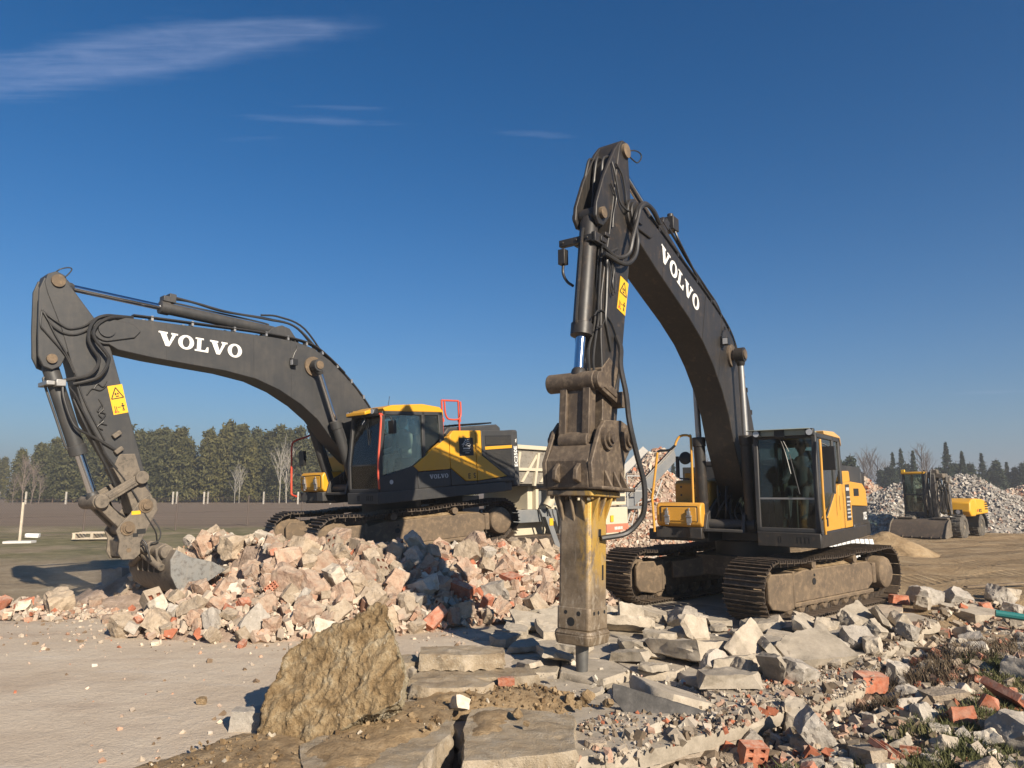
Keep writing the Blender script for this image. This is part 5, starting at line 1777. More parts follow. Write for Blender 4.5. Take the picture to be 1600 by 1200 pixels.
    c = nmix(nt, ramp(nt, n_vf, [(0.66, 0.0), (0.74, 0.6)]), c, (0.4, 0.34, 0.27))
    nt.links.new(c, b.inputs['Base Color'])
    b.inputs['Roughness'].default_value = 0.95
    b.inputs['Specular IOR Level'].default_value = 0.15
    bump(nt, b, nmath(nt, 'ADD', nmath(nt, 'SUBTRACT', n_fin, nmath(nt, 'MULTIPLY', press, 1.2)), nmath(nt, 'ADD', nmath(nt, 'MULTIPLY', n_mid, 1.3), nmath(nt, 'MULTIPLY', n_vf, 0.35))), 0.9, 0.07)
    return m


me = bpy.data.meshes.new('ground')
me.from_pydata(gv, [], gf)
me.materials.append(ground_material())
me.polygons.foreach_set('use_smooth', [True] * len(me.polygons))
o = link('ground', me)
o['kind'] = 'structure'

# ------------------------------------------------------------------ what is left of the concrete floor


def floor_material():
    m, nt, b = newmat('dusty_concrete_floor')
    P_ = coords(nt, 'World')
    st = coords(nt, 'World', scale=(0.35, 1.6, 1), rot=(0, 0, 0.22))
    n1 = ntex(nt, P_, 0.7, 7, 0.6)
    n2 = ntex(nt, st, 1.1, 8, 0.66, 0.5)
    n3 = ntex(nt, P_, 30, 5, 0.7)
    n4 = ntex(nt, P_, 5, 6, 0.7)
    c = ramp(nt, n1, [(0.3, (0.42, 0.335, 0.245)), (0.5, (0.50, 0.415, 0.315)), (0.7, (0.545, 0.465, 0.36))])
    c = nmix(nt, ramp(nt, n2, [(0.52, 0.0), (0.72, 0.55)]), c, (0.36, 0.275, 0.205))
    c = nmix(nt, ramp(nt, n2, [(0.24, 0.6), (0.40, 0.0)]), c, (0.50, 0.46, 0.40))
    c = nmix(nt, ramp(nt, n4, [(0.60, 0.0), (0.78, 0.6)]), c, (0.33, 0.24, 0.165))
    # faint arcs left by turning tracks
    wv = N(nt, 'ShaderNodeTexWave', wave_type='BANDS', bands_direction='DIAGONAL')
    wv.inputs['Scale'].default_value = 1.1
    wv.inputs['Distortion'].default_value = 3.0
    wv.inputs['Detail'].default_value = 3
    nt.links.new(coords(nt, 'World', scale=(0.3, 1.5, 1), rot=(0, 0, 0.15)), wv.inputs['Vector'])
    msk = nmath(nt, 'MULTIPLY', ramp(nt, wv.outputs[1], [(0.8, 0.0), (0.97, 1.0)]), ramp(nt, ntex(nt, P_, 0.45, 3), [(0.5, 0.0), (0.62, 0.42)]))
    c = nmix(nt, nmath(nt, 'MULTIPLY', msk, 0.35), c, (0.27, 0.235, 0.2))
    c = nmix(nt, ramp(nt, ntex(nt, coords(nt, 'World', scale=(0.16, 1.0, 1), rot=(0, 0, -0.12)), 1.7, 8, 0.7, 0.8), [(0.58, 0.0), (0.70, 0.5)]), c, (0.56, 0.50, 0.42))
    c = nmix(nt, ramp(nt, ntex(nt, coords(nt, 'World', scale=(0.3, 1.0, 1), rot=(0, 0, 0.5)), 0.9, 7, 0.7, 1.2), [(0.60, 0.0), (0.76, 0.6)]), c, (0.30, 0.235, 0.17))
    c = nmix(nt, 0.3, c, ramp(nt, n3, [(0.3, 0.35), (0.7, 0.72)]), 'OVERLAY')
    c = nmix(nt, ramp(nt, ntex(nt, P_, 48, 2, 0.5), [(0.69, 0.0), (0.73, 0.7)]), c, (0.2, 0.15, 0.1))
    nt.links.new(c, b.inputs['Base Color'])
    b.inputs['Roughness'].default_value = 0.9
    b.inputs['Specular IOR Level'].default_value = 0.2
    bump(nt, b, nmath(nt, 'ADD', n3, nmath(nt, 'ADD', nmath(nt, 'MULTIPLY', n1, 2.5), nmath(nt, 'MULTIPLY', n4, 2.0))), 0.6, 0.02)
    return m


M['floor'] = floor_material()
FLOOR = [(-14, 3.0), (-1.75, 3.0), (-1.85, 5.2), (-2.15, 6.0), (-1.6, 7.0), (-1.15, 7.75), (-0.45, 8.25), (0.05, 8.55), (0.0, 9.3), (-0.25, 9.9), (-0.5, 10.7), (-0.8, 12.0), (-1.2, 15.0),
         (-5.2, 15.0), (-6.0, 12.6), (-6.6, 11.9), (-7.5, 11.75), (-8.6, 11.55), (-10.2, 11.4), (-14, 11.2)]


def ragged(poly, step, amp, seed):
    out = []
    for i in range(len(poly)):
        a, b = Vector(poly[i]), Vector(poly[(i + 1) % len(poly)])
        n = max(1, int((b - a).length / step))
        for k in range(n):
            p = a.lerp(b, k / n)
            out.append((p.x + amp * noise.noise((p.x * 3.1, p.y * 3.1, seed)) + amp * 0.5 * noise.noise((p.x * 9, p.y * 9, seed)), p.y + amp * noise.noise((p.x * 3.1, p.y * 3.1, seed + 7)) + amp * 0.5 * noise.noise((p.x * 9, p.y * 9, seed + 3))))
    return out


o = MB().prism(ragged(FLOOR, 0.16, 0.09, 2.0), -0.17, 0.0, 'xy').build('concrete_floor', M['floor'], smooth=30)
o['kind'] = 'structure'

# ------------------------------------------------------------------ stones, bricks and shards


def chunk_mesh(name, rg, dims, cuts, mat, rough=0.02, sub=3, taper=0.0, smooth_=24):
    """a broken lump: a block with its corners knocked off and its faces roughened"""
    bm = bmesh.new()
    bmesh.ops.create_cube(bm, size=1)
    for v in bm.verts:
        v.co = Vector((v.co.x * dims[0] * (1 + rg.uniform(-.12, .12)), v.co.y * dims[1] * (1 + rg.uniform(-.12, .12)), v.co.z * dims[2] * (1 + rg.uniform(-.12, .12))))
    for _ in range(cuts):
        n = Vector((rg.gauss(0, 1), rg.gauss(0, 1), rg.gauss(0, 1))).normalized()
        ext = max(v.co.dot(n) for v in bm.verts)
        res = bmesh.ops.bisect_plane(bm, geom=bm.verts[:] + bm.edges[:] + bm.faces[:], plane_co=n * ext * rg.uniform(0.62, 0.9), plane_no=n, clear_outer=True)
        ed = [e for e in res['geom_cut'] if isinstance(e, bmesh.types.BMEdge)]
        if len(ed) > 2:
            bmesh.ops.edgeloop_fill(bm, edges=ed)
    bmesh.ops.triangulate(bm, faces=bm.faces)
    for _ in range(sub):
        long = [e for e in bm.edges if e.calc_length() > max(dims) * 0.10]
        bmesh.ops.subdivide_edges(bm, edges=long, cuts=1, use_grid_fill=False)
        bmesh.ops.triangulate(bm, faces=[f for f in bm.faces if len(f.verts) > 3])
    bm.normal_update()
    sd = rg.uniform(0, 100)
    for v in bm.verts:
        n = v.normal
        p = v.co
        d = noise.noise((p.x * 7 + sd, p.y * 7, p.z * 7)) * 0.7 + noise.noise((p.x * 17 + sd, p.y * 17, p.z * 17)) * 0.55 + noise.noise((p.x * 38 + sd, p.y * 38, p.z * 38)) * 0.3
        v.co += n * d * rough
    bmesh.ops.recalc_face_normals(bm, faces=bm.faces)
    me = bpy.data.meshes.new(name)
    bm.to_mesh(me)
    bm.free()
    me.materials.append(mat)
    me.polygons.foreach_set('use_smooth', [True] * len(me.polygons))
    me.set_sharp_from_angle(angle=rad(smooth_))
    return me


def hollow_brick(name, rg, L, W, H, nx_, nz_, mats, slot=False):
    """brick with holes through its end face; broken off at one end"""
    mb = MB()
    # end face laid out as a grid in which the holes are pushed in
    bx, bz = W / nx_, H / nz_
    t = 0.26 if not slot else 0.30
    for s in (1, -1):
        for i in range(nx_):
            for j in range(nz_):
                x0, z0 = -W / 2 + i * bx, -H / 2 + j * bz
                x1, z1 = x0 + bx, z0 + bz
                hx0, hx1, hz0, hz1 = x0 + bx * t, x1 - bx * t, z0 + bz * t * 0.8, z1 - bz * t * 0.8
                y = s * L / 2 + rg.uniform(-.006, .006)
                d = y - s * min(0.05, L * 0.3)
                o_ = [(x0, s * L / 2, z0), (x1, s * L / 2, z0), (x1, s * L / 2, z1), (x0, s * L / 2, z1)]
                q = [(hx0, y, hz0), (hx1, y, hz0), (hx1, y, hz1), (hx0, y, hz1)]
                r = [(hx0, d, hz0), (hx1, d, hz0), (hx1, d, hz1), (hx0, d, hz1)]
                fs = [(k, (k + 1) % 4, 4 + (k + 1) % 4, 4 + k) for k in range(4)]
                mb.add(o_ + q, fs, 0)
                mb.add(q + r, fs + [(4, 5, 6, 7)], 1)
    for (a, b) in (((-W / 2, -H / 2), (W / 2, -H / 2)), ((W / 2, -H / 2), (W / 2, H / 2)), ((W / 2, H / 2), (-W / 2, H / 2)), ((-W / 2, H / 2), (-W / 2, -H / 2))):
        mb.add([(a[0], -L / 2, a[1]), (b[0], -L / 2, b[1]), (b[0], L / 2, b[1]), (a[0], L / 2, a[1])], [(0, 1, 2, 3)])
    me = mb.mesh(name, mats, 20)
    bm = bmesh.new()
    bm.from_mesh(me)
    bmesh.ops.remove_doubles(bm, verts=bm.verts, dist=0.0004)
    bmesh.ops.recalc_face_normals(bm, faces=bm.faces)
    bm.to_mesh(me)
    bm.free()
    me.polygons.foreach_set('use_smooth', [False] * len(me.polygons))
    return me


ROSE = (0.48, 0.375, 0.29)
M['salmon'] = mineral('rose_masonry', [(0.29, 0.165, 0.11), (0.39, 0.265, 0.19), (0.44, 0.345, 0.26)], 6, dust=0.85, dustcol=(0.455, 0.372, 0.285), bumps=1.0, bdist=0.04, speck=((0.37, 0.165, 0.10), 4, 0.73))
M['brick'] = mineral('red_brick', [(0.24, 0.068, 0.033), (0.36, 0.11, 0.055), (0.44, 0.17, 0.095)], 9, dust=0.7, dustcol=ROSE, bumps=0.6, bdist=0.015)
M['beige'] = mineral('mortar_covered_masonry', [(0.25, 0.195, 0.135), (0.385, 0.31, 0.225), (0.46, 0.385, 0.29)], 6, dust=0.55, dustcol=(0.455, 0.372, 0.285), bumps=1.0, bdist=0.04, speck=((0.42, 0.26, 0.18), 4, 0.72))
M['pale'] = mineral('whitewashed_masonry', [(0.38, 0.32, 0.24), (0.54, 0.48, 0.385), (0.62, 0.57, 0.48)], 5, dust=0.45, dustcol=(0.49, 0.40, 0.32), bumps=0.6, bdist=0.02)
M['grey_stone'] = mineral('grey_concrete', [(0.25, 0.225, 0.19), (0.35, 0.32, 0.275), (0.43, 0.395, 0.34)], 5, dust=0.45, dustcol=(0.45, 0.385, 0.315), bumps=0.8, bdist=0.02, speck=((0.55, 0.5, 0.44), 35, 0.66))
M['hole'] = mineral('brick_hollow', [(0.22, 0.085, 0.05), (0.32, 0.14, 0.085)], 8, bumps=0.3)
M['shard'] = mineral('cracked_floor_concrete', [(0.23, 0.20, 0.155), (0.35, 0.305, 0.24), (0.44, 0.39, 0.315)], 3.6, dust=0.6, dustcol=(0.42, 0.36, 0.28), bumps=0.55, bdist=0.015, speck=((0.27, 0.22, 0.17), 45, 0.68))
M['old_slab'] = mineral('weathered_slab_concrete', [(0.18, 0.135, 0.085), (0.33, 0.275, 0.20), (0.45, 0.39, 0.305)], 4.5, dust=0.8, dustcol=(0.36, 0.275, 0.175), bumps=1.0, bdist=0.03, speck=((0.45, 0.41, 0.34), 60, 0.62), fine=70)

rng = random.Random(2024)
VAR = {}
for key, dims in (('salmon', (0.34, 0.26, 0.20)), ('beige', (0.34, 0.27, 0.22)), ('pale', (0.33, 0.26, 0.19)), ('grey_stone', (0.36, 0.26, 0.2)), ('brick', (0.26, 0.13, 0.125))):
    VAR[key] = [chunk_mesh('chunk', random.Random(sum(map(ord, key)) + 31 * i), tuple(d * random.Random(i + 5).uniform(0.8, 1.2) for d in dims) if key != 'brick' else dims, (5 if key != 'brick' else 2) - i % 2, M[key], 0.028 if key != 'brick' else 0.014) for i in range(7)]
VAR['hollow'] = [hollow_brick('chunk', random.Random(3 + i), (0.24, 0.2, 0.16)[i % 3], 0.24, 0.14, 4, 3, [M['brick'] if i % 2 else M['salmon'], M['hole']]) for i in range(4)]
VAR['slotted'] = [hollow_brick('chunk', random.Random(30 + i), 0.26, 0.36, 0.24, 1 + i, 2, [M['beige'], M['hole']], True) for i in range(2)]

CAMP = Vector((0, 0, 2.05))
_th = math.atan(165 / 1110)


def on_screen(p):
    """rough place of a point in the photograph, used only to put things in reading order for their labels"""
    x, y, z = p[0], p[1], p[2] - 2.05
    w = y * math.cos(_th) + z * math.sin(_th)
    return (800 + 1110 * x / w, 600 - 1110 * (-y * math.sin(_th) + z * math.cos(_th)) / w)


NUM = ['', 'only', 'two', 'three', 'four', 'five', 'six', 'seven', 'eight', 'nine', 'ten', 'eleven', 'twelve', 'thirteen', 'fourteen', 'fifteen']
ORD = ['', 'first', 'second', 'third', 'fourth', 'fifth', 'sixth', 'seventh', 'eighth', 'ninth', 'tenth', 'eleventh', 'twelfth', 'thirteenth', 'fourteenth', 'fifteenth', 'sixteenth', 'seventeenth', 'eighteenth', 'nineteenth', 'twentieth'] + ['twenty-' + w for w in ('first', 'second', 'third', 'fourth', 'fifth', 'sixth', 'seventh', 'eighth', 'ninth')]
PEND = []


def later(o, look, noun, where, cat, group):
    """labels are written once everything stands, so that look-alikes in one spot can be told apart by their order"""
    PEND.append((o, look, noun, where, cat, group))


def write_labels():
    cl = {}
    for t in PEND:
        cl.setdefault((t[1], t[2], t[3]), []).append(t)
    for (look, noun, where), ts in cl.items():
        ts.sort(key=lambda t: on_screen(t[0].matrix_basis.translation)[0])
        n = len(ts)
        for i, (o, _, _, _, cat, group) in enumerate(ts):
            if n == 1:
                lb = f'{look} {noun} {where}'
            elif n == 2:
                lb = f'{look} {noun} {where}, {"left" if i == 0 else "right"} one of two'
            elif i == 0:
                lb = f'leftmost {look} {noun} {where}'
            elif i == n - 1:
                lb = f'rightmost {look} {noun} {where}'
            elif i < 29:
                lb = f'{ORD[i + 1]} {look} {noun} from left {where}'
            else:
                lb = f'{look} {noun} {where}'
            tag(o, lb, cat, group)


def fragments(name, n, sampler, smin, smax, mat, seed, flat=0.6, parent=None, power=2.2, palette=None):
    """thousands of crumbs as one mesh of jittered blocks with a colour each"""
    rs = np.random.RandomState(seed)
    cube = np.array([(x, y, z) for z in (-1, 1) for y in (-1, 1) for x in (-1, 1)], float)
    tri = np.array([(0, 2, 3), (0, 3, 1), (4, 5, 7), (4, 7, 6), (0, 1, 5), (0, 5, 4), (2, 6, 7), (2, 7, 3), (0, 4, 6), (0, 6, 2), (1, 3, 7), (1, 7, 5)])
    pos = np.array([sampler(rs) for _ in range(n)])
    n = len(pos)
    s = smin + (smax - smin) * rs.rand(n) ** power
    V = cube[None] * (1 + rs.uniform(-0.45, 0.3, (n, 8, 3)))
    V *= (s[:, None] * np.stack([rs.uniform(0.7, 1.3, n), rs.uniform(0.5, 1.0, n), rs.uniform(0.35, 0.8, n) * (flat + 0.4)], 1))[:, None, :] * 0.5
    q = rs.normal(size=(n, 4)) * np.array([1, flat, flat, 1])
    q /= np.linalg.norm(q, axis=1)[:, None]
    w, x, y, z = q.T
    Rm_ = np.stack([1 - 2 * (y * y + z * z), 2 * (x * y - z * w), 2 * (x * z + y * w), 2 * (x * y + z * w), 1 - 2 * (x * x + z * z), 2 * (y * z - x * w), 2 * (x * z - y * w), 2 * (y * z + x * w), 1 - 2 * (x * x + y * y)], 1).reshape(n, 3, 3)
    V = np.einsum('nij,nkj->nki', Rm_, V) + pos[:, None, :]
    V[:, :, 2] += (s * 0.12)[:, None]
    me = bpy.data.meshes.new(name)
    F = (tri[None] + (np.arange(n) * 8)[:, None, None]).reshape(-1, 3)
    me.vertices.add(n * 8)
    me.vertices.foreach_set('co', V.reshape(-1))
    me.loops.add(F.size)
    me.loops.foreach_set('vertex_index', F.reshape(-1).astype(np.int32))
    me.polygons.add(len(F))
    me.polygons.foreach_set('loop_start', np.arange(0, F.size, 3, dtype=np.int32))
    me.polygons.foreach_set('loop_total', np.full(len(F), 3, dtype=np.int32))
    if palette is not None:
        cols = np.array([c for c, _ in palette])
        pw = np.array([p for _, p in palette], float)
        idx = rs.choice(len(cols), n, p=pw / pw.sum())
        cc = cols[idx] * rs.uniform(0.75, 1.15, (n, 1))
        at = me.attributes.new('stone', 'FLOAT_COLOR', 'POINT')
        full = np.concatenate([np.repeat(cc, 8, 0), np.ones((n * 8, 1))], 1)
        at.data.foreach_set('color', full.reshape(-1).astype(np.float32))
    me.polygons.foreach_set('use_smooth', np.zeros(len(F), dtype=bool))
    me.update(calc_edges=True)
    me.materials.append(mat)
    o = link(name, me, parent)
    o['kind'] = 'stuff'
    return o


def crumb_material():
    m, nt, b = newmat('mixed_crumbs')
    a = N(nt, 'ShaderNodeAttribute', attribute_name='stone')
    v = coords(nt, 'World')
    n = ntex(nt, v, 25, 5, 0.7)
    c = nmix(nt, 0.4, a.outputs['Color'], ramp(nt, n, [(0.3, 0.32), (0.7, 0.72)]), 'OVERLAY')
    nt.links.new(c, b.inputs['Base Color'])
    b.inputs['Roughness'].default_value = 0.92
    b.inputs['Specular IOR Level'].default_value = 0.2
    bump(nt, b, n, 0.5, 0.01)
    return m


M['crumb'] = crumb_material()
MIXED = [((0.35, 0.295, 0.225), 4), ((0.42, 0.36, 0.285), 3), ((0.27, 0.22, 0.165), 4), ((0.38, 0.25, 0.18), 2), ((0.34, 0.12, 0.065), 1.2), ((0.55, 0.49, 0.39), 0.7), ((0.17, 0.13, 0.09), 3.5)]
PINK = [((0.45, 0.34, 0.26), 4), ((0.48, 0.40, 0.31), 4), ((0.41, 0.25, 0.17), 1.6), ((0.38, 0.14, 0.08), 0.6), ((0.57, 0.5, 0.41), 1), ((0.34, 0.28, 0.22), 1.5)]
GREY = [((0.40, 0.37, 0.32), 4), ((0.31, 0.285, 0.25), 4), ((0.48, 0.44, 0.385), 2), ((0.38, 0.27, 0.21), 1.2), ((0.2, 0.18, 0.16), 2)]

# --- the brick heap
DUSTY = mineral('dusty_rubble_fill', [(0.23, 0.165, 0.12), (0.36, 0.27, 0.205), (0.45, 0.35, 0.275)], 3, bumps=1.0, bdist=0.05, rnd=False, space='World', fine=25)
hv, hf = [], []
hx = np.arange(-8.6, 3.4, 0.15)
hy = np.arange(9.5, 20.5, 0.15)
for y in hy:
    for x in hx:
        h = pile_h(x, y)
        k = min(1, h / 0.25)
        hv.append((x, y, (h - 0.10 + k * (0.07 * nz(x, y, 2.3, 1) + 0.05 * nz(x, y, 6, 2))) if h > 0.001 else -0.22))
n_ = len(hx)
hf = [(j * n_ + i, j * n_ + i + 1, (j + 1) * n_ + i + 1, (j + 1) * n_ + i) for j in range(len(hy) - 1) for i in range(n_ - 1)]
hf = [f for f in hf if max(hv[i][2] for i in f) > -0.15]
o = MB()
o.v, o.f, o.m = hv, hf, [0] * len(hf)
me = o.mesh('rubble_fill', DUSTY, 60, recalc=False)
o = link('rubble_fill', me)
tag(o, 'dusty crushed fill packed under the brick heap and the left machine', 'rubble', None, 'stuff')


def heap_sampler(rs):
    while True:
        x, y = rs.uniform(-7, 2.0), rs.uniform(9.8, 16.2)
        h = pile_h(x, y)
        if h > 0.06 and y < 12.9 + 0.62 * max(0, x + 3.4) + 0.9:
            return (x, y, h - 0.02)


fragments('rubble_crumbs', 5200, heap_sampler, 0.03, 0.17, M['crumb'], 5, flat=1.0, palette=PINK)
tag(bpy.data.objects['rubble_crumbs'], 'small broken brick bits filling the gaps of the brick heap', 'rubble', None, 'stuff')


def heap_zone(x, y, h):
    px, py = on_screen((x, y, h))
    top = h > 0.85 if px < 520 else h > 0.6
    low = h < 0.3
    lev = "on heap's crest" if top else ("at heap's foot" if low else "on heap's face")
    side = 'by the bucket' if px < 400 else ('behind the boulder' if px < 620 else 'below the track' if px < 760 else 'by the breaker')
    return f'{lev} {side}'


placed = []
tries = 0
LOOK = {'salmon': 'dusty rose', 'beige': 'mortar-crusted', 'pale': 'whitish', 'grey_stone': 'grey', 'brick': 'brick-red', 'hollow': 'perforated', 'slotted': 'slotted'}
NOUN = {'salmon': 'masonry chunk', 'beige': 'masonry chunk', 'pale': 'masonry chunk', 'grey_stone': 'concrete chunk', 'brick': 'brick piece', 'hollow': 'brick', 'slotted': 'block'}
KEYS = ['salmon'] * 42 + ['beige'] * 32 + ['pale'] * 4 + ['grey_stone'] * 6 + ['brick'] * 9 + ['hollow'] * 5 + ['slotted'] * 4


def put_chunk(key, p, scale, rg, where, cat='rubble', group=None, flat=False, noun=None):
    o = link({'salmon': 'masonry_chunk', 'beige': 'masonry_chunk', 'pale': 'masonry_chunk', 'grey_stone': 'concrete_chunk', 'brick': 'brick_piece', 'hollow': 'perforated_brick', 'slotted': 'slotted_block'}[key], rg.choice(VAR[key]))
    o.location = p
    o.rotation_euler = (rg.uniform(-.35, .35), rg.uniform(-.35, .35), rg.uniform(0, 6.28)) if flat else (rg.uniform(0, 6.28), rg.uniform(-1.2, 1.2), rg.uniform(0, 6.28))
    o.scale = (scale, scale, scale)
    sz = 'large ' if scale > 1.35 else ('small ' if scale < 0.75 else '')
    later(o, sz + LOOK[key], noun or NOUN[key], where, cat, group)
    return o


rg = random.Random(99)
for rmin, rmax, want in ((0.21, 0.29, 36), (0.145, 0.21, 118), (0.10, 0.145, 146)):
    got = 0
    tries = 0
    while got < want and tries < 20000:
        tries += 1
        x, y = rg.uniform(-6.3, 1.7), rg.uniform(9.9, 16.0)
        h = pile_h(x, y)
        ux, uy = x - LX, y - LY
        lx = ux * math.cos(LH) + uy * math.sin(LH)
        ly = -ux * math.sin(LH) + uy * math.cos(LH)
        if h < 0.04 or (abs(lx) < 2.75 and abs(ly) < 1.75) or y > max(12.95 + 0.66 * max(0, x + 3.6), 14.4 - 1.2 * max(0, x + 5.2)):
            continue
        if math.hypot((x + 6.15) / 1.3, (y - 12.35) / 1.05) < 0.95:      # the bucket works here
            continue
        r = rg.uniform(rmin, rmax)
        if r > 0.24 and y > 13.1 + 0.5 * max(0, x + 3.6):
            continue
        if any((x - a) ** 2 + (y - b) ** 2 < (0.56 * (r + c)) ** 2 for a, b, c in placed):
            continue
        placed.append((x, y, r))
        key = rg.choice(KEYS)
        sc = r / 0.20
        if key in ('brick', 'hollow'):
            sc = min(1.5, max(0.8, sc * 1.1))
        if key == 'slotted':
            sc = min(1.2, sc)
        put_chunk(key, (x, y, h + r * 0.28), sc, rg, heap_zone(x, y, h), group='chunks of the brick heap')
        got += 1
# ------------------------------------------------------------------ floor broken up by the hammer
BROKEN = [(0.12, 8.45), (0.0, 9.3), (-0.25, 9.95), (-0.5, 10.7), (-0.78, 12.0), (0.3, 13.2), (1.4, 13.3), (2.3, 12.7), (3.0, 11.7), (3.6, 10.9), (4.6, 11.3), (5.4, 11.0), (4.7, 9.45), (3.70, 7.85), (3.19, 7.46), (1.99, 6.68), (1.30, 6.3), (0.95, 6.9), (0.75, 7.6)]


def in_poly(x, y, poly):
    c = False
    for i in range(len(poly)):
        (xa, ya), (xb, yb) = poly[i], poly[i - 1]
        if (ya > y) != (yb > y) and x < (xb - xa) * (y - ya) / (yb - ya) + xa:
            c = not c
    return c


def clip(poly, p, n):
    """keep the side of the line through p that n points away from"""
    out = []
    for i in range(len(poly)):
        a, b = poly[i], poly[(i + 1) % len(poly)]
        da, db = (a[0] - p[0]) * n[0] + (a[1] - p[1]) * n[1], (b[0] - p[0]) * n[0] + (b[1] - p[1]) * n[1]
        if da <= 0:
            out.append(a)
        if (da <= 0) != (db <= 0):
            t = da / (da - db)
            out.append((a[0] + (b[0] - a[0]) * t, a[1] + (b[1] - a[1]) * t))
    return out


rg = random.Random(17)
seeds = []
tries = 0
while tries < 6000:
    tries += 1
    x, y = rg.uniform(-1.2, 5.8), rg.uniform(6, 13.6)
    if not in_poly(x, y, BROKEN):
        continue
    if math.hypot(x - 0.74, y - 8.05) < 0.30:
        continue
    front = edge_y(x) - y > -0.85 and x > 1.0
    d = 0.95 if front else (0.50 + 0.35 * max(0, nz(x, y, 0.5, 3) + 0.45))
    if all((x - a) ** 2 + (y - b) ** 2 > (0.5 * (d + e)) ** 2 for a, b, e in seeds):
        seeds.append((x, y, d))


def shard_mesh(poly, thick, rgs):
    c = (sum(p[0] for p in poly) / len(poly), sum(p[1] for p in poly) / len(poly))
    pts = []
    for i in range(len(poly)):
        a, b = Vector(poly[i]), Vector(poly[(i + 1) % len(poly)])
        n = max(1, int((b - a).length / 0.11))
        for k in range(n):
            p = a.lerp(b, k / n)
            pts.append((p.x - c[0] + rgs.uniform(-.014, .014), p.y - c[1] + rgs.uniform(-.014, .014)))
    n = len(pts)
    mb = MB()
    rings = [(0.0, -0.012), (-0.012, 0.0), (-thick * 0.5, 0.012), (-thick, -0.01)]
    vs = []
    for z, off in rings:
        for x, y in pts:
            r = math.hypot(x, y) or 1
            o_ = off + (rgs.uniform(-.018, .018) if z < -0.02 else rgs.uniform(-.003, .003))
            vs.append((x + x / r * o_, y + y / r * o_, z + (rgs.uniform(-.012, .012) if z < -0.02 else 0)))
    fs = [tuple(range(n)), tuple(range(3 * n, 4 * n))[::-1]]
    for k in range(3):
        fs += [(k * n + i, (k + 1) * n + i, (k + 1) * n + (i + 1) % n, k * n + (i + 1) % n) for i in range(n)]
    mb.add(vs, fs)
    return mb.mesh('floor_shard', M['shard'], 30), c


sizes = []
for i, (x, y, d) in enumerate(seeds):
    cell = [(x - 1.6, y - 1.6), (x + 1.6, y - 1.6), (x + 1.6, y + 1.6), (x - 1.6, y + 1.6)]
    for j, (a, b, e) in enumerate(seeds):
        if j != i and abs(a - x) < 3 and abs(b - y) < 3:
            cell = clip(cell, ((x + a) / 2, (y + b) / 2), (a - x, b - y))
    for (xa, ya), (xb, yb) in zip(BROKEN, BROKEN[1:] + BROKEN[:1]):
        pass
    area = 0.5 * abs(sum(cell[k][0] * cell[k - 1][1] - cell[k - 1][0] * cell[k][1] for k in range(len(cell))))
    rr_ = 0.85 if area > 0.5 else 0.7
    mx = rr_ * math.sqrt(max(area, 0.02)) * 1.15
    cell = [(x + (p[0] - x) * min(1, mx / (math.hypot(p[0] - x, p[1] - y) + 1e-6)), y + (p[1] - y) * min(1, mx / (math.hypot(p[0] - x, p[1] - y) + 1e-6))) for p in cell]
    gap = 0.022 + 0.05 * rg.random() * (1 if area < 0.5 else 0.4)
    k = 1 - gap / math.sqrt(max(area, 0.02))
    cell = [(x + (p[0] - x) * k, y + (p[1] - y) * k) for p in cell]
    if x > 1.0:
        cell = [(p[0], max(p[1], edge_y(p[0]) + 0.02)) for p in cell]
    thick = rg.uniform(0.11, 0.16)
    me, c = shard_mesh(cell, thick, rg)
    big = area > 0.55
    tilt = rg.uniform(0, 0.02) if big else abs(rg.gauss(0, 0.07))
    zz = rg.uniform(-0.02, 0.0) if big else rg.uniform(-0.035, 0.03)
    if not big and rg.random() < 0.30 and math.hypot(x - 0.75, y - 8.1) > 0.8:
        tilt = rg.uniform(0.12, 0.3)
        zz += math.sin(tilt) * math.sqrt(area) * 0.42
    if math.hypot(c[0] - 0.74, c[1] - 7.9) < 0.85:
        zz -= 0.075
        tilt *= 0.6
    az = rg.uniform(0, 6.28)
    o = link('floor_shard', me)
    o.location = (c[0], c[1], zz)
    o.rotation_euler = Matrix.Rotation(tilt, 3, Vector((math.cos(az), math.sin(az), 0))).to_euler()
    px, py = on_screen((c[0], c[1], 0))
    where = 'by the breaker tip' if math.hypot(c[0] - 0.75, c[1] - 8.1) < 1.4 else ('along the slab edge' if c[1] - edge_y(c[0]) < 0.95 and x > 1 else 'below the brick heap' if px < 900 and py < 1010 else "before the machine's tracks" if py < 1000 else 'in the cracked floor')
    later(o, 'large' if big else ('tilted' if tilt > 0.1 else ('small' if area < 0.16 else 'flat')), 'concrete shard', where, 'concrete shard', 'shards of the cracked concrete floor')

BED = [(0.1, 8.3), (-0.05, 9.3), (-0.3, 9.95), (-0.55, 10.7), (-0.9, 12.2), (0.3, 13.6), (3.6, 15.5), (5.5, 17.2), (7.6, 14.9), (6.9, 13.0), (5.9, 11.4), (4.75, 9.55), (3.66, 7.9), (3.16, 7.5), (1.95, 6.72), (1.1, 6.15), (0.8, 6.9), (0.6, 7.5)]
o = MB().prism(ragged(BED, 0.2, 0.05, 5.0), -0.28, -0.15, 'xy').build('crushed_bed', mineral('crushed_concrete_bed', [(0.26, 0.21, 0.16), (0.37, 0.315, 0.25), (0.44, 0.385, 0.31)], 3, rnd=False, space='World', bumps=1.0, bdist=0.04, fine=30), smooth=0)
o['kind'] = 'structure'
PAD = [(1.9, 13.0), (2.6, 12.35), (3.2, 11.4), (3.75, 10.75), (4.7, 11.25), (5.6, 11.1), (6.2, 11.9), (6.9, 13.0), (7.7, 14.6), (8.2, 16.0), (6.5, 17.5), (3.0, 16.5), (0.9, 14.6), (0.6, 13.6)]
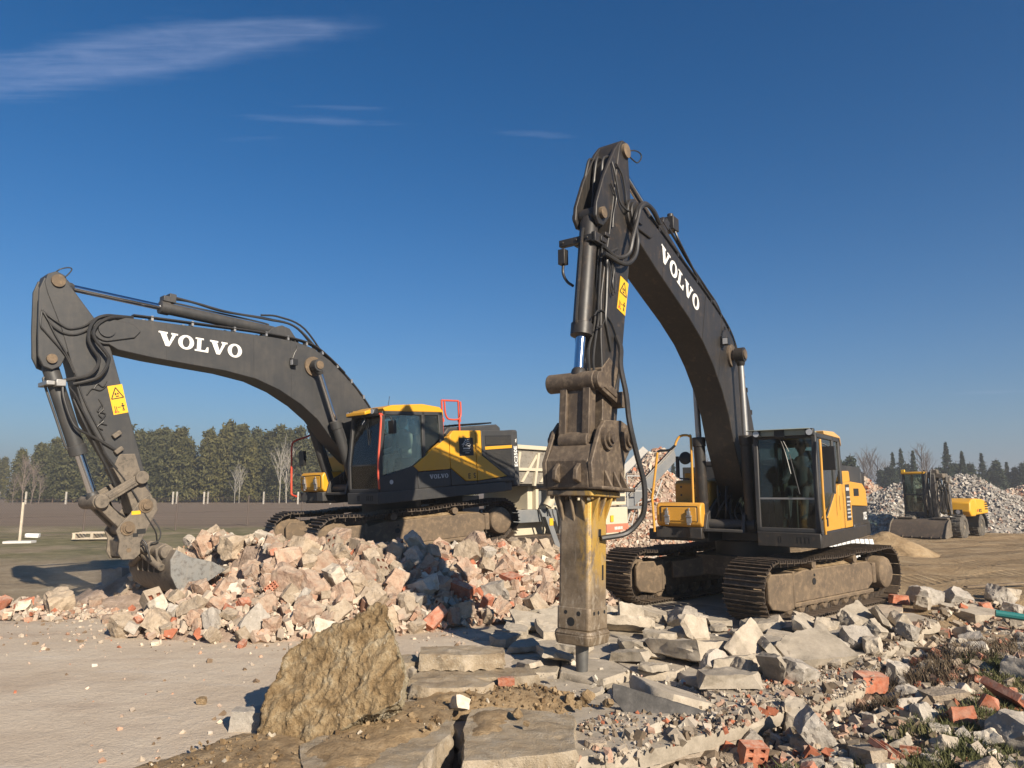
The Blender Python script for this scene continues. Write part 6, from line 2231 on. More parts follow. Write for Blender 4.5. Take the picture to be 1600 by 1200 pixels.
o = MB().prism(ragged(PAD, 0.2, 0.06, 8.0), -0.16, -0.012, 'xy').build('concrete_pad', M['floor'], smooth=30)
o['kind'] = 'structure'


def bed_sampler(rs):
    while True:
        x, y = rs.uniform(-1, 6), rs.uniform(6.2, 13.4)
        if in_poly(x, y, BROKEN):
            return (x, y, -0.09 + 0.09 * rs.rand() ** 1.5)


fragments('concrete_crumbs', 1500, bed_sampler, 0.012, 0.075, M['crumb'], 12, flat=0.8, palette=[((0.45, 0.40, 0.325), 5), ((0.49, 0.44, 0.365), 4), ((0.38, 0.33, 0.265), 3), ((0.33, 0.13, 0.08), 0.35), ((0.42, 0.28, 0.21), 0.5)], power=3)
tag(bpy.data.objects['concrete_crumbs'], 'concrete crumbs lying in the cracks of the shattered floor', 'rubble', None, 'stuff')


def floor_sampler(rs):
    while True:
        x, y = rs.uniform(-8, 0.2), rs.uniform(4.8, 12.6)
        if in_poly(x, y, FLOOR):
            d = max(0.0, min(1.0, 1 - (pile_h(x, y + 1.2)) * 0.0))
            near = 0.9 * math.exp(-max(0, 10.4 - y) * 1.3) * (1.0 if x > -6.5 else 0.6) + 0.05 + 0.7 * math.exp(-((x + 2.0) ** 2 + (y - 6.2) ** 2) / 0.9)
            if rs.rand() < near:
                return (x, y, 0.0)


fragments('floor_crumbs', 1700, floor_sampler, 0.006, 0.06, M['crumb'], 21, flat=0.9, palette=PINK + [((0.2, 0.14, 0.09), 4)], power=3.5)
tag(bpy.data.objects['floor_crumbs'], 'scattered crumbs and clods on the dusty concrete floor', 'rubble', None, 'stuff')

# ------------------------------------------------------------------ broken slabs and lumps one by one
LUMPV = [chunk_mesh('concrete_lump', random.Random(700 + i), (0.42, 0.32, 0.26), 6, M['shard'] if i % 2 else M['grey_stone'], 0.03) for i in range(8)]
SLABV = [chunk_mesh('broken_slab', random.Random(800 + i), (0.75, 0.55, 0.15), 6, M['shard'], 0.026) for i in range(6)]
for m_ in LUMPV + SLABV:
    pass
LIST = [  # x, y, kind, scale, rotation, look, where
    (1.79, 11.1, 's', 0.62, (1.35, 0.2, 0.5), 'upright narrow', 'by the far track'),
    (2.25, 11.75, 's', 0.85, (0.2, 0.1, 1.0), 'pale rough', 'against the far track'),
    (2.60, 11.2, 'l', 0.95, (0.5, 0.4, 2.2), 'long pale', 'between the two tracks'),
    (1.55, 11.55, 'l', 0.9, (0.1, 0.6, 0.3), 'shaded', 'behind the breaker near the far track'),
    (1.68, 10.65, 's', 0.85, (0.5, 0.1, 2.8), 'hump-backed', 'right of the breaker'),
    (2.52, 10.2, 's', 0.6, (1.0, 0.3, 0.4), 'notched upright', 'in the middle of the shards'),
    (2.95, 11.5, 'l', 0.6, (0.1, 0.2, 0.4), 'small pointed', 'in the shadow between the tracks'),
    (2.3, 9.1, 's', 1.45, (-0.16, 0.12, 0.5), 'big tilted', 'in the middle of the shards'),
    (2.85, 8.75, 's', 0.95, (0.75, -0.25, 0.9), 'leaning grey', 'before the near track'),
    (3.05, 8.72, 's', 0.7, (0.9, 0.2, 1.3), 'steep pale', 'before the near track'),
    (3.6, 8.95, 's', 1.15, (0.42, -0.05, 0.2), 'smooth broad', 'before the near track'),
    (2.84, 8.05, 's', 0.5, (1.25, 0.1, 1.9), 'pointed upright', 'near the slab edge'),
    (3.1, 8.1, 'l', 0.85, (0.3, 0.3, 0.6), 'round pebbly', 'near the slab edge'),
    (2.62, 8.4, 'l', 0.6, (0.5, 0.1, 1.9), 'small rough', 'near the slab edge'),
    (2.35, 8.6, 'l', 0.75, (0.9, 0.3, 0.1), 'rough underside', 'under the big tilted slab'),
    (4.42, 11.2, 'l', 0.75, (0.2, 0.2, 0.4), 'square pale', 'touching the near track'),
    (4.15, 10.4, 's', 0.9, (0.5, 0.2, 0.7), 'tilted pale', 'under the near track front'),
    (4.38, 10.35, 'l', 0.9, (0.4, 0.6, 1.4), 'grey', 'right of the near track front'),
    (4.52, 9.75, 'l', 0.9, (0.7, 0.1, 0.3), 'crusted', 'right of the smooth broad slab'),
    (4.9, 10.1, 'l', 0.9, (0.1, 0.9, 2.3), 'tan-faced', 'right of the near track front'),
    (4.18, 9.6, 'l', 0.65, (0.1, 0.4, 0.2), 'rounded', 'right of the smooth broad slab'),
    (4.62, 9.5, 'l', 0.7, (1.4, 0.2, 0.9), 'drum-like', 'right of the smooth broad slab'),
    (5.25, 11.3, 's', 0.8, (0.55, -0.1, 0.3), 'propped', 'beside the near track'),
    (5.05, 10.9, 'l', 0.95, (0.2, 0.3, 0.5), 'dusty grey', 'beside the near track'),
    (5.5, 11.0, 's', 0.62, (0.95, 0.2, 1.2), 'sharp whitish', 'beside the near track'),
    (5.75, 10.9, 'l', 0.8, (0.3, 0.9, 0.2), 'creased whitish', 'beside the near track'),
    (5.55, 10.4, 'l', 0.75, (0.3, 0.2, 0.9), 'squat', 'right of the tan-faced lump'),
    (5.3, 10.0, 'l', 0.6, (0.3, 0.1, 0.1), 'pale', 'on the debris slope'),
    (7.6, 13.5, 'l', 1.15, (0.1, 0.2, 0.3), 'block-like grey', 'on the sand edge right of the tracks'),
    (7.2, 12.9, 'l', 0.8, (0.1, 0.1, 0.9), 'low grey', 'on the sand edge right of the tracks'),
    (8.2, 13.5, 'l', 1.0, (0.5, 0.2, 0.1), 'shaded grey', 'on the sand edge right of the tracks'),
    (8.05, 12.8, 's', 1.25, (0.12, 0.05, 0.2), 'long flat', 'on the sand edge right of the tracks'),
    (8.9, 13.4, 'l', 1.1, (0.2, 0.5, 0.6), 'tumbled grey', 'on the sand edge right of the tracks'),
    (9.3, 13.8, 'l', 0.9, (0.3, 0.2, 1.6), 'round grey', 'on the sand edge right of the tracks'),
    (8.75, 12.9, 'l', 0.9, (0.3, 0.1, 1.0), 'jagged', 'beside the long flat slab'),
    (1.75, 9.3, 's', 0.8, (0.1, 0.08, 0.9), 'loose', 'right of the breaker tip'),
    (0.35, 10.9, 's', 0.9, (0.28, 0.1, 0.2), 'tilted', 'between the heap and the breaker'),
    (0.75, 11.4, 's', 0.8, (0.33, -0.1, 0.6), 'leaning', 'between the heap and the breaker'),
    (0.1, 11.6, 'l', 0.75, (0.4, 0.1, 0.6), 'angular', 'between the heap and the breaker'),
    (0.9, 10.2, 'l', 0.5, (0.4, 0.5, 0.2), 'small', 'behind the breaker foot'),
    (-0.2, 8.95, 'l', 0.45, (0.2, 0.5, 0.2), 'small', 'left of the breaker on the smooth floor'),
    (-1.05, 8.1, 'l', 0.75, (0.3, 0.1, 0.9), 'pale', 'just behind the boulder'),
]
for i, (x, y, k, s, r, look, where) in enumerate(LIST):
    o = link('broken_slab' if k == 's' else 'concrete_lump', (SLABV if k == 's' else LUMPV)[i % (6 if k == 's' else 8)])
    lift = (0.13 * s if k == 'l' else 0.06 + 0.25 * s * abs(math.sin(r[0])))
    o.location = (x, y, (ground_h(x, y) if y < edge_y(x) else 0.0) + lift * 0.8)
    o.rotation_euler = r
    o.scale = (s, s, s)
    later(o, look, 'concrete slab' if k == 's' else 'concrete lump', where, 'concrete', 'broken concrete round the tracks')

rg = random.Random(4242)
got, occ2 = 0, []
while got < 46:
    x, y = rg.uniform(-0.4, 5.0), rg.uniform(7.9, 12.2)
    if not in_poly(x, y, BROKEN) or edge_y(x) - y > -0.7 or math.hypot(x - 0.74, y - 8.0) < 0.75 or any((x - a) ** 2 + (y - b) ** 2 < 0.16 for a, b in occ2):
        continue
    occ2.append((x, y))
    s = rg.uniform(0.38, 0.85)
    o = link('loose_plate', rg.choice(SLABV))
    t = abs(rg.gauss(0, 0.16))
    o.location = (x, y, 0.05 * s + 0.02 + 0.22 * s * math.sin(t))
    a = rg.uniform(0, 6.28)
    o.rotation_euler = (t * math.cos(a), t * math.sin(a), rg.uniform(0, 6.28))
    o.scale = (s, s, s * rg.uniform(0.75, 1.1))
    px, py = on_screen((x, y, 0))
    later(o, 'tilted loose' if t > 0.2 else 'small loose' if s < 0.55 else 'loose', 'concrete plate', 'by the breaker tip' if py > 1020 and px < 1000 else 'between the breaker and heap' if px < 880 else 'before the near track' if px > 1120 else 'in the middle of the shards', 'concrete plate', 'loose plates on the cracked floor')
    got += 1

# ------------------------------------------------------------------ the boulder of soil-crusted concrete
BO = [(-2.06, 6.15, 0.0), (-2.08, 6.26, 0.23), (-2.04, 6.4, 0.53), (-1.99, 6.48, 0.69), (-1.74, 6.47, 0.81), (-1.42, 6.43, 0.91), (-1.26, 6.44, 1.02), (-1.18, 6.43, 1.06), (-1.08, 6.38, 1.02),
      (-1.01, 6.28, 0.87), (-0.94, 6.18, 0.71), (-0.88, 6.08, 0.55), (-0.90, 5.99, 0.37), (-1.08, 6.01, 0.29), (-1.31, 6.02, 0.19), (-1.53, 6.03, 0.06), (-1.69, 6.03, -0.02), (-1.85, 6.08, -0.03)]
nrm = Vector((-0.252, -0.855, 0.453))
bm = bmesh.new()
fr = [bm.verts.new(Vector(p)) for p in BO]
cen = sum((Vector(p) for p in BO), Vector()) / len(BO)
bk_ = [bm.verts.new(cen + (Vector(p) - cen) * 0.93 - nrm * 0.36 + Vector((-0.05, 0, -0.02))) for p in BO]
ff = bm.faces.new(fr)
fb = bm.faces.new(bk_[::-1])
for i in range(len(fr)):
    f = bm.faces.new((fr[i], bk_[i], bk_[(i + 1) % len(fr)], fr[(i + 1) % len(fr)]))
    f.material_index = 1 if 8 <= i <= 15 else 0
fb.material_index = 1
bmesh.ops.triangulate(bm, faces=bm.faces)
for _ in range(7):
    long = [e for e in bm.edges if e.calc_length() > 0.024]
    bmesh.ops.subdivide_edges(bm, edges=long, cuts=1)
    bmesh.ops.triangulate(bm, faces=[f for f in bm.faces if len(f.verts) > 3])
bmesh.ops.recalc_face_normals(bm, faces=bm.faces)
for _ in range(2):
    bmesh.ops.smooth_vert(bm, verts=bm.verts, factor=0.35, use_axis_x=True, use_axis_y=True, use_axis_z=True)
bm.normal_update()
for v in bm.verts:
    p = v.co
    a_, b_ = p.x * 0.85 - p.z * 0.53, p.x * 0.53 + p.z * 0.85
    wv_ = 0.06 * noise.noise((p.x * 4, p.y * 4, p.z * 4))
    st_ = noise.noise(((a_ + wv_) * 5.5, p.y * 5, b_ * 3.6))
    s2_ = noise.noise(((a_ + wv_) * 13, p.y * 11, b_ * 9 + 5))
    cell = noise.cell_vector((p.x * 5 + wv_ * 9, p.y * 5, p.z * 4 + wv_ * 9))[0]
    d = 0.06 * noise.noise((p.x * 2.1, p.y * 2.1, p.z * 2.1 + 4)) + 0.055 * (0.2 - abs(st_)) + 0.035 * (0.2 - abs(s2_)) + 0.010 * (cell - 0.5) + 0.012 * noise.noise((p.x * 11, p.y * 11, p.z * 11)) + 0.014 * noise.noise((p.x * 27, p.y * 27, p.z * 27)) + 0.010 * noise.noise((p.x * 55, p.y * 55, p.z * 55))
    v.co += v.normal * d
bmesh.ops.recalc_face_normals(bm, faces=bm.faces)
me = bpy.data.meshes.new('boulder')
bm.to_mesh(me)
bm.free()
M['boulder'] = mineral('soil_crusted_stone', [(0.14, 0.092, 0.045), (0.25, 0.172, 0.088), (0.33, 0.245, 0.14), (0.42, 0.35, 0.24)], 6.5, rnd=False, bumps=1.0, bdist=0.07, fine=42, speck=((0.52, 0.46, 0.36), 11, 0.70))
M['boulder_edge'] = mineral('bare_concrete_edge', [(0.155, 0.115, 0.055), (0.30, 0.25, 0.165), (0.42, 0.38, 0.30)], 4.0, rnd=False, bumps=1.0, bdist=0.04, fine=45, speck=((0.52, 0.48, 0.4), 20, 0.66))
me.materials.append(M['boulder'])
me.materials.append(M['boulder_edge'])
me.polygons.foreach_set('use_smooth', [True] * len(me.polygons))
me.set_sharp_from_angle(angle=rad(55))
o = link('boulder', me)
tag(o, 'huge golden-brown soil-crusted boulder leaning up in front of the heap', 'boulder')

# ------------------------------------------------------------------ foundation blocks and soil at the very front
TB = 0.10


def block(name, poly, z1, z0, seed, label, mat):
    bm = bmesh.new()
    pts = ragged(poly, 0.08, 0.025, seed)
    n = len(pts)
    c = (sum(p[0] for p in pts) / n, sum(p[1] for p in pts) / n)
    tv = [bm.verts.new((x, y, z1)) for x, y in pts]
    bv = [bm.verts.new((c[0] + (x - c[0]) * 1.02, c[1] + (y - c[1]) * 1.02, z0)) for x, y in pts]
    bm.faces.new(tv)
    bm.faces.new(bv[::-1])
    for i in range(n):
        bm.faces.new((tv[i], bv[i], bv[(i + 1) % n], tv[(i + 1) % n]))
    bmesh.ops.triangulate(bm, faces=bm.faces)
    for _ in range(4):
        bmesh.ops.subdivide_edges(bm, edges=[e for e in bm.edges if e.calc_length() > 0.07], cuts=1)
        bmesh.ops.triangulate(bm, faces=[f for f in bm.faces if len(f.verts) > 3])
    bmesh.ops.recalc_face_normals(bm, faces=bm.faces)
    bm.normal_update()
    for v in bm.verts:
        p = v.co
        top = p.z > z1 - 0.01
        a = 0.014 if top else 0.05
        v.co += v.normal * a * (noise.noise((p.x * 6 + seed, p.y * 6, p.z * 6)) + 0.6 * noise.noise((p.x * 17 + seed, p.y * 17, p.z * 17)))
    me = bpy.data.meshes.new(name)
    bm.to_mesh(me)
    bm.free()
    me.materials.append(mat)
    me.polygons.foreach_set('use_smooth', [True] * len(me.polygons))
    me.set_sharp_from_angle(angle=rad(45))
    o = link(name, me)
    tag(o, label, 'concrete block')
    return o


block('foundation_block', [(-1.63, 5.81), (-1.52, 6.16), (-1.34, 6.56), (-0.96, 7.02), (-0.66, 6.98), (-0.51, 6.56), (-0.51, 6.04), (-0.63, 5.65), (-0.70, 5.2), (-1.4, 5.1)], TB, -0.35, 3.0, 'soil-covered foundation block in front of the leaning boulder', M['old_slab'])
block('foundation_block', [(-0.40, 6.35), (-0.36, 6.7), (-0.17, 6.82), (0.34, 6.67), (0.54, 6.56), (0.48, 5.73), (0.24, 5.62), (-0.19, 5.52), (-0.35, 5.5)], TB, -0.35, 9.0, 'flat-topped grey foundation block right of the dark gap, bare at its right end', M['old_slab'])
for args in (('broken_slab', [(-1.05, 7.55), (-0.95, 7.95), (-0.3, 8.1), (0.22, 8.0), (0.26, 7.72), (-0.3, 7.6), (-0.55, 7.5)], 0.15, -0.02, 21.0, 'long pale slab at the bottom of the small slab stack', M['old_slab']),
             ('broken_slab', [(-0.98, 7.28), (-0.92, 7.5), (-0.4, 7.56), (-0.18, 7.4), (-0.26, 7.2), (-0.8, 7.15)], 0.17, -0.08, 27.0, 'thick slab end sticking out below the slab stack', M['old_slab']),
             ('broken_slab', [(-0.98, 7.92), (-1.02, 8.25), (-0.4, 8.35), (-0.1, 8.2), (-0.08, 7.93), (-0.5, 7.85)], 0.32, 0.155, 33.0, 'brown-stained slab lying on top of the small slab stack', M['old_slab']),
             ('broken_slab', [(-1.3, 7.9), (-1.35, 8.25), (-1.08, 8.35), (-1.0, 8.0)], 0.22, -0.02, 39.0, 'short slab end between the boulder and the slab stack', M['old_slab'])):
    block(*args)


def soil_patch(name, poly, zf, seed, label):
    """a spread of loose soil: a height sheet that thins out to nothing at its rim"""
    x0, x1 = min(p[0] for p in poly), max(p[0] for p in poly)
    y0, y1 = min(p[1] for p in poly), max(p[1] for p in poly)
    st = 0.045
    nx_, ny_ = int((x1 - x0) / st) + 2, int((y1 - y0) / st) + 2
    vs, ok = [], []
    for j in range(ny_):
        for i in range(nx_):
            x, y = x0 + i * st, y0 + j * st
            # distance to the rim
            d = 9
            for k in range(len(poly)):
                a, b = Vector(poly[k]), Vector(poly[k - 1])
                ab = b - a
                t = max(0, min(1, (Vector((x, y)) - a).dot(ab) / ab.length_squared))
                d = min(d, (Vector((x, y)) - a - ab * t).length)
            ins = in_poly(x, y, poly)
            d = d if ins else -d
            z = zf(x, y) + (0.022 * nz(x, y, 5, seed) + 0.02 * nz(x, y, 13, seed) + 0.01 * nz(x, y, 31, seed))
            vs.append((x, y, z - (0.05 if d < 0.0 else 0.05 * (1 - min(1, d / 0.12)))))
            ok.append(d > -0.09 + 0.05 * nz(x, y, 4, seed + 3))
    fs = [(j * nx_ + i, j * nx_ + i + 1, (j + 1) * nx_ + i + 1, (j + 1) * nx_ + i) for j in range(ny_ - 1) for i in range(nx_ - 1)
          if ok[j * nx_ + i] and ok[j * nx_ + i + 1] and ok[(j + 1) * nx_ + i] and ok[(j + 1) * nx_ + i + 1]]
    mb = MB()
    mb.v, mb.f, mb.m = vs, fs, [0] * len(fs)
    o = link(name, mb.mesh(name, M['soil'], 80, recalc=False))
    tag(o, label, 'soil', None, 'stuff')
    return o


soil_patch('loose_soil', [(-1.6, 5.75), (-1.5, 6.12), (-1.3, 6.5), (-0.95, 6.98), (-0.68, 6.94), (-0.56, 6.55), (-0.57, 6.15), (-0.85, 5.75), (-1.0, 5.4), (-1.35, 5.3)], lambda x, y: TB + 0.028 + 0.03 * smooth(5.9, 6.6, y), 1.0, 'brown soil caked on top of the front foundation block')
soil_patch('loose_soil', [(-0.38, 6.0), (-0.36, 6.65), (-0.17, 6.78), (0.15, 6.68), (0.12, 6.5), (-0.02, 6.35), (-0.08, 6.1), (-0.25, 5.95)], lambda x, y: TB + 0.03, 2.0, 'small patch of soil on the left end of the flat-topped block')
soil_patch('loose_soil', [(-0.95, 7.35), (-0.75, 6.9), (-0.4, 6.85), (-0.1, 6.75), (0.4, 6.65), (0.58, 6.45), (0.66, 6.0), (1.0, 6.15), (1.02, 6.7), (0.86, 7.3), (0.55, 7.7), (0.1, 7.85), (-0.4, 7.8)],
           lambda x, y: -0.07 + 0.20 * math.exp(-((y - 7.25 - 0.1 * math.sin(x * 3)) ** 2) / 0.16) * smooth(1.1, 0.1, x), 3.0, 'bank of sandy brown soil behind the two foundation blocks')
soil_patch('loose_soil', [(-3.1, 5.0), (-2.9, 5.6), (-2.5, 6.0), (-2.3, 6.25), (-2.05, 6.3), (-1.75, 6.2), (-1.55, 5.9), (-1.4, 5.5), (-1.45, 4.9)], lambda x, y: 0.035 + 0.05 * smooth(-2.8, -2.0, x), 4.0, 'brown soil spread at the foot of the boulder')
o = MB().bb(-1.05, -0.86, 6.18, 6.42, 0, 0).v
GAPV = chunk_mesh('small_stone', random.Random(5), (0.2, 0.13, 0.1), 4, M['pale'], 0.015)
o = link('small_stone', GAPV)
o.location = (-0.47, 6.75, 0.15)
o.rotation_euler = (0.3, 0.4, 1.9)
tag(o, 'small white stone wedged at the head of the dark gap between blocks', 'stone')
o = link('small_stone', chunk_mesh('small_stone', random.Random(8), (0.17, 0.13, 0.12), 5, M['beige'], 0.012))
o.location = (0.68, 6.12, -0.02)
tag(o, 'rounded tan stone at the right end of the flat-topped block', 'stone')
o = link('brick_piece', VAR['brick'][2])
o.location = (-0.06, 7.52, 0.14)
o.scale = (0.62,) * 3
tag(o, 'pink brick bit on the soil bank below the slab stack', 'brick')
o = link('soil_clod', chunk_mesh('soil_clod', random.Random(9), (0.16, 0.14, 0.1), 6, M['soil'], 0.02))
o.location = (-3.0, 7.25, 0.03)
o.scale = (0.55,) * 3
tag(o, 'lone dark clod on the bare concrete floor', 'clod')
o = link('soil_clod', chunk_mesh('soil_clod', random.Random(10), (0.3, 0.22, 0.2), 6, M['grey_stone'], 0.02))
o.location = (-2.27, 6.55, 0.06)
tag(o, "dark stone lying in the boulder's shadow", 'stone')
for i, (x, y, s) in enumerate(((-1.05, 6.5, 0.5), (-0.85, 6.35, 0.35), (0.05, 6.4, 0.5), (0.12, 6.15, 0.3), (0.55, 7.15, 0.6), (0.72, 7.2, 0.75), (0.9, 7.0, 0.55), (0.62, 6.95, 0.45))):
    o = link('soil_clod', bpy.data.meshes['soil_clod'])
    o.location = (x, y, (TB + 0.06) if i < 4 else 0.08)
    o.scale = (s,) * 3
    o.rotation_euler = (i, i * 2, i * 3)
    later(o, 'brown', 'clod', 'on the foundation blocks' if i < 4 else 'on the soil bank', 'clod', 'clods on the front soil')

# ------------------------------------------------------------------ debris field on the right


def debris_sampler(rs):
    while True:
        x, y = rs.uniform(0.5, 12.5), rs.uniform(4.6, 13.4)
        d = edge_y(x) - y
        if d < -0.35 or x / y > 1.15:
            continue
        dens = 0.35 + 0.65 * smooth(0.0, 0.5, nz(x, y, 0.8, 11) + 0.35)
        if d < 0.0:
            dens *= 0.35
        if rs.rand() < dens:
            return (x, y, ground_h(x, y) if d > 0 else 0.0)


fragments('debris_crumbs', 31000, debris_sampler, 0.008, 0.12, M['crumb'], 31, flat=0.75, palette=MIXED, power=3.4)
tag(bpy.data.objects['debris_crumbs'], 'mixed crushed concrete, brick and mortar bits over the right foreground', 'rubble', None, 'stuff')


def fines_sampler(rs):
    while True:
        x, y = rs.uniform(0.6, 4.6), rs.uniform(5.8, 9.3)
        d = edge_y(x) - y
        if -1.0 < d < 0.1 and rs.rand() < 0.3 + smooth(-0.1, 0.4, nz(x, y, 1.1, 17)):
            return (x, y, 0.004)


fragments('slab_fines', 2200, fines_sampler, 0.006, 0.05, M['crumb'], 41, flat=0.8, palette=MIXED, power=3)
tag(bpy.data.objects['slab_fines'], 'fine brick and mortar grit strewn over the slab edge', 'rubble', None, 'stuff')

rg = random.Random(321)
PIECE = {'lump': LUMPV, 'brick': VAR['brick'], 'pale': VAR['pale'], 'beige': VAR['beige']}
TILEV = []
for i in range(4):
    mb = MB()
    w, l = 0.13 + 0.03 * i, 0.20 + 0.02 * i
    prof = [(-w / 2, 0), (-w / 2, 0.05), (-w / 2 + 0.012, 0.05), (-w / 2 + 0.012, 0.014), (-0.006, 0.014), (-0.006, 0.045), (0.006, 0.045), (0.006, 0.014), (w / 2 - 0.012, 0.014), (w / 2 - 0.012, 0.05), (w / 2, 0.05), (w / 2, 0)]
    mb.prism(prof, -l / 2, l / 2, poly2=[(p[0] * 0.9, p[1]) for p in prof])
    TILEV.append(mb.mesh('tile_piece', M['brick'], 0))


def zone_r(x, y):
    px, py = on_screen((x, y, 0))
    if py > 1120:
        return 'at the bottom edge of the debris' if px < 1330 else 'by the grass at lower right'
    if px > 1450:
        return 'in the far right debris'
    if py < 1010:
        return 'near the sand edge'
    return 'below the slab edge' if px < 1330 else 'on the middle of the debris slope'


ZS = {'lump': ('grey', 'concrete lump', 'concrete_lump'), 'pale': ('whitish', 'mortar lump', 'mortar_lump'), 'beige': ('tan', 'mortar lump', 'mortar_lump'), 'brick': ('red', 'brick piece', 'brick_piece'), 'tile': ('orange', 'hollow tile piece', 'tile_piece')}
got = 0
occ = []
while got < 190:
    x, y = rg.uniform(0.8, 9.6), rg.uniform(5.3, 13.0)
    d = edge_y(x) - y
    if d < 0.03 or x / y > 0.78:
        continue
    r = rg.uniform(0.05, 0.13) if rg.random() < 0.8 else rg.uniform(0.12, 0.2)
    if any((x - a) ** 2 + (y - b) ** 2 < (0.8 * (r + c)) ** 2 for a, b, c in occ):
        continue
    occ.append((x, y, r))
    key = rg.choice(['lump'] * 9 + ['pale'] * 2 + ['beige'] * 6 + ['brick'] * 4 + ['tile'] * 1)
    look, noun, nm = ZS[key]
    if key == 'tile':
        o = link(nm, rg.choice(TILEV))
        s = r / 0.11
    else:
        o = link(nm, rg.choice(PIECE[key]))
        s = r / (0.21 if key == 'lump' else 0.18 if key != 'brick' else 0.12)
    o.location = (x, y, ground_h(x, y) + r * 0.22)
    o.rotation_euler = (rg.uniform(-.5, .5), rg.uniform(-.5, .5), rg.uniform(0, 6.28)) if rg.random() < 0.6 else (rg.uniform(0, 6), rg.uniform(0, 6), rg.uniform(0, 6))
    o.scale = (s, s, s * rg.uniform(0.7, 1.0))
    later(o, ('large ' if r > 0.15 else 'small ' if r < 0.08 else '') + look, noun, zone_r(x, y), 'rubble', 'pieces in the right debris field')
    got += 1
# marked pieces one can point at
for nm, me, loc, rot, s, lb, cat in (
        ('hollow_brick', hollow_brick('hollow_brick', random.Random(77), 0.12, 0.22, 0.26, 2, 4, [M['brick'], M['hole']], True), (2.03, 6.42, 0.0), (0.25, 0.1, 0.25), 1.0, 'upright orange-red hollow brick standing just above the bottom grass', 'brick'),
        ('brick_piece', VAR['brick'][0], (3.95, 8.25, 0.08), (0.15, 0.1, 0.35), 1.4, 'long red-brown brick end on the slab corner', 'brick'),
        ('brick_piece', VAR['brick'][1], (7.0, 13.3, 0.08), (0, 0.1, 0.1), 1.25, 'red brick lying alone behind the near track', 'brick'),
        ('tile_piece', TILEV[3], (4.75, 7.2, -0.02), (0.3, 0.6, 0.5), 1.5, 'big orange tile shell by the right-hand grass', 'tile'),
        ('tile_piece', TILEV[2], (2.98, 6.05, -0.05), (0.3, 0.3, 0.5), 0.9, 'bright orange ribbed tile bit in the lower debris', 'tile'),
        ('brick_piece', VAR['brick'][3], (2.95, 8.0, 0.04), (0.4, 0.2, 1.3), 0.8, 'red brick bit against the round pebbly lump', 'brick'),
        ('concrete_lump', LUMPV[2], (2.62, 6.55, 0.02), (0.4, 0.9, 0.3), 0.85, 'large grey-brown wedge of concrete at the lower debris edge', 'concrete'),
        ('concrete_lump', LUMPV[4], (4.25, 6.25, 0.0), (0.5, 0.3, 0.4), 1.05, 'rounded concrete boulder with orange crust by the lower right grass', 'concrete'),
        ('plaster_slab', chunk_mesh('plaster_slab', random.Random(3), (0.42, 0.24, 0.05), 4, M['pale'], 0.008), (0.92, 5.86, -0.06), (0.12, 0.02, 0.1), 1.0, 'flat cream plaster slab at the bottom of the debris', 'plaster')):
    o = link(nm, me)
    o.location = (loc[0], loc[1], ground_h(loc[0], loc[1]) + 0.09 + max(0, loc[2]))
    o.rotation_euler = rot
    o.scale = (s,) * 3
    tag(o, lb, cat)
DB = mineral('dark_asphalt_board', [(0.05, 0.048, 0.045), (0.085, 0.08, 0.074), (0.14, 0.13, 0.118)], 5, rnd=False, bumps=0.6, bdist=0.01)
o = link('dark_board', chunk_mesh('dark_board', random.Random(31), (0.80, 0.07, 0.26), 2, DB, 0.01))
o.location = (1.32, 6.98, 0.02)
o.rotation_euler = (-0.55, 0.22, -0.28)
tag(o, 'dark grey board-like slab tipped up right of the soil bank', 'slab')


def clod_sampler(rs):
    while True:
        if rs.rand() < 0.45:
            x, y = rs.uniform(-3.0, -0.5), rs.uniform(5.2, 7.0)
            if in_poly(x, y, [(-1.55, 5.75), (-1.3, 6.5), (-0.95, 6.95), (-0.6, 6.9), (-0.6, 6.1)]):
                return (x, y, TB + 0.035)
            if in_poly(x, y, [(-3.0, 5.2), (-2.4, 6.1), (-1.75, 6.15), (-1.5, 5.3)]):
                return (x, y, 0.045 + 0.04 * smooth(-2.8, -2.0, x))
        else:
            x, y = rs.uniform(-0.9, 1.1), rs.uniform(6.1, 7.8)
            if in_poly(x, y, [(-0.9, 7.35), (-0.4, 6.9), (0.4, 6.68), (0.66, 6.1), (1.0, 6.2), (0.86, 7.3), (0.1, 7.8)]):
                return (x, y, -0.06 + 0.20 * math.exp(-((y - 7.25 - 0.1 * math.sin(x * 3)) ** 2) / 0.16) * smooth(1.1, 0.1, x))


fragments('soil_crumbs', 1100, clod_sampler, 0.006, 0.045, M['crumb'], 81, flat=1.0, palette=[((0.20, 0.135, 0.072), 5), ((0.28, 0.2, 0.115), 4), ((0.13, 0.085, 0.045), 3), ((0.45, 0.39, 0.3), 0.8)], power=3)
tag(bpy.data.objects['soil_crumbs'], 'little clods and grit lying on the brown soil in front', 'soil', None, 'stuff')
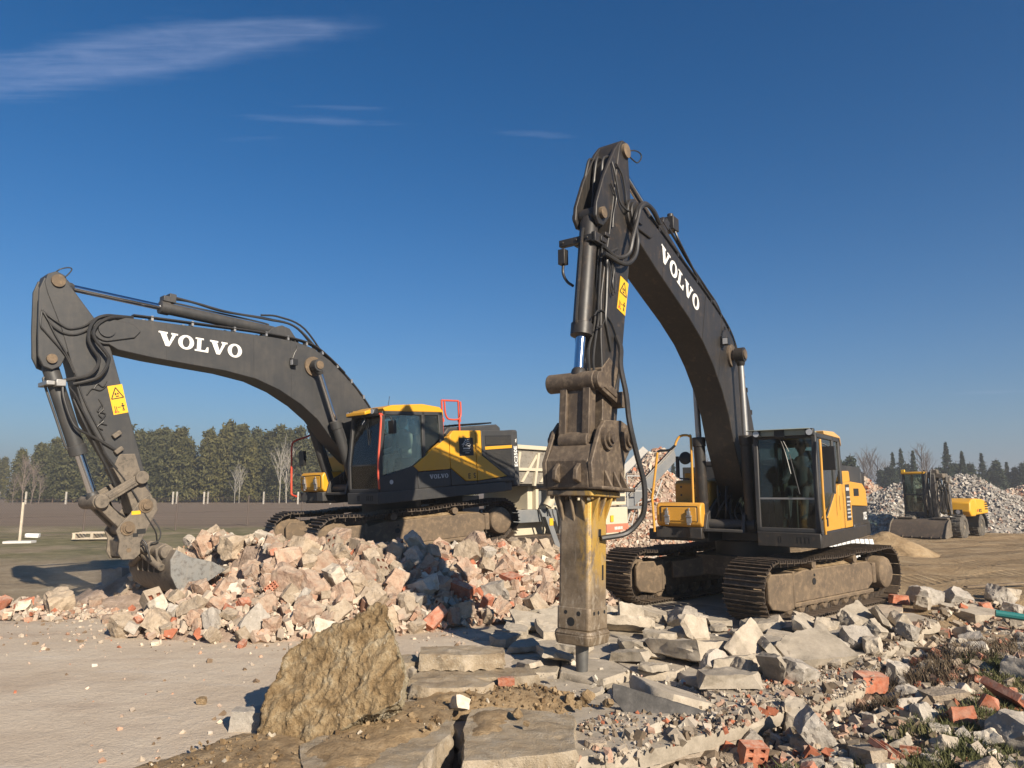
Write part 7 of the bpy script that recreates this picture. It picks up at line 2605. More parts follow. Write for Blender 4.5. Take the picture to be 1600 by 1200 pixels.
# teal pipe and planks at the right edge
MB().tube([(7.55, 11.5, 0.14), (7.9, 11.35, 0.10), (8.5, 11.0, 0.05)], 0.055, 10, smooth=False).build('teal_pipe', plain('teal_plastic', (0.02, 0.16, 0.15), 0.45), smooth=35)
tag(bpy.data.objects['teal_pipe'], 'teal plastic pipe end sticking out at the right edge', 'pipe')
WOOD = mineral('weathered_wood', [(0.13, 0.095, 0.06), (0.22, 0.165, 0.11), (0.3, 0.235, 0.165)], 3, bumps=0.4, rnd=True)
rg = random.Random(8)
for i, (x, y, l, a, t) in enumerate(((5.9, 9.6, 0.6, 0.3, 0.05), (6.3, 9.9, 0.9, 1.0, 0.1), (5.5, 9.7, 0.5, 2.0, 0.1), (6.8, 10.4, 0.8, 0.1, 0.05), (7.3, 10.2, 0.7, 2.6, 0.15), (6.6, 8.8, 0.45, 1.4, 0.3), (10.1, 15.2, 1.9, 0.35, 0.0), (7.2, 9.2, 0.5, 0.5, 0.1))):
    o = MB().bb(-l / 2, l / 2, -0.045, 0.045, -0.014, 0.014).build('wooden_plank', WOOD, bevel=0.004)
    o.location = (x, y, ground_h(x, y) + 0.07)
    o.rotation_euler = (0, t, a)
    later(o, 'long pale' if l > 1.5 else 'broken', 'plank', 'on the sand' if l > 1.5 else 'in the right debris', 'plank', 'planks in the debris')


# ------------------------------------------------------------------ grass and weeds
def grass(name, spots, n, hmin, hmax, seed, label, cols):
    rs = np.random.RandomState(seed)
    vs, fs = [], []
    k = 0
    while k < n:
        cx_, cy_, r = spots[rs.randint(len(spots))]
        a, d = rs.uniform(0, 6.28), r * math.sqrt(rs.rand())
        x, y = cx_ + d * math.cos(a) * 1.3, cy_ + d * math.sin(a)
        if noise.noise((x * 2.5, y * 2.5, seed)) < -0.12 - 0.5 * (1 - d / r):
            continue
        z = ground_h(x, y) - 0.01
        h = rs.uniform(hmin, hmax)
        t = rs.uniform(0, 6.28)
        w = 0.004 + 0.004 * rs.rand()
        bx, by = math.cos(t) * w, math.sin(t) * w
        lx, ly = rs.normal(0, 0.45, 2) * h
        i = len(vs)
        vs += [(x - bx, y - by, z), (x + bx, y + by, z), (x + lx * 0.4 + bx * .7, y + ly * 0.4 + by * .7, z + h * 0.6), (x + lx * 0.4 - bx * .7, y + ly * 0.4 - by * .7, z + h * 0.6), (x + lx, y + ly, z + h)]
        fs += [(i, i + 1, i + 2, i + 3), (i + 3, i + 2, i + 4)]
        k += 1
    me = bpy.data.meshes.new(name)
    me.from_pydata(vs, [], fs)
    me.materials.append(mineral(name + '_blades', cols, 1.2, rnd=False, space='World', bumps=0, rough=0.8, fine=8))
    o = link(name, me)
    tag(o, label, 'grass', None, 'stuff')


grass('grass', [(1.9, 5.85, 0.42), (2.25, 5.6, 0.4), (3.66, 6.2, 0.42), (3.4, 5.9, 0.3), (4.2, 6.6, 0.25), (5.0, 7.55, 0.4), (5.4, 7.9, 0.35), (1.0, 5.7, 0.28), (5.7, 8.9, 0.25), (2.7, 7.2, 0.08), (1.5, 5.75, 0.35), (3.0, 5.75, 0.35), (3.95, 6.45, 0.4), (4.6, 7.0, 0.3), (5.6, 8.3, 0.3)], 17000, 0.04, 0.13, 4, 'short winter grass growing between the debris', [(0.055, 0.062, 0.022), (0.095, 0.1, 0.038), (0.19, 0.165, 0.075)])
grass('dry_weeds', [(5.0, 8.6, 0.35), (5.8, 9.3, 0.4), (5.4, 9.1, 0.35), (4.4, 8.6, 0.25), (6.3, 9.5, 0.35), (3.6, 7.3, 0.15)], 3200, 0.05, 0.2, 6, 'dry brown weeds and roots torn up in the debris', [(0.06, 0.043, 0.027), (0.12, 0.088, 0.055), (0.19, 0.145, 0.09)])
# ------------------------------------------------------------------ vegetation far off
def foliage_mat(name, cols):
    m, nt, b = newmat(name)
    oi = N(nt, 'ShaderNodeObjectInfo')
    v = coords(nt, 'Object', True)
    n1 = ntex(nt, v, 0.8, 4, 0.6)
    c = ramp(nt, n1, [(0.3, cols[0]), (0.5, cols[1]), (0.7, cols[2])])
    c = nmix(nt, 1.0, c, ramp(nt, oi.outputs['Random'], [(0.0, (0.8, 0.82, 0.8)), (0.5, (1, 1, 1)), (1.0, (1.2, 1.12, 0.95))]), 'MULTIPLY')
    nt.links.new(c, b.inputs['Base Color'])
    b.inputs['Roughness'].default_value = 0.8
    b.inputs['Specular IOR Level'].default_value = 0.2
    return m


M['pine'] = foliage_mat('pine_needles', [(0.042, 0.044, 0.018), (0.074, 0.074, 0.030), (0.118, 0.108, 0.048)])
M['spruce'] = foliage_mat('spruce_needles', [(0.016, 0.024, 0.014), (0.028, 0.040, 0.022), (0.045, 0.058, 0.03)])
M['bark'] = mineral('pine_bark', [(0.07, 0.05, 0.035), (0.13, 0.09, 0.06)], 3, bumps=0.5)
M['birch'] = mineral('birch_bark', [(0.20, 0.185, 0.16), (0.34, 0.32, 0.28)], 3, bumps=0.2)
M['twig'] = mineral('bare_twigs', [(0.13, 0.10, 0.085), (0.20, 0.165, 0.14)], 3, bumps=0.2)


def crown_mesh(name, rg, h, r, z0, kind, mat, clumps, per):
    vs, fs = [], []
    for _ in range(clumps):
        if kind == 'pine':
            t = rg.random() ** 0.8
            z = z0 + (h - z0) * t
            rr = r * (1 - t * t) ** 0.6 * (1 - t) ** 0.25 * (0.45 + 0.65 * rg.random()) * (1 + 0.35 * noise.noise((t * 6, z0 * 5, 0)))
        else:
            t = rg.random()
            z = z0 + (h - z0) * t
            lay = (t * 11) % 1.0
            rr = r * 1.25 * (1 - t) ** 1.15 * (0.62 + 0.42 * (1 - lay)) * rg.uniform(0.75, 1.08)
        a = rg.uniform(0, 6.283)
        k = rg.uniform(0.45, 1.0) if rg.random() < 0.75 else rg.uniform(0.1, 0.6)
        c = Vector((math.cos(a) * rr * k, math.sin(a) * rr * k, z - (0.25 * rr * k if kind != 'pine' else 0)))
        for _ in range(per):
            sh = 1.0 if kind == 'pine' else 1.05 - 0.75 * t
            s = rg.uniform(0.16, 0.42) * (r / 2.2) ** 0.6 * (0.45 + 0.55 * sh)
            p = c + Vector((rg.gauss(0, .26), rg.gauss(0, .26), rg.gauss(0, .2))) * (r / 2.2) * sh
            u = Vector((rg.gauss(0, 1), rg.gauss(0, 1), rg.gauss(0, .8))).normalized()
            w = u.orthogonal().normalized()
            w = Matrix.Rotation(rg.uniform(0, 6.28), 3, u) @ w
            x = u.cross(w)
            i = len(vs)
            vs += [p - x * s * 0.35, p + w * s * 1.1, p + x * s * 0.35, p - w * s * 0.7]
            fs.append((i, i + 1, i + 2, i + 3))
    me = bpy.data.meshes.new(name)
    me.from_pydata(vs, [], fs)
    me.materials.append(mat)
    return me


def trunk_mesh(h, r, mat, rg, bare=False):
    mb = MB()
    x = y = 0
    pts = []
    for i in range(7):
        pts.append((x, y, h * i / 6))
        x += rg.gauss(0, 0.05)
        y += rg.gauss(0, 0.05)
    mb.tube(pts, r, 7, r1=r * 0.25)
    for k in range(9):
        z = h * rg.uniform(0.2, 0.9)
        a = rg.uniform(0, 6.28)
        l = rg.uniform(0.5, 1.4)
        mb.tube([(0, 0, z), (math.cos(a) * l * .6, math.sin(a) * l * .6, z + 0.1), (math.cos(a) * l, math.sin(a) * l, z + 0.3)], 0.035, 4, r1=0.012)
    return mb.mesh('trunk', mat, 60, recalc=False)


def bare_mesh(h, rg, mat, spread=0.35, depth=4, n1=14):
    mb = MB()

    def grow(p, d, l, r, lev):
        q = p + d * l
        mid = p.lerp(q, 0.5) + Vector((rg.gauss(0, .04), rg.gauss(0, .04), 0)) * l
        mb.tube([p, mid, q], r, 4 if lev else 6, smooth=False, r1=r * 0.6)
        if lev >= depth:
            return
        for _ in range(3 if lev else n1):
            t = rg.uniform(0.35, 1.0) if lev else rg.uniform(0.25, 1.0)
            a = rg.uniform(0, 6.28)
            nd = (d + Vector((math.cos(a), math.sin(a), 0.25)) * rg.uniform(0.35, 0.75)).normalized()
            nd.z += 0.15
            grow(p.lerp(q, t), nd.normalized(), l * (rg.uniform(0.28, 0.42) if not lev else rg.uniform(0.45, 0.7)) * (1.2 - 0.5 * t if not lev else 1), r * 0.45, lev + 1)
    grow(Vector((0, 0, 0)), Vector((0, 0, 1)), h * 0.86, h * 0.011, 0)
    return mb.mesh('trunk', mat, 0, recalc=False)


rg = random.Random(55)
PC = [crown_mesh('crown', random.Random(60 + i), 14.0 + rg.uniform(-1, 1), 3.7, 0.3 + rg.uniform(0, 0.5), 'pine', M['pine'], 460, 9) for i in range(5)]
PT = [trunk_mesh(13.4, 0.16, M['bark'], random.Random(70 + i)) for i in range(3)]
SC = [crown_mesh('crown', random.Random(80 + i), 8.5, 2.1, 0.5, 'spruce', M['spruce'], 300, 8) for i in range(4)]
ST = [trunk_mesh(7.8, 0.13, M['bark'], random.Random(90 + i)) for i in range(2)]
FC = [crown_mesh('crown', random.Random(95 + i), 7.0, 2.3, 0.9, 'pine', M['spruce'], 240, 8) for i in range(3)]


def tree(name, look, where, crown, trunk, x, y, s, group, sz=1.0):
    root = thing(name, '', 'tree', (x, y, -0.1), (0, 0, rg.uniform(0, 6.28)))
    root.scale = (s, s, s * sz)
    link('trunk', trunk, root)
    if crown:
        link('crown', crown, root)
    later(root, look, 'pine' if name == 'pine_tree' else 'spruce' if name == 'spruce_tree' else 'tree', where, 'tree', group)
    return root


def wood_zone(px):
    return 'at the left frame edge' if px < 90 else 'behind the raised arm' if px < 230 else 'between arm and boom cylinders' if px < 470 else 'behind the left machine'


# the pine wood: a front row one can pick apart, and rows behind it
for row_, (y0, dx_, jit) in enumerate(((119, 2.6, 1.6), (124, 2.7, 1.8), (130, 2.6, 2.0))):
    x = -82.0
    while x < -8:
        yy = y0 + rg.uniform(-jit, jit)
        px = 800 + 1110 * x / yy
        s = rg.uniform(0.70, 0.98) * (0.74 if px < 70 else 0.9 if px < 110 else 1.0) * (0.94 if px > 560 else 1)
        tree('pine_tree', ('front-row', 'second-row', 'back-row')[row_], 'of the pine wood ' + wood_zone(px), rg.choice(PC), rg.choice(PT), x + rg.uniform(-.7, .7), yy, s, 'pines of the wood beyond the field')
        x += dx_ * rg.uniform(0.7, 1.3)
x = -128.0
while x < -70:
    yy = 158 + rg.uniform(-4, 4)
    tree('pine_tree', 'distant low', 'far left of the wood', rg.choice(PC), rg.choice(PT), x, yy, rg.uniform(0.5, 0.62), 'pines of the wood beyond the field')
    x += rg.uniform(2.6, 4.2)
BARE = [bare_mesh(9.5, random.Random(110 + i), M['birch'], depth=3, n1=16) for i in range(2)]
BUSH = [bare_mesh(7.0, random.Random(120 + i), M['twig'], depth=3, n1=22) for i in range(3)]
for px, yy, s, lb in ((372, 112, 0.52, 'thin'), (379, 113, 0.6, 'slightly taller thin'), (441, 111, 0.92, 'tall white'), (452, 112, 0.88, 'leaning white')):
    t = tree('birch_tree', lb, 'bare birch before the pine wood', None, BARE[px % 2], (px - 800) / 1110 * yy, yy, s, 'bare birches')
for px, yy, s in ((45, 108, 0.95), (58, 107, 0.8), (30, 109, 0.6), (70, 106, 0.55)):
    tree('bare_tree', 'brown', 'bare leafless tree before the wood at left', None, BUSH[px % 3], (px - 800) / 1110 * yy, yy, s, 'leafless trees at the left edge')
# trees behind the gravel heaps on the right
for px, yy, s, k, sz in ((965, 120, 0.83, 's', 1.0), (1050, 130, 0.55, 's', 1.0), (1326, 95, 0.78, 'f', 1.0), (1312, 97, 0.7, 'f', 1.0), (1392, 118, 0.62, 's', 1.1), (1405, 121, 0.66, 's', 1.1), (1424, 118, 0.7, 's', 1.0), (1412, 128, 0.6, 'f', 1.0), (1384, 125, 0.55, 'f', 1.0),
                         (1476, 112, 0.78, 's', 1.05), (1488, 116, 0.62, 'f', 1.0), (1500, 112, 0.7, 's', 1.0), (1512, 114, 0.62, 'f', 1.0), (1530, 120, 0.66, 's', 1.0), (1540, 124, 0.5, 'f', 1.0), (1552, 120, 0.66, 'f', 1.0), (1568, 122, 0.6, 's', 0.9), (1580, 121, 0.55, 'f', 1.0), (1594, 119, 0.62, 'f', 1.0), (1462, 122, 0.55, 'f', 1.0), (1372, 128, 0.5, 'f', 1.0), (1620, 118, 0.66, 's', 1.0), (1640, 120, 0.6, 'f', 1.0)):
    where = 'beyond the conveyor' if px < 1100 else 'behind the breaker cab' if px < 1350 else 'behind the wheeled machine' if px < 1470 else 'on the right skyline'
    tree('spruce_tree' if k == 's' else 'pine_tree', 'dark pointed' if k == 's' else 'dark rounded', where, rg.choice(SC if k == 's' else FC), rg.choice(ST), (px - 800) / 1110 * yy, yy, s * yy / 118 * 1.42, 'dark evergreens on the right skyline', sz)
for px, yy, s in ((1345, 140, 1.05), (1357, 142, 1.15), (1368, 141, 1.0), (1382, 143, 0.9), (1437, 120, 1.12), (1443, 122, 0.95), (1090, 150, 1.3), (1100, 152, 1.1), (1350, 146, 1.0)):
    tree('bare_tree', 'greyish', 'bare tree behind the conveyor' if px < 1200 else 'bare tree behind the breaker cab' if px < 1400 else 'bare tree above the wheeled machine', None, BUSH[px % 3], (px - 800) / 1110 * yy, yy, s * 1.15, 'leafless trees on the right skyline')

# ------------------------------------------------------------------ fences and odds and ends on the left
POSTM = mineral('pale_concrete_post', [(0.36, 0.33, 0.28), (0.48, 0.45, 0.4)], 3, bumps=0.2)
for px in (8, 50, 112, 240, 277, 283, 325, 331, 417, 470, 520):
    yy = 104 + (3 if px in (283, 331) else 0)
    o = MB().bb(-0.09, 0.09, -0.09, 0.09, -0.1, 1.75).build('fence_post', POSTM)
    o.location = ((px - 800) / 1110 * yy, yy, 0)
    later(o, 'pale concrete', 'fence post', 'at the edge of the wood', 'post', 'concrete posts along the wood')
WIRE = plain('rusty_wire', (0.10, 0.075, 0.06), 0.7)
fence = thing('chain_link_fence', 'rusty chain-link fence on thin brown posts before the ploughed field', 'fence')
FP = [(-26.5, 22.0), (-24.6, 25.5), (-22.3, 29.2), (-19.84, 33.5), (-17.3, 37.2), (-15.5, 42.3), (-13.8, 47.3), (-12.2, 52.3), (-10.6, 57.3)]
for i, (x, y) in enumerate(FP):
    MB().cyl((x, y, -0.1), (x + 0.03, y, 1.72), 0.035, n=6).build('fence_post', WIRE, fence)
mb = MB()
for (xa, ya), (xb, yb) in zip(FP, FP[1:]):
    a, b = Vector((xa, ya, 0)), Vector((xb, yb, 0))
    L_ = (b - a).length
    d = (b - a) / L_
    st = 0.11
    k = -1.6
    while k < L_:
        for s in (1, -1):
            s0, s1 = (k, k + 1.6) if s > 0 else (k + 1.6, k)
            za, zb = 0.02, 1.62
            # trim to the span between the posts
            def at(sv):
                return za + (zb - za) * (sv - s0) / (s1 - s0)
            lo, hi = max(0, min(s0, s1)), min(L_, max(s0, s1))
            if hi <= lo:
                continue
            p, q = a + d * lo + Vector((0, 0, at(lo))), a + d * hi + Vector((0, 0, at(hi)))
            w = Vector((0, 0, 0.0022))
            mb.add([p - w, q - w, q + w, p + w], [(0, 1, 2, 3)])
        k += st
    for z in (0.05, 0.85, 1.62):
        mb.tube([a + Vector((0, 0, z)), b + Vector((0, 0, z))], 0.006, 4, smooth=False)
o = mb.build('wire_netting', WIRE, fence, smooth=0)
o['kind'] = 'stuff'
PALEW = mineral('pale_timber', [(0.42, 0.36, 0.27), (0.55, 0.48, 0.38)], 3, bumps=0.2)
st = thing('marker_stand', 'upright pale post on a flat white base at the left', 'marker', (-19.4, 28.6, -0.05), (0, 0, 0.2))
MB().bb(-0.04, 0.04, -0.03, 0.03, 0.05, 1.6).build('post', PALEW, st)
MB().bb(-0.5, 0.5, -0.25, 0.25, 0.0, 0.10).build('base', plain('white_block', (0.6, 0.58, 0.54), 0.8), st, bevel=0.01)
o = MB().bb(-0.26, 0.26, -0.15, 0.15, 0, 0.18).build('white_block', plain('white_foam', (0.72, 0.71, 0.68), 0.8), bevel=0.02)
o.location, o.rotation_euler = (-20.9, 31.6, -0.02), (0, 0.05, 0.3)
tag(o, 'small white block lying in the grass near the marker post', 'block')
pal = thing('timber_pallet', 'pale wooden pallet on the grass behind the coupler', 'pallet', (-17.3, 30.2, -0.05), (0, 0, 0.15))
for z in (0.09, 0.32):
    for y in (-0.45, -0.15, 0.15, 0.45):
        MB().bb(-0.75, 0.75, y - 0.06, y + 0.06, z, z + 0.03).build('board', PALEW, pal)
for x in (-0.68, 0, 0.68):
    MB().bb(x - 0.05, x + 0.05, -0.5, 0.5, 0.123, 0.317).build('bearer', PALEW, pal)
for px, yy, z0, z1, w in ((88, 112, 0, 2.2, 6), (100, 113, 0, 1.8, 4)):
    pass
# row of rubble along the back edge of the floor
rg = random.Random(64)


def row_sampler(rs):
    while True:
        x, y = rs.uniform(-13.5, -6.4), rs.uniform(11.3, 14.4)
        c = 12.7 - 0.05 * (x + 9)
        if abs(y - c) < 1.1 * rs.rand() ** 0.7:
            return (x, y, 0.02 + max(ground_h(x, y), 0.0))


fragments('row_crumbs', 2600, row_sampler, 0.02, 0.13, M['crumb'], 51, flat=0.8, palette=PINK, power=2.4)
tag(bpy.data.objects['row_crumbs'], 'band of small rubble along the back edge of the concrete floor', 'rubble', None, 'stuff')
for x, y, key, s, lb in ((-9.2, 12.4, 'pale', 1.25, 'whitewashed red brick block near the left edge'), (-8.55, 12.25, 'brick', 1.3, 'white-topped red brick in the rubble band'), (-8.3, 12.5, 'brick', 1.0, 'orange-red brick at the middle of the rubble band'), (-8.15, 12.3, 'pale', 0.8, 'small white brick bit amid the rubble band'),
                         (-7.75, 12.55, 'beige', 1.5, 'big pale mortar block in the rubble band'), (-9.6, 12.7, 'salmon', 1.0, 'rose chunk at the left of the rubble band'), (-9.1, 11.95, 'beige', 0.9, 'flat tan chunk on the floor edge'), (-8.6, 11.9, 'grey_stone', 0.7, 'small grey chunk on the floor edge'), (-10.1, 12.6, 'salmon', 1.1, 'leftmost rose chunk of the rubble band'),
                         (-7.3, 14.0, 'grey_stone', 2.1, 'large grey lump standing left of the bucket'), (-7.9, 14.4, 'grey_stone', 1.3, 'dark lump beside the large grey lump'), (-7.0, 13.2, 'beige', 0.9, 'tan chunk in the dust below the bucket'), (-7.2, 12.7, 'salmon', 0.7, 'small rose chunk below the large grey lump'), (-5.75, 11.35, 'brick', 1.25, 'red brick lying on the floor at the heap corner'), (-6.3, 11.5, 'salmon', 0.6, 'small rose bit left of the heap corner'),
                         (-3.55, 9.75, 'brick', 0.6, 'little red brick bit on the floor before the heap'), (-4.75, 9.9, 'pale', 0.4, 'little white bit on the floor before the heap')):
    o = link({'brick': 'brick_piece', 'pale': 'mortar_lump', 'beige': 'mortar_lump', 'salmon': 'masonry_chunk', 'grey_stone': 'concrete_lump'}[key], rg.choice(VAR[key]))
    o.location = (x, y, (0.0 if y < 12 else 0.08) + 0.06 * s + (0.1 if s > 1.6 else 0))
    o.rotation_euler = (rg.uniform(-.3, .3), rg.uniform(-.3, .3), rg.uniform(0, 6))
    o.scale = (s, s, s * (1.3 if s > 1.6 else 1))
    tag(o, lb, 'rubble')

# dirt scraped up under the bucket
mv, mf = [], []
g_ = 40
for j in range(g_ + 1):
    for i in range(g_ + 1):
        x, y = -9.0 + 4.4 * i / g_, 11.6 + 4.0 * j / g_
        d = math.hypot((x + 6.7) / 2.0, (y - 13.5) / 1.7)
        mv.append((x, y, -0.10 + 0.46 * max(0, 1 - d) ** 1.1 + 0.10 * max(0, 1 - d) * nz(x, y, 2.5, 3) + 0.03 * nz(x, y, 7, 2)))
mf = [(j * (g_ + 1) + i, j * (g_ + 1) + i + 1, (j + 1) * (g_ + 1) + i + 1, (j + 1) * (g_ + 1) + i) for j in range(g_) for i in range(g_)]
o = MB()
o.v, o.f, o.m = mv, mf, [0] * len(mf)
o = link('dirt_mound', o.mesh('dirt_mound', DUSTY, 80, recalc=False))
tag(o, 'low dusty dirt mound under the digging bucket', 'dirt', None, 'stuff')


# ------------------------------------------------------------------ gravel and sand heaps
def heap(name, label, cat, cx_, cy_, rx, ry, h, rot, palette, n, smin, smax, seed, base_mat, ridge=0.0):
    c_, s_ = math.cos(rot), math.sin(rot)

    def hh(x, y):
        u, v = (x - cx_) * c_ + (y - cy_) * s_, -(x - cx_) * s_ + (y - cy_) * c_
        u = max(0, abs(u) - ridge)
        d = math.hypot(u / rx, v / ry)
        if d > 1.15:
            return -1
        return h * min(1 - d, 0.93) + 0.16 * h * nz(x, y, 1.1 / max(1, rx * 0.4), seed) * min(1, (1.15 - d) * 3) + 0.02 * h * nz(x, y, 1.6, seed)
    R_ = max(rx + ridge, ry) * 1.2
    g = 70
    vs = [(cx_ - R_ + 2 * R_ * i / g, cy_ - R_ + 2 * R_ * j / g, 0) for j in range(g + 1) for i in range(g + 1)]
    vs = [(x, y, max(-0.3, hh(x, y))) for x, y, _ in vs]
    fs = [(j * (g + 1) + i, j * (g + 1) + i + 1, (j + 1) * (g + 1) + i + 1, (j + 1) * (g + 1) + i) for j in range(g) for i in range(g)]
    fs = [f for f in fs if max(vs[k][2] for k in f) > -0.15]
    mb = MB()
    mb.v, mb.f, mb.m = vs, fs, [0] * len(fs)
    o = link(name, mb.mesh(name, base_mat, 80, recalc=False))
    tag(o, label, cat)
    if n:
        def smp(rs):
            while True:
                x, y = cx_ + rs.uniform(-R_, R_), cy_ + rs.uniform(-R_, R_)
                z = hh(x, y)
                if z > -0.05 and (y - cy_) < 0.35 * R_:
                    return (x, y, z)
        fragments('loose_stones', n, smp, smin, smax, M['crumb'], seed, flat=1.0, parent=o, palette=palette, power=1.8)
    return o


GB = mineral('gravel_base', [(0.2, 0.175, 0.15), (0.32, 0.29, 0.25)], 4, rnd=False, space='World', bumps=1.0, bdist=0.05, fine=16)
PB = mineral('brick_gravel_base', [(0.26, 0.18, 0.135), (0.38, 0.28, 0.22)], 4, rnd=False, space='World', bumps=1.0, bdist=0.05, fine=16)
SB = mineral('heaped_sand', [(0.20, 0.135, 0.07), (0.30, 0.21, 0.115), (0.38, 0.28, 0.165)], 2, rnd=False, space='World', bumps=1.0, bdist=0.06, fine=12)
heap('gravel_heap', 'heap of pinkish crushed brick under the conveyor end', 'heap', 5.6, 28.2, 6.0, 4.4, 2.9, 0.3, PINK, 7500, 0.05, 0.17, 3, PB)
heap('gravel_heap', 'low spread of crushed brick between breaker and yellow tool box', 'heap', 4.2, 23.5, 3.6, 2.6, 0.9, 0.5, PINK, 3800, 0.04, 0.13, 4, PB)
heap('gravel_heap', 'pinkish gravel heap right behind the breaker cab', 'heap', 19.0, 41.0, 5.6, 4.5, 3.3, 0.2, PINK, 4200, 0.06, 0.2, 5, PB)
heap('gravel_heap', 'grey gravel heap behind the wheeled machine', 'heap', 22.3, 37.0, 5.6, 4.0, 2.75, -0.5, GREY, 8500, 0.05, 0.18, 6, GB, 1.0)
heap('gravel_heap', 'low grey gravel spread right of the wheeled machine', 'heap', 25.5, 35.0, 5.0, 2.6, 1.4, -0.2, GREY, 4200, 0.05, 0.16, 7, GB, 1.0)
heap('gravel_heap', 'shaded grey gravel slope left of the wheeled machine', 'heap', 18.0, 33.8, 3.4, 3.0, 1.7, 0.3, GREY, 4200, 0.05, 0.16, 8, GB)
heap('gravel_heap', 'far pinkish gravel heap at the right edge', 'heap', 36.5, 50.0, 6.0, 4.5, 2.75, 0.1, PINK, 3600, 0.07, 0.22, 9, PB)
heap('sand_heap', 'brown sand heap before the far gravel at the right edge', 'heap', 27.6, 36.0, 3.6, 3.0, 1.75, 0.2, None, 0, 0, 0, 10, SB)
heap('sand_heap', 'low sandy mound right of the breaker cab', 'heap', 11.6, 22.6, 1.7, 1.6, 0.85, 0.2, None, 0, 0, 0, 11, SB)
# ribbed pale sheet lying behind the counterweight
rs_ = thing('ribbed_panel', 'pale ribbed metal panel lying below the breaker machine counterweight', 'panel', (9.25, 19.8, 0.05), (rad(62), 0, rad(-8)))
for i in range(11):
    MB().prism([(-0.06, 0), (-0.045, 0.03), (0.045, 0.03), (0.06, 0)], 0, 0.72).build('rib', plain('pale_sheet_metal', (0.62, 0.62, 0.6), 0.5, 0.2), rs_).location = (0.0 + 0.122 * i - 0.6, 0, 0)

# ------------------------------------------------------------------ mobile crusher with its conveyor
CREAM = paint('cream_paint', (0.56, 0.50, 0.37), 0.5, 0.45, (0.42, 0.36, 0.28), streaks=0.25)
CGREY = paint('machine_grey_paint', (0.17, 0.18, 0.185), 0.5, 0.5, (0.36, 0.32, 0.27))
CSTR = paint('coral_stripe', (0.55, 0.17, 0.10), 0.5, 0.35, (0.42, 0.34, 0.27))
cr = thing('mobile_crusher', 'cream mobile crusher with a raised conveyor behind the two excavators', 'crusher', (-0.2, 20.6, 0.0), (0, 0, math.atan2(0.75, 0.66)))


def cpart(name, mat, bev=0.015):
    return lambda f: f


def cbox(name, mat, x0, x1, y0, y1, z0, z1, bev=0.015, parent=None):
    return MB().bb(x0, x1, y0, y1, z0, z1).build(name, mat, parent or cr, bevel=bev)


cbox('chassis_beam', CGREY, -2.2, 4.8, -0.95, -0.75, 1.15, 1.5)
cbox('chassis_beam', CGREY, -2.2, 4.8, 0.75, 0.95, 1.15, 1.5)
cbox('cross_member', CGREY, -2.2, -1.9, -1.15, 1.15, 1.1, 1.55)
cbox('cross_member', CGREY, 1.4, 1.7, -1.1, 1.1, 1.12, 1.52)
for x0, x1 in ((0.45, 1.15), (1.6, 1.95)):
    p = [(x0, 1.3), (x0 + 0.22, 1.3), (x1 + 0.18, 0.1), (x1, 0.0)]
    MB().prism(p, -1.12, -0.96).build('support_leg', CGREY, cr, bevel=0.01)
for x in (0.62, 3.7):
    MB().bb(x, x + 0.16, -1.135, -1.121, 1.05, 1.25).build('yellow_sticker', M['decal'], cr)
hop = MB()
hop.prism([(-2.3, 2.2), (1.5, 2.2), (1.9, 3.15), (-2.7, 3.15)], -1.25, -1.15).prism([(-2.3, 2.2), (1.5, 2.2), (1.9, 3.15), (-2.7, 3.15)], 1.15, 1.25)
hop.prism([(-1.15, 2.2), (1.15, 2.2), (1.15, 3.1), (-1.15, 3.1)], 1.48, 1.56, 'yz')
hop.bb(-2.3, 1.5, -1.15, 1.15, 2.15, 2.2)
hp_ = hop.build('feed_hopper', paint('dusty_hopper_steel', (0.22, 0.20, 0.165), 0.6, 0.6, (0.4, 0.35, 0.28), wear=0.4, wearcol=(0.12, 0.1, 0.08)), cr, bevel=0.01)
for x in (-1.6, -0.8, 0.0, 0.8):
    MB().prism([(x, 2.25), (x + 0.1, 2.25), (x + 0.75, 3.0), (x + 0.65, 3.0)], -1.30, -1.255).build('hopper_strut', CREAM, hp_, bevel=0.006)
MB().bb(-2.35, 1.55, -1.32, -1.255, 2.55, 2.63).build('hopper_rail', CREAM, hp_, bevel=0.006)
for x in (-1.9, -1.1, -0.3, 0.5, 1.2):
    MB().prism([(x, 2.15), (x + 0.09, 2.15), (x + 0.28, 3.05), (x + 0.19, 3.05)], -1.33, -1.255).build('hopper_rib', CREAM, hp_, bevel=0.005)
MB().bb(-2.75, 1.95, -1.34, -1.24, 3.13, 3.24).build('hopper_rim', CREAM, hp_, bevel=0.01)
cbox('crusher_body', CREAM, 0.0, 2.5, -0.85, 0.85, 1.5, 2.15)
for x in (0.2, 0.9, 1.6, 2.2):
    cbox('body_post', CREAM, x, x + 0.12, -0.98, -0.86, 1.5, 2.2, 0.008)
for x in (0.42, 1.15):
    cbox('body_hatch', CGREY, x, x + 0.4, -0.87, -0.852, 1.6, 2.05, 0.006)
for k in range(5):
    MB().tube([(0.3 + 0.4 * k, -0.95, 1.55), (0.35 + 0.4 * k, -1.05, 1.3), (0.5 + 0.35 * k, -1.0, 0.9), (0.45 + 0.35 * k, -0.9, 0.6)], 0.03, 6).build('crusher_hose', M['hose'], cr)
mb = MB()
mb.prism([(-0.2, 0.3), (0.9, 0.3), (1.2, 1.1), (1.1, 1.5), (-0.3, 1.5)], -0.6, 0.6)
mb.build('jaw_housing', CREAM, cr, bevel=0.03)
MB().prism([(0.95, 1.5), (1.15, 1.45), (1.4, 0.9), (1.42, 0.2), (1.28, 0.2), (1.25, 0.85), (0.98, 1.35)], -1.0, -0.8).build('curved_guard', CGREY, cr, bevel=0.01)
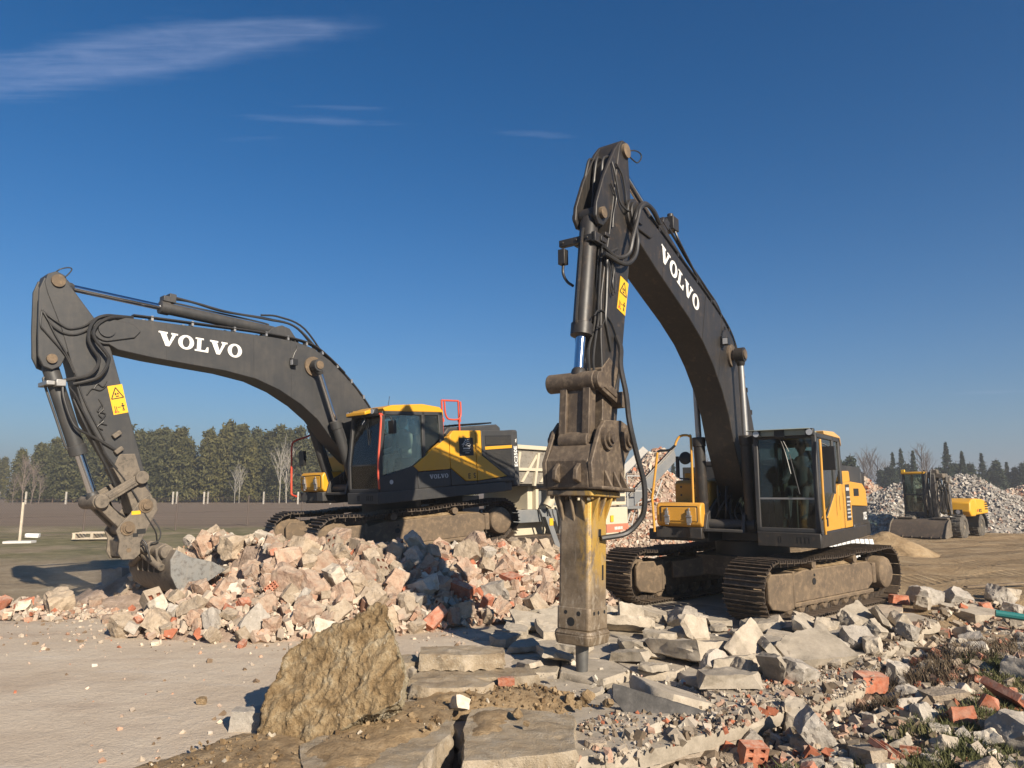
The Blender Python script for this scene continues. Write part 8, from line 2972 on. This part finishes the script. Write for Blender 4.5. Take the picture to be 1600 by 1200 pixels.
MB().tube([(0.55, -1.0, 2.6), (0.6, -1.2, 2.5), (0.62, -1.22, 1.9), (0.5, -1.15, 1.6)], 0.14, 12).build('intake_duct', CREAM, cr)
# engine house with louvres
eh = cbox('engine_house', CREAM, 3.4, 4.75, -1.05, 0.9, 1.55, 2.75, 0.03)
for i in range(4):
    for j in range(2):
        cbox('louvre', M['black'], 4.752, 4.765, -0.95 + j * 0.5, -0.55 + j * 0.5, 1.68 + i * 0.26, 1.84 + i * 0.26, 0, eh)
        cbox('louvre', M['mesh'], 3.55 + j * 0.6, 4.05 + j * 0.6, -1.065, -1.052, 1.68 + i * 0.26, 1.84 + i * 0.26, 0, eh)
fb_ = cbox('fuel_box', CREAM, 3.5, 4.75, -1.1, 0.8, 0.45, 1.5, 0.03)
MB().prism([(3.505, 0.72), (4.756, 0.72), (4.756, 0.98), (3.505, 0.98)], -1.106, 0.806).build('coral_stripe', CSTR, fb_)
mb = MB()
for k, (x, w) in enumerate(((3.95, 0.05), (4.03, 0.06), (4.12, 0.05), (4.2, 0.05), (4.28, 0.03), (4.34, 0.05))):
    mb.bb(x, x + w, -1.110, -1.107, 0.80, 0.89)
mb.build('stripe_print', M['white'], fb_)
# crawler of the crusher
mb = MB()
mb.prism([(-1.6, 0.05), (2.9, 0.05), (3.2, 0.35), (3.1, 0.65), (2.8, 0.8), (-1.5, 0.8), (-1.85, 0.6), (-1.85, 0.3)], -1.1, -0.65)
mb.prism([(-1.6, 0.05), (2.9, 0.05), (3.2, 0.35), (3.1, 0.65), (2.8, 0.8), (-1.5, 0.8), (-1.85, 0.6), (-1.85, 0.3)], 0.65, 1.1)
mb.build('crawler_track', M['track'], cr, bevel=0.03)
# rising conveyor
ca, cb = Vector((4.1, 0, 0.75)), Vector((9.0, 0, 3.42))
d = (cb - ca).normalized()
nrm_ = Vector((-d.z, 0, d.x))
cv = MB()
cv.T = face_matrix(ca, d, Vector((0, 1, 0)))
L_ = (cb - ca).length
for s in (1, -1):
    cv.bb(0, L_, s * 0.52 - 0.05, s * 0.52 + 0.05, -0.28, 0.12)
cv.bb(0, L_, -0.5, 0.5, -0.12, -0.08)
cvo = cv.build('conveyor_frame', CGREY, cr, bevel=0.01)
mb = MB()
mb.T = face_matrix(ca, d, Vector((0, 1, 0)))
for s in (1, -1):
    mb.add([(0.4, s * 0.55, 0.13), (L_, s * 0.55, 0.13), (L_, s * 0.72, 0.34), (0.4, s * 0.72, 0.34), (0.4, s * 0.56, 0.12), (L_, s * 0.56, 0.12), (L_, s * 0.73, 0.33), (0.4, s * 0.73, 0.33)],
           [(0, 1, 2, 3), (4, 7, 6, 5), (0, 4, 5, 1), (1, 5, 6, 2), (2, 6, 7, 3), (3, 7, 4, 0)])
mb.build('conveyor_side', paint('pale_conveyor_sheet', (0.40, 0.39, 0.36), 0.55, 0.4), cvo)
mb = MB()
mb.T = face_matrix(ca, d, Vector((0, 1, 0)))
mb.bb(0, L_ + 0.1, -0.45, 0.45, -0.02, 0.0)
mb.cyl((L_ + 0.05, -0.46, -0.1), (L_ + 0.05, 0.46, -0.1), 0.12, n=16)
mb.build('conveyor_belt', M['rubber'], cvo)
mb = MB()
for a, b in (((6.2, -0.6, 1.6), (6.2, -0.6, 0.8)), ((6.2, -0.6, 1.6), (7.4, -0.6, 1.75)), ((7.4, -0.6, 1.75), (7.9, -0.6, 2.4)), ((6.9, -0.6, 2.1), (7.4, -0.6, 1.75)), ((5.0, -0.65, 0.2), (5.6, -0.65, 1.3)), ((5.35, -0.65, 0.2), (5.95, -0.65, 1.4)), ((4.9, -1.0, 1.5), (4.9, -1.0, 2.5)), ((4.9, -1.0, 2.5), (5.9, -1.0, 2.5)), ((4.9, -1.0, 2.0), (5.9, -1.0, 2.0)), ((5.9, -1.0, 2.5), (5.9, -1.0, 1.5)), ((5.15, -0.65, 0.55), (5.5, -0.65, 0.55)), ((5.3, -0.65, 0.9), (5.7, -0.65, 0.9))):
    mb.cyl(a, b, 0.025, n=6)
mb.build('conveyor_brace', paint('pale_conveyor_tube', (0.42, 0.42, 0.4), 0.5, 0.3), cvo)
MB().bb(4.8, 6.1, -0.95, 0.95, 1.42, 1.5).build('walkway', CGREY, cvo)
MB().bb(5.2, 6.2, -0.5, 0.6, 1.5, 2.1).build('drive_box', CGREY, cvo, bevel=0.02)


def belt_sampler(rs):
    t, y = rs.uniform(0.8, L_), rs.uniform(-0.4, 0.4)
    p = Matrix.Rotation(math.atan2(0.75, 0.66), 3, 'Z') @ (ca + d * t + Vector((0, y, 0)) + nrm_ * (0.03 + 0.16 * (1 - (y / 0.42) ** 2)))
    return tuple(p + Vector((-0.2, 20.6, 0)))


fragments('belt_load', 1000, belt_sampler, 0.06, 0.2, M['crumb'], 71, flat=1.0, palette=PINK)
tag(bpy.data.objects['belt_load'], 'crushed pink brick riding up the conveyor belt', 'rubble', None, 'stuff')
# a plain grey skip panel seen under the left machine
cbox('grey_panel', CGREY, -2.9, -2.3, -1.2, 1.1, 0.7, 1.9, 0.02)

# ------------------------------------------------------------------ wheeled machine on the right
wm = thing('wheeled_excavator', 'compact yellow wheeled excavator with folded boom and wide front bucket', 'excavator', (18.25, 30.5, 0.06), (0, 0, math.atan2(-0.66, -0.75)))
wm.scale = (0.93, 0.93, 0.95)
TY = mineral('dusty_tyre', [(0.05, 0.045, 0.04), (0.10, 0.09, 0.075), (0.15, 0.13, 0.105)], 4, rnd=False, bumps=0.4)
for x in (1.15, -1.15):
    for s in (1, -1):
        mb = MB()
        y0 = s * 0.72
        mb.lathe((x, y0, 0.52), (0, s, 0), [(0, 0.28), (0.0, 0.44), (0.05, 0.51), (0.38, 0.51), (0.43, 0.46), (0.44, 0.30), (0.40, 0.27)], 30)
        for k in range(26):
            a = 2 * math.pi * k / 26
            for yy in ((0.03, 0.22) if k % 2 else (0.21, 0.40)),:
                mb.T = Matrix.Translation((x, 0, 0.52)) @ Matrix.Rotation(a, 4, 'Y')
                mb.bb(-0.03, 0.03, y0 + s * yy[0] if s > 0 else y0 + s * yy[1], y0 + s * yy[1] if s > 0 else y0 + s * yy[0], 0.49, 0.55)
        mb.T = None
        w = mb.build('wheel', TY, wm, smooth=30)
        MB().lathe((x, y0 + s * 0.36, 0.52), (0, s, 0), [(0, 0.28), (0.03, 0.27), (0.035, 0.20), (-0.03, 0.18), (-0.02, 0.09), (0.06, 0.08), (0.07, 0.0)], 22).build('rim', paint('dusty_rim', (0.24, 0.2, 0.14), 0.6, 0.5), w)
MB().bb(-1.7, 1.7, -0.6, 0.6, 0.45, 0.85).cyl((1.15, -0.75, 0.52), (1.15, 0.75, 0.52), 0.12, n=12).cyl((-1.15, -0.75, 0.52), (-1.15, 0.75, 0.52), 0.12, n=12).build('chassis', M['deck'], wm, bevel=0.03)
WY = paint('bright_yellow_paint', (0.70, 0.36, 0.015), 0.35, 0.15, (0.34, 0.27, 0.18))
mb = MB()
mb.prism([(0.35, 0.95), (0.55, 1.15), (0.45, 1.55), (0.10, 1.70), (-0.25, 1.72), (-0.25, 0.95)], 0.25, 1.22)
eb = mb.build('front_cowl', WY, wm, bevel=0.06, seg=3)
mb = MB()
mb.prism([(-0.28, 1.0), (-0.28, 1.72), (-1.3, 1.68), (-1.85, 1.58), (-2.0, 1.35), (-2.0, 1.05)], -0.2, 1.22)
eb2 = mb.build('engine_cover', WY, wm, bevel=0.06, seg=3)
for i in range(4):
    MB().bb(-1.92, -1.5, 1.221, 1.232, 1.22 + 0.1 * i, 1.27 + 0.1 * i).build('vent', M['black'], eb2)
text_obj('model_lettering', 'MTX', 0.19, face_matrix((-0.62, 1.223, 1.12), (-1, 0, 0), (0, 0, 1)), M['black'], eb2, bold=0.008)
MB().bb(-0.52, -0.38, 1.222, 1.226, 1.14, 1.24).build('red_mark', M['redprint'], eb2)
mb = MB()
for i in range(9):
    a0, a1 = math.pi * i / 9, math.pi * (i + 1) / 9
    mb.add([(-1.15 + 0.66 * math.cos(a), y, 0.5 + 0.62 * math.sin(a) - (0.03 if j else 0)) for a in (a0, a1) for y in (0.62, 1.2) for j in (0, 1)], [(0, 2, 6, 4), (1, 5, 7, 3), (0, 4, 5, 1), (2, 3, 7, 6), (0, 1, 3, 2), (4, 6, 7, 5)])
mb.build('mudguard', M['rubber'], wm)
MB().cyl((0.50, 0.75, 1.14), (0.565, 0.75, 1.14), 0.09, n=14).build('headlamp', M['lens'], eb)
MB().bb(0.48, 0.56, 0.58, 0.92, 1.05, 1.24).build('lamp_housing', M['rubber'], eb, bevel=0.01)
# cab
mb = MB()
for x, y in ((1.1, -1.2), (1.1, -0.38), (0.05, -1.2), (0.05, -0.38)):
    mb.bb(x - 0.05, x + 0.05, y - 0.04, y + 0.04, 0.95, 2.78)
mb.bb(0.0, 1.15, -1.24, -0.34, 0.9, 1.0)
mb.bb(1.08, 1.15, -1.24, -0.34, 1.0, 1.12)
mb.bb(1.08, 1.14, -1.24, -0.34, 1.84, 1.9)
cb_ = mb.build('cab', M['deck'], wm, bevel=0.012)
MB().bb(-0.05, 1.22, -1.27, -0.31, 2.78, 2.88).build('roof', WY, cb_, bevel=0.03)
MB().bb(1.09, 1.096, -1.16, -0.42, 1.9, 2.78).build('front_window', M['glass'], cb_)
MB().bb(1.09, 1.096, -1.16, -0.42, 1.12, 1.84).build('lower_window', M['glass'], cb_)
MB().bb(0.1, 1.05, -0.365, -0.36, 1.0, 2.78).build('left_window', M['glass'], cb_)
MB().bb(0.1, 1.05, -1.215, -1.21, 1.0, 2.78).build('right_window', M['glass'], cb_)
MB().bb(0.04, 0.046, -1.16, -0.42, 1.0, 2.78).build('rear_window', M['glass'], cb_)
MB().bb(0.25, 0.7, -1.0, -0.58, 1.0, 1.5).bb(0.2, 0.32, -1.0, -0.58, 1.5, 2.15).build('seat', M['seat'], cb_, bevel=0.04)
MB().bb(1.1, 1.2, -1.25, -1.1, 2.86, 2.98).build('roof_lamp', M['decal'], cb_, bevel=0.01)
# folded boom: three arms side by side with rams and a tangle of hoses
BM = M['dusty_steel']
DK = paint('dark_boom_paint', (0.06, 0.055, 0.05), 0.5, 0.5, (0.25, 0.21, 0.16), wear=0.4, wearcol=(0.16, 0.14, 0.12))
MB().prism([(0.7, 1.0), (1.05, 0.95), (1.2, 2.0), (1.0, 2.85), (0.78, 2.9), (0.9, 2.0)], -0.28, -0.02).build('boom', DK, wm, bevel=0.02)
MB().prism([(0.5, 2.75), (1.25, 2.9), (1.4, 2.75), (1.35, 1.6), (1.2, 0.7), (1.05, 0.7), (1.1, 1.7), (1.05, 2.55)], 0.02, 0.2).build('arm', DK, wm, bevel=0.02)
MB().prism([(0.2, 1.1), (0.5, 1.05), (0.75, 2.2), (0.6, 2.8), (0.4, 2.75), (0.45, 2.1)], 0.24, 0.44).build('rear_boom', DK, wm, bevel=0.02)
for k, (a, b) in enumerate((((1.25, -0.1, 1.0), (1.2, -0.1, 2.6)), ((1.0, 0.33, 1.1), (0.95, 0.33, 2.5)), ((0.7, 0.52, 1.0), (0.75, 0.52, 2.4)))):
    o = MB().lathe(a, Vector(b) - Vector(a), [(0, 0.05), (0.02, 0.07), (0.9, 0.07), (0.92, 0.05)], 12).build('ram', DK, wm)
    MB().cyl(Vector(a).lerp(Vector(b), 0.6), b, 0.035, n=10).build('ram_rod', M['chrome'], o)
rg = random.Random(41)
for k in range(26):
    y = rg.uniform(-0.3, 0.62)
    x = rg.uniform(0.9, 1.45)
    z0, z1 = rg.uniform(0.9, 1.4), rg.uniform(2.2, 2.95)
    MB().tube([(x, y, z0), (x + rg.uniform(-.1, .2), y + rg.uniform(-.08, .08), (z0 + z1) / 2), (x + rg.uniform(-.1, .1), y + rg.uniform(-.1, .1), z1), (x - 0.2, y + rg.uniform(-.1, .1), z1 + rg.uniform(-.2, .15)), (x - 0.35, y, z1 - 0.3)], rg.uniform(0.014, 0.026), 5, k=3).build('hose', BM if k % 3 == 0 else M['hose'], wm)
MB().bb(0.85, 1.3, -0.2, 0.5, 2.6, 2.78).bb(1.1, 1.35, 0.0, 0.3, 2.78, 2.95).build('valve_block', BM, wm, bevel=0.02)
# wide bucket lowered in front
bs_ = paint('dark_bucket_steel', (0.045, 0.035, 0.028), 0.55, 0.5, (0.2, 0.15, 0.1), wear=0.4, wearcol=(0.1, 0.065, 0.045))
mb = MB()
mb.prism([(2.35, 0.06), (2.42, 0.10), (2.10, 0.62), (1.75, 0.82), (1.70, 0.74), (2.02, 0.58)], -1.5, 0.75)
mb.prism([(1.45, 0.16), (2.40, 0.06), (2.40, 0.10), (1.47, 0.21)], -1.5, 0.75)
mb.prism([(1.40, 0.16), (1.46, 0.18), (1.75, 0.82), (1.70, 0.84)], -1.5, 0.75)
bkt = mb.build('front_bucket', bs_, wm, bevel=0.01)
for s in (1, -1):
    MB().prism([(1.42, 0.17), (2.42, 0.05), (2.48, 0.12), (2.10, 0.68), (1.75, 0.86)], (0.75 if s > 0 else -1.54), (0.79 if s > 0 else -1.5)).build('bucket_side', BM, bkt, bevel=0.006)
for k in range(6):
    y = -1.32 + 0.38 * k
    MB().cyl((2.39, y, 0.075), (2.405, y, 0.155), 0.028, n=8).build('cutting_bolt', M['chrome'], bkt)
MB().prism([(1.2, 0.72), (1.8, 0.86), (1.8, 0.92), (1.2, 0.9)], 0.1, 0.7).prism([(1.2, 0.72), (1.8, 0.86), (1.8, 0.92), (1.2, 0.9)], -1.35, -0.7).bb(1.2, 1.45, -0.7, 0.1, 0.55, 0.8).build('bucket_hitch', BM, bkt, bevel=0.01)

# ------------------------------------------------------------------ houses beyond the heaps
ROOFM = mineral('slate_roof', [(0.075, 0.078, 0.085), (0.12, 0.125, 0.135)], 1, rnd=False, bumps=0.2)
WALLM = mineral('rendered_wall', [(0.42, 0.4, 0.36), (0.52, 0.5, 0.46)], 1, rnd=False, bumps=0.1)
for (x, y, w, dd, hw, hr, lb) in ((104.0, 152.0, 9.0, 8.0, 2.6, 4.1, 'low house with a dark hipped roof between the gravel heaps'), (121.0, 163.0, 9.0, 9.0, 3.6, 6.3, 'house with a grey sloping roof at the right edge')):
    hs_ = thing('house', lb, 'house', (x, y, 0), (0, 0, 0.3))
    MB().bb(-w / 2, w / 2, -dd / 2, dd / 2, 0, hw).build('wall', WALLM, hs_)
    o = MB()
    o.add([(-w / 2 - .4, -dd / 2 - .4, hw), (w / 2 + .4, -dd / 2 - .4, hw), (w / 2 + .4, dd / 2 + .4, hw), (-w / 2 - .4, dd / 2 + .4, hw), (-w * 0.12, 0, hr), (w * 0.12, 0, hr)], [(0, 1, 5, 4), (1, 2, 5), (2, 3, 4, 5), (3, 0, 4), (3, 2, 1, 0)])
    rf = o.build('roof', ROOFM, hs_, smooth=0)
    MB().bb(-0.3, 0.3, -0.3, 0.3, hr - 0.6, hr + 0.5).build('chimney', WALLM, rf)
    for k in (-0.28, 0.28):
        wd = MB().bb(k * w - 0.5, k * w + 0.5, -dd / 2 - 0.03, -dd / 2 - 0.001, 1.0, 2.0).build('window', M['black'], hs_)

write_labels()
hz_ = MB().bb(-430, 430, -70, 612, -1.3, 17.0).build('haze', plain('air', (1, 1, 1)), smooth=0)
m, nt, b = newmat('thin_haze')
nt.nodes.remove(b)
pv = N(nt, 'ShaderNodeVolumePrincipled')
pv.inputs['Color'].default_value = (0.85, 0.84, 0.82, 1)
pv.inputs['Density'].default_value = 0.0016
pv.inputs['Anisotropy'].default_value = 0.3
nt.links.new(pv.outputs[0], [n for n in nt.nodes if n.type == 'OUTPUT_MATERIAL'][0].inputs['Volume'])
hz_.data.materials.clear()
hz_.data.materials.append(m)
hz_['kind'] = 'stuff'
hz_['label'] = 'thin haze in the air over the whole site'
hz_['category'] = 'haze'

# dust hanging round the digging bucket
bm = bmesh.new()
bmesh.ops.create_icosphere(bm, subdivisions=3, radius=1)
me = bpy.data.meshes.new('dust_cloud')
bm.to_mesh(me)
bm.free()
m, nt, b = newmat('hanging_dust')
nt.nodes.remove(b)
pv = N(nt, 'ShaderNodeVolumePrincipled')
pv.inputs['Color'].default_value = (0.80, 0.70, 0.58, 1)
tc = N(nt, 'ShaderNodeTexCoord')
vm = N(nt, 'ShaderNodeVectorMath', operation='LENGTH')
nt.links.new(tc.outputs['Object'], vm.inputs[0])
fall = ramp(nt, vm.outputs['Value'], [(0.1, 1.0), (0.95, 0.0)])
nn_ = ramp(nt, ntex(nt, tc.outputs['Object'], 2.3, 4, 0.6), [(0.38, 0.1), (0.68, 1.0)])
nt.links.new(nmath(nt, 'MULTIPLY', nmath(nt, 'MULTIPLY', fall, nn_), 0.30), pv.inputs['Density'])
nt.links.new(pv.outputs[0], [n for n in nt.nodes if n.type == 'OUTPUT_MATERIAL'][0].inputs['Volume'])
me.materials.append(m)
o = link('dust_cloud', me)
o.location = (-7.0, 13.6, 0.45)
o.scale = (2.6, 1.7, 1.0)
tag(o, 'thin tan dust hanging in the air round the digging bucket', 'dust', None, 'stuff')
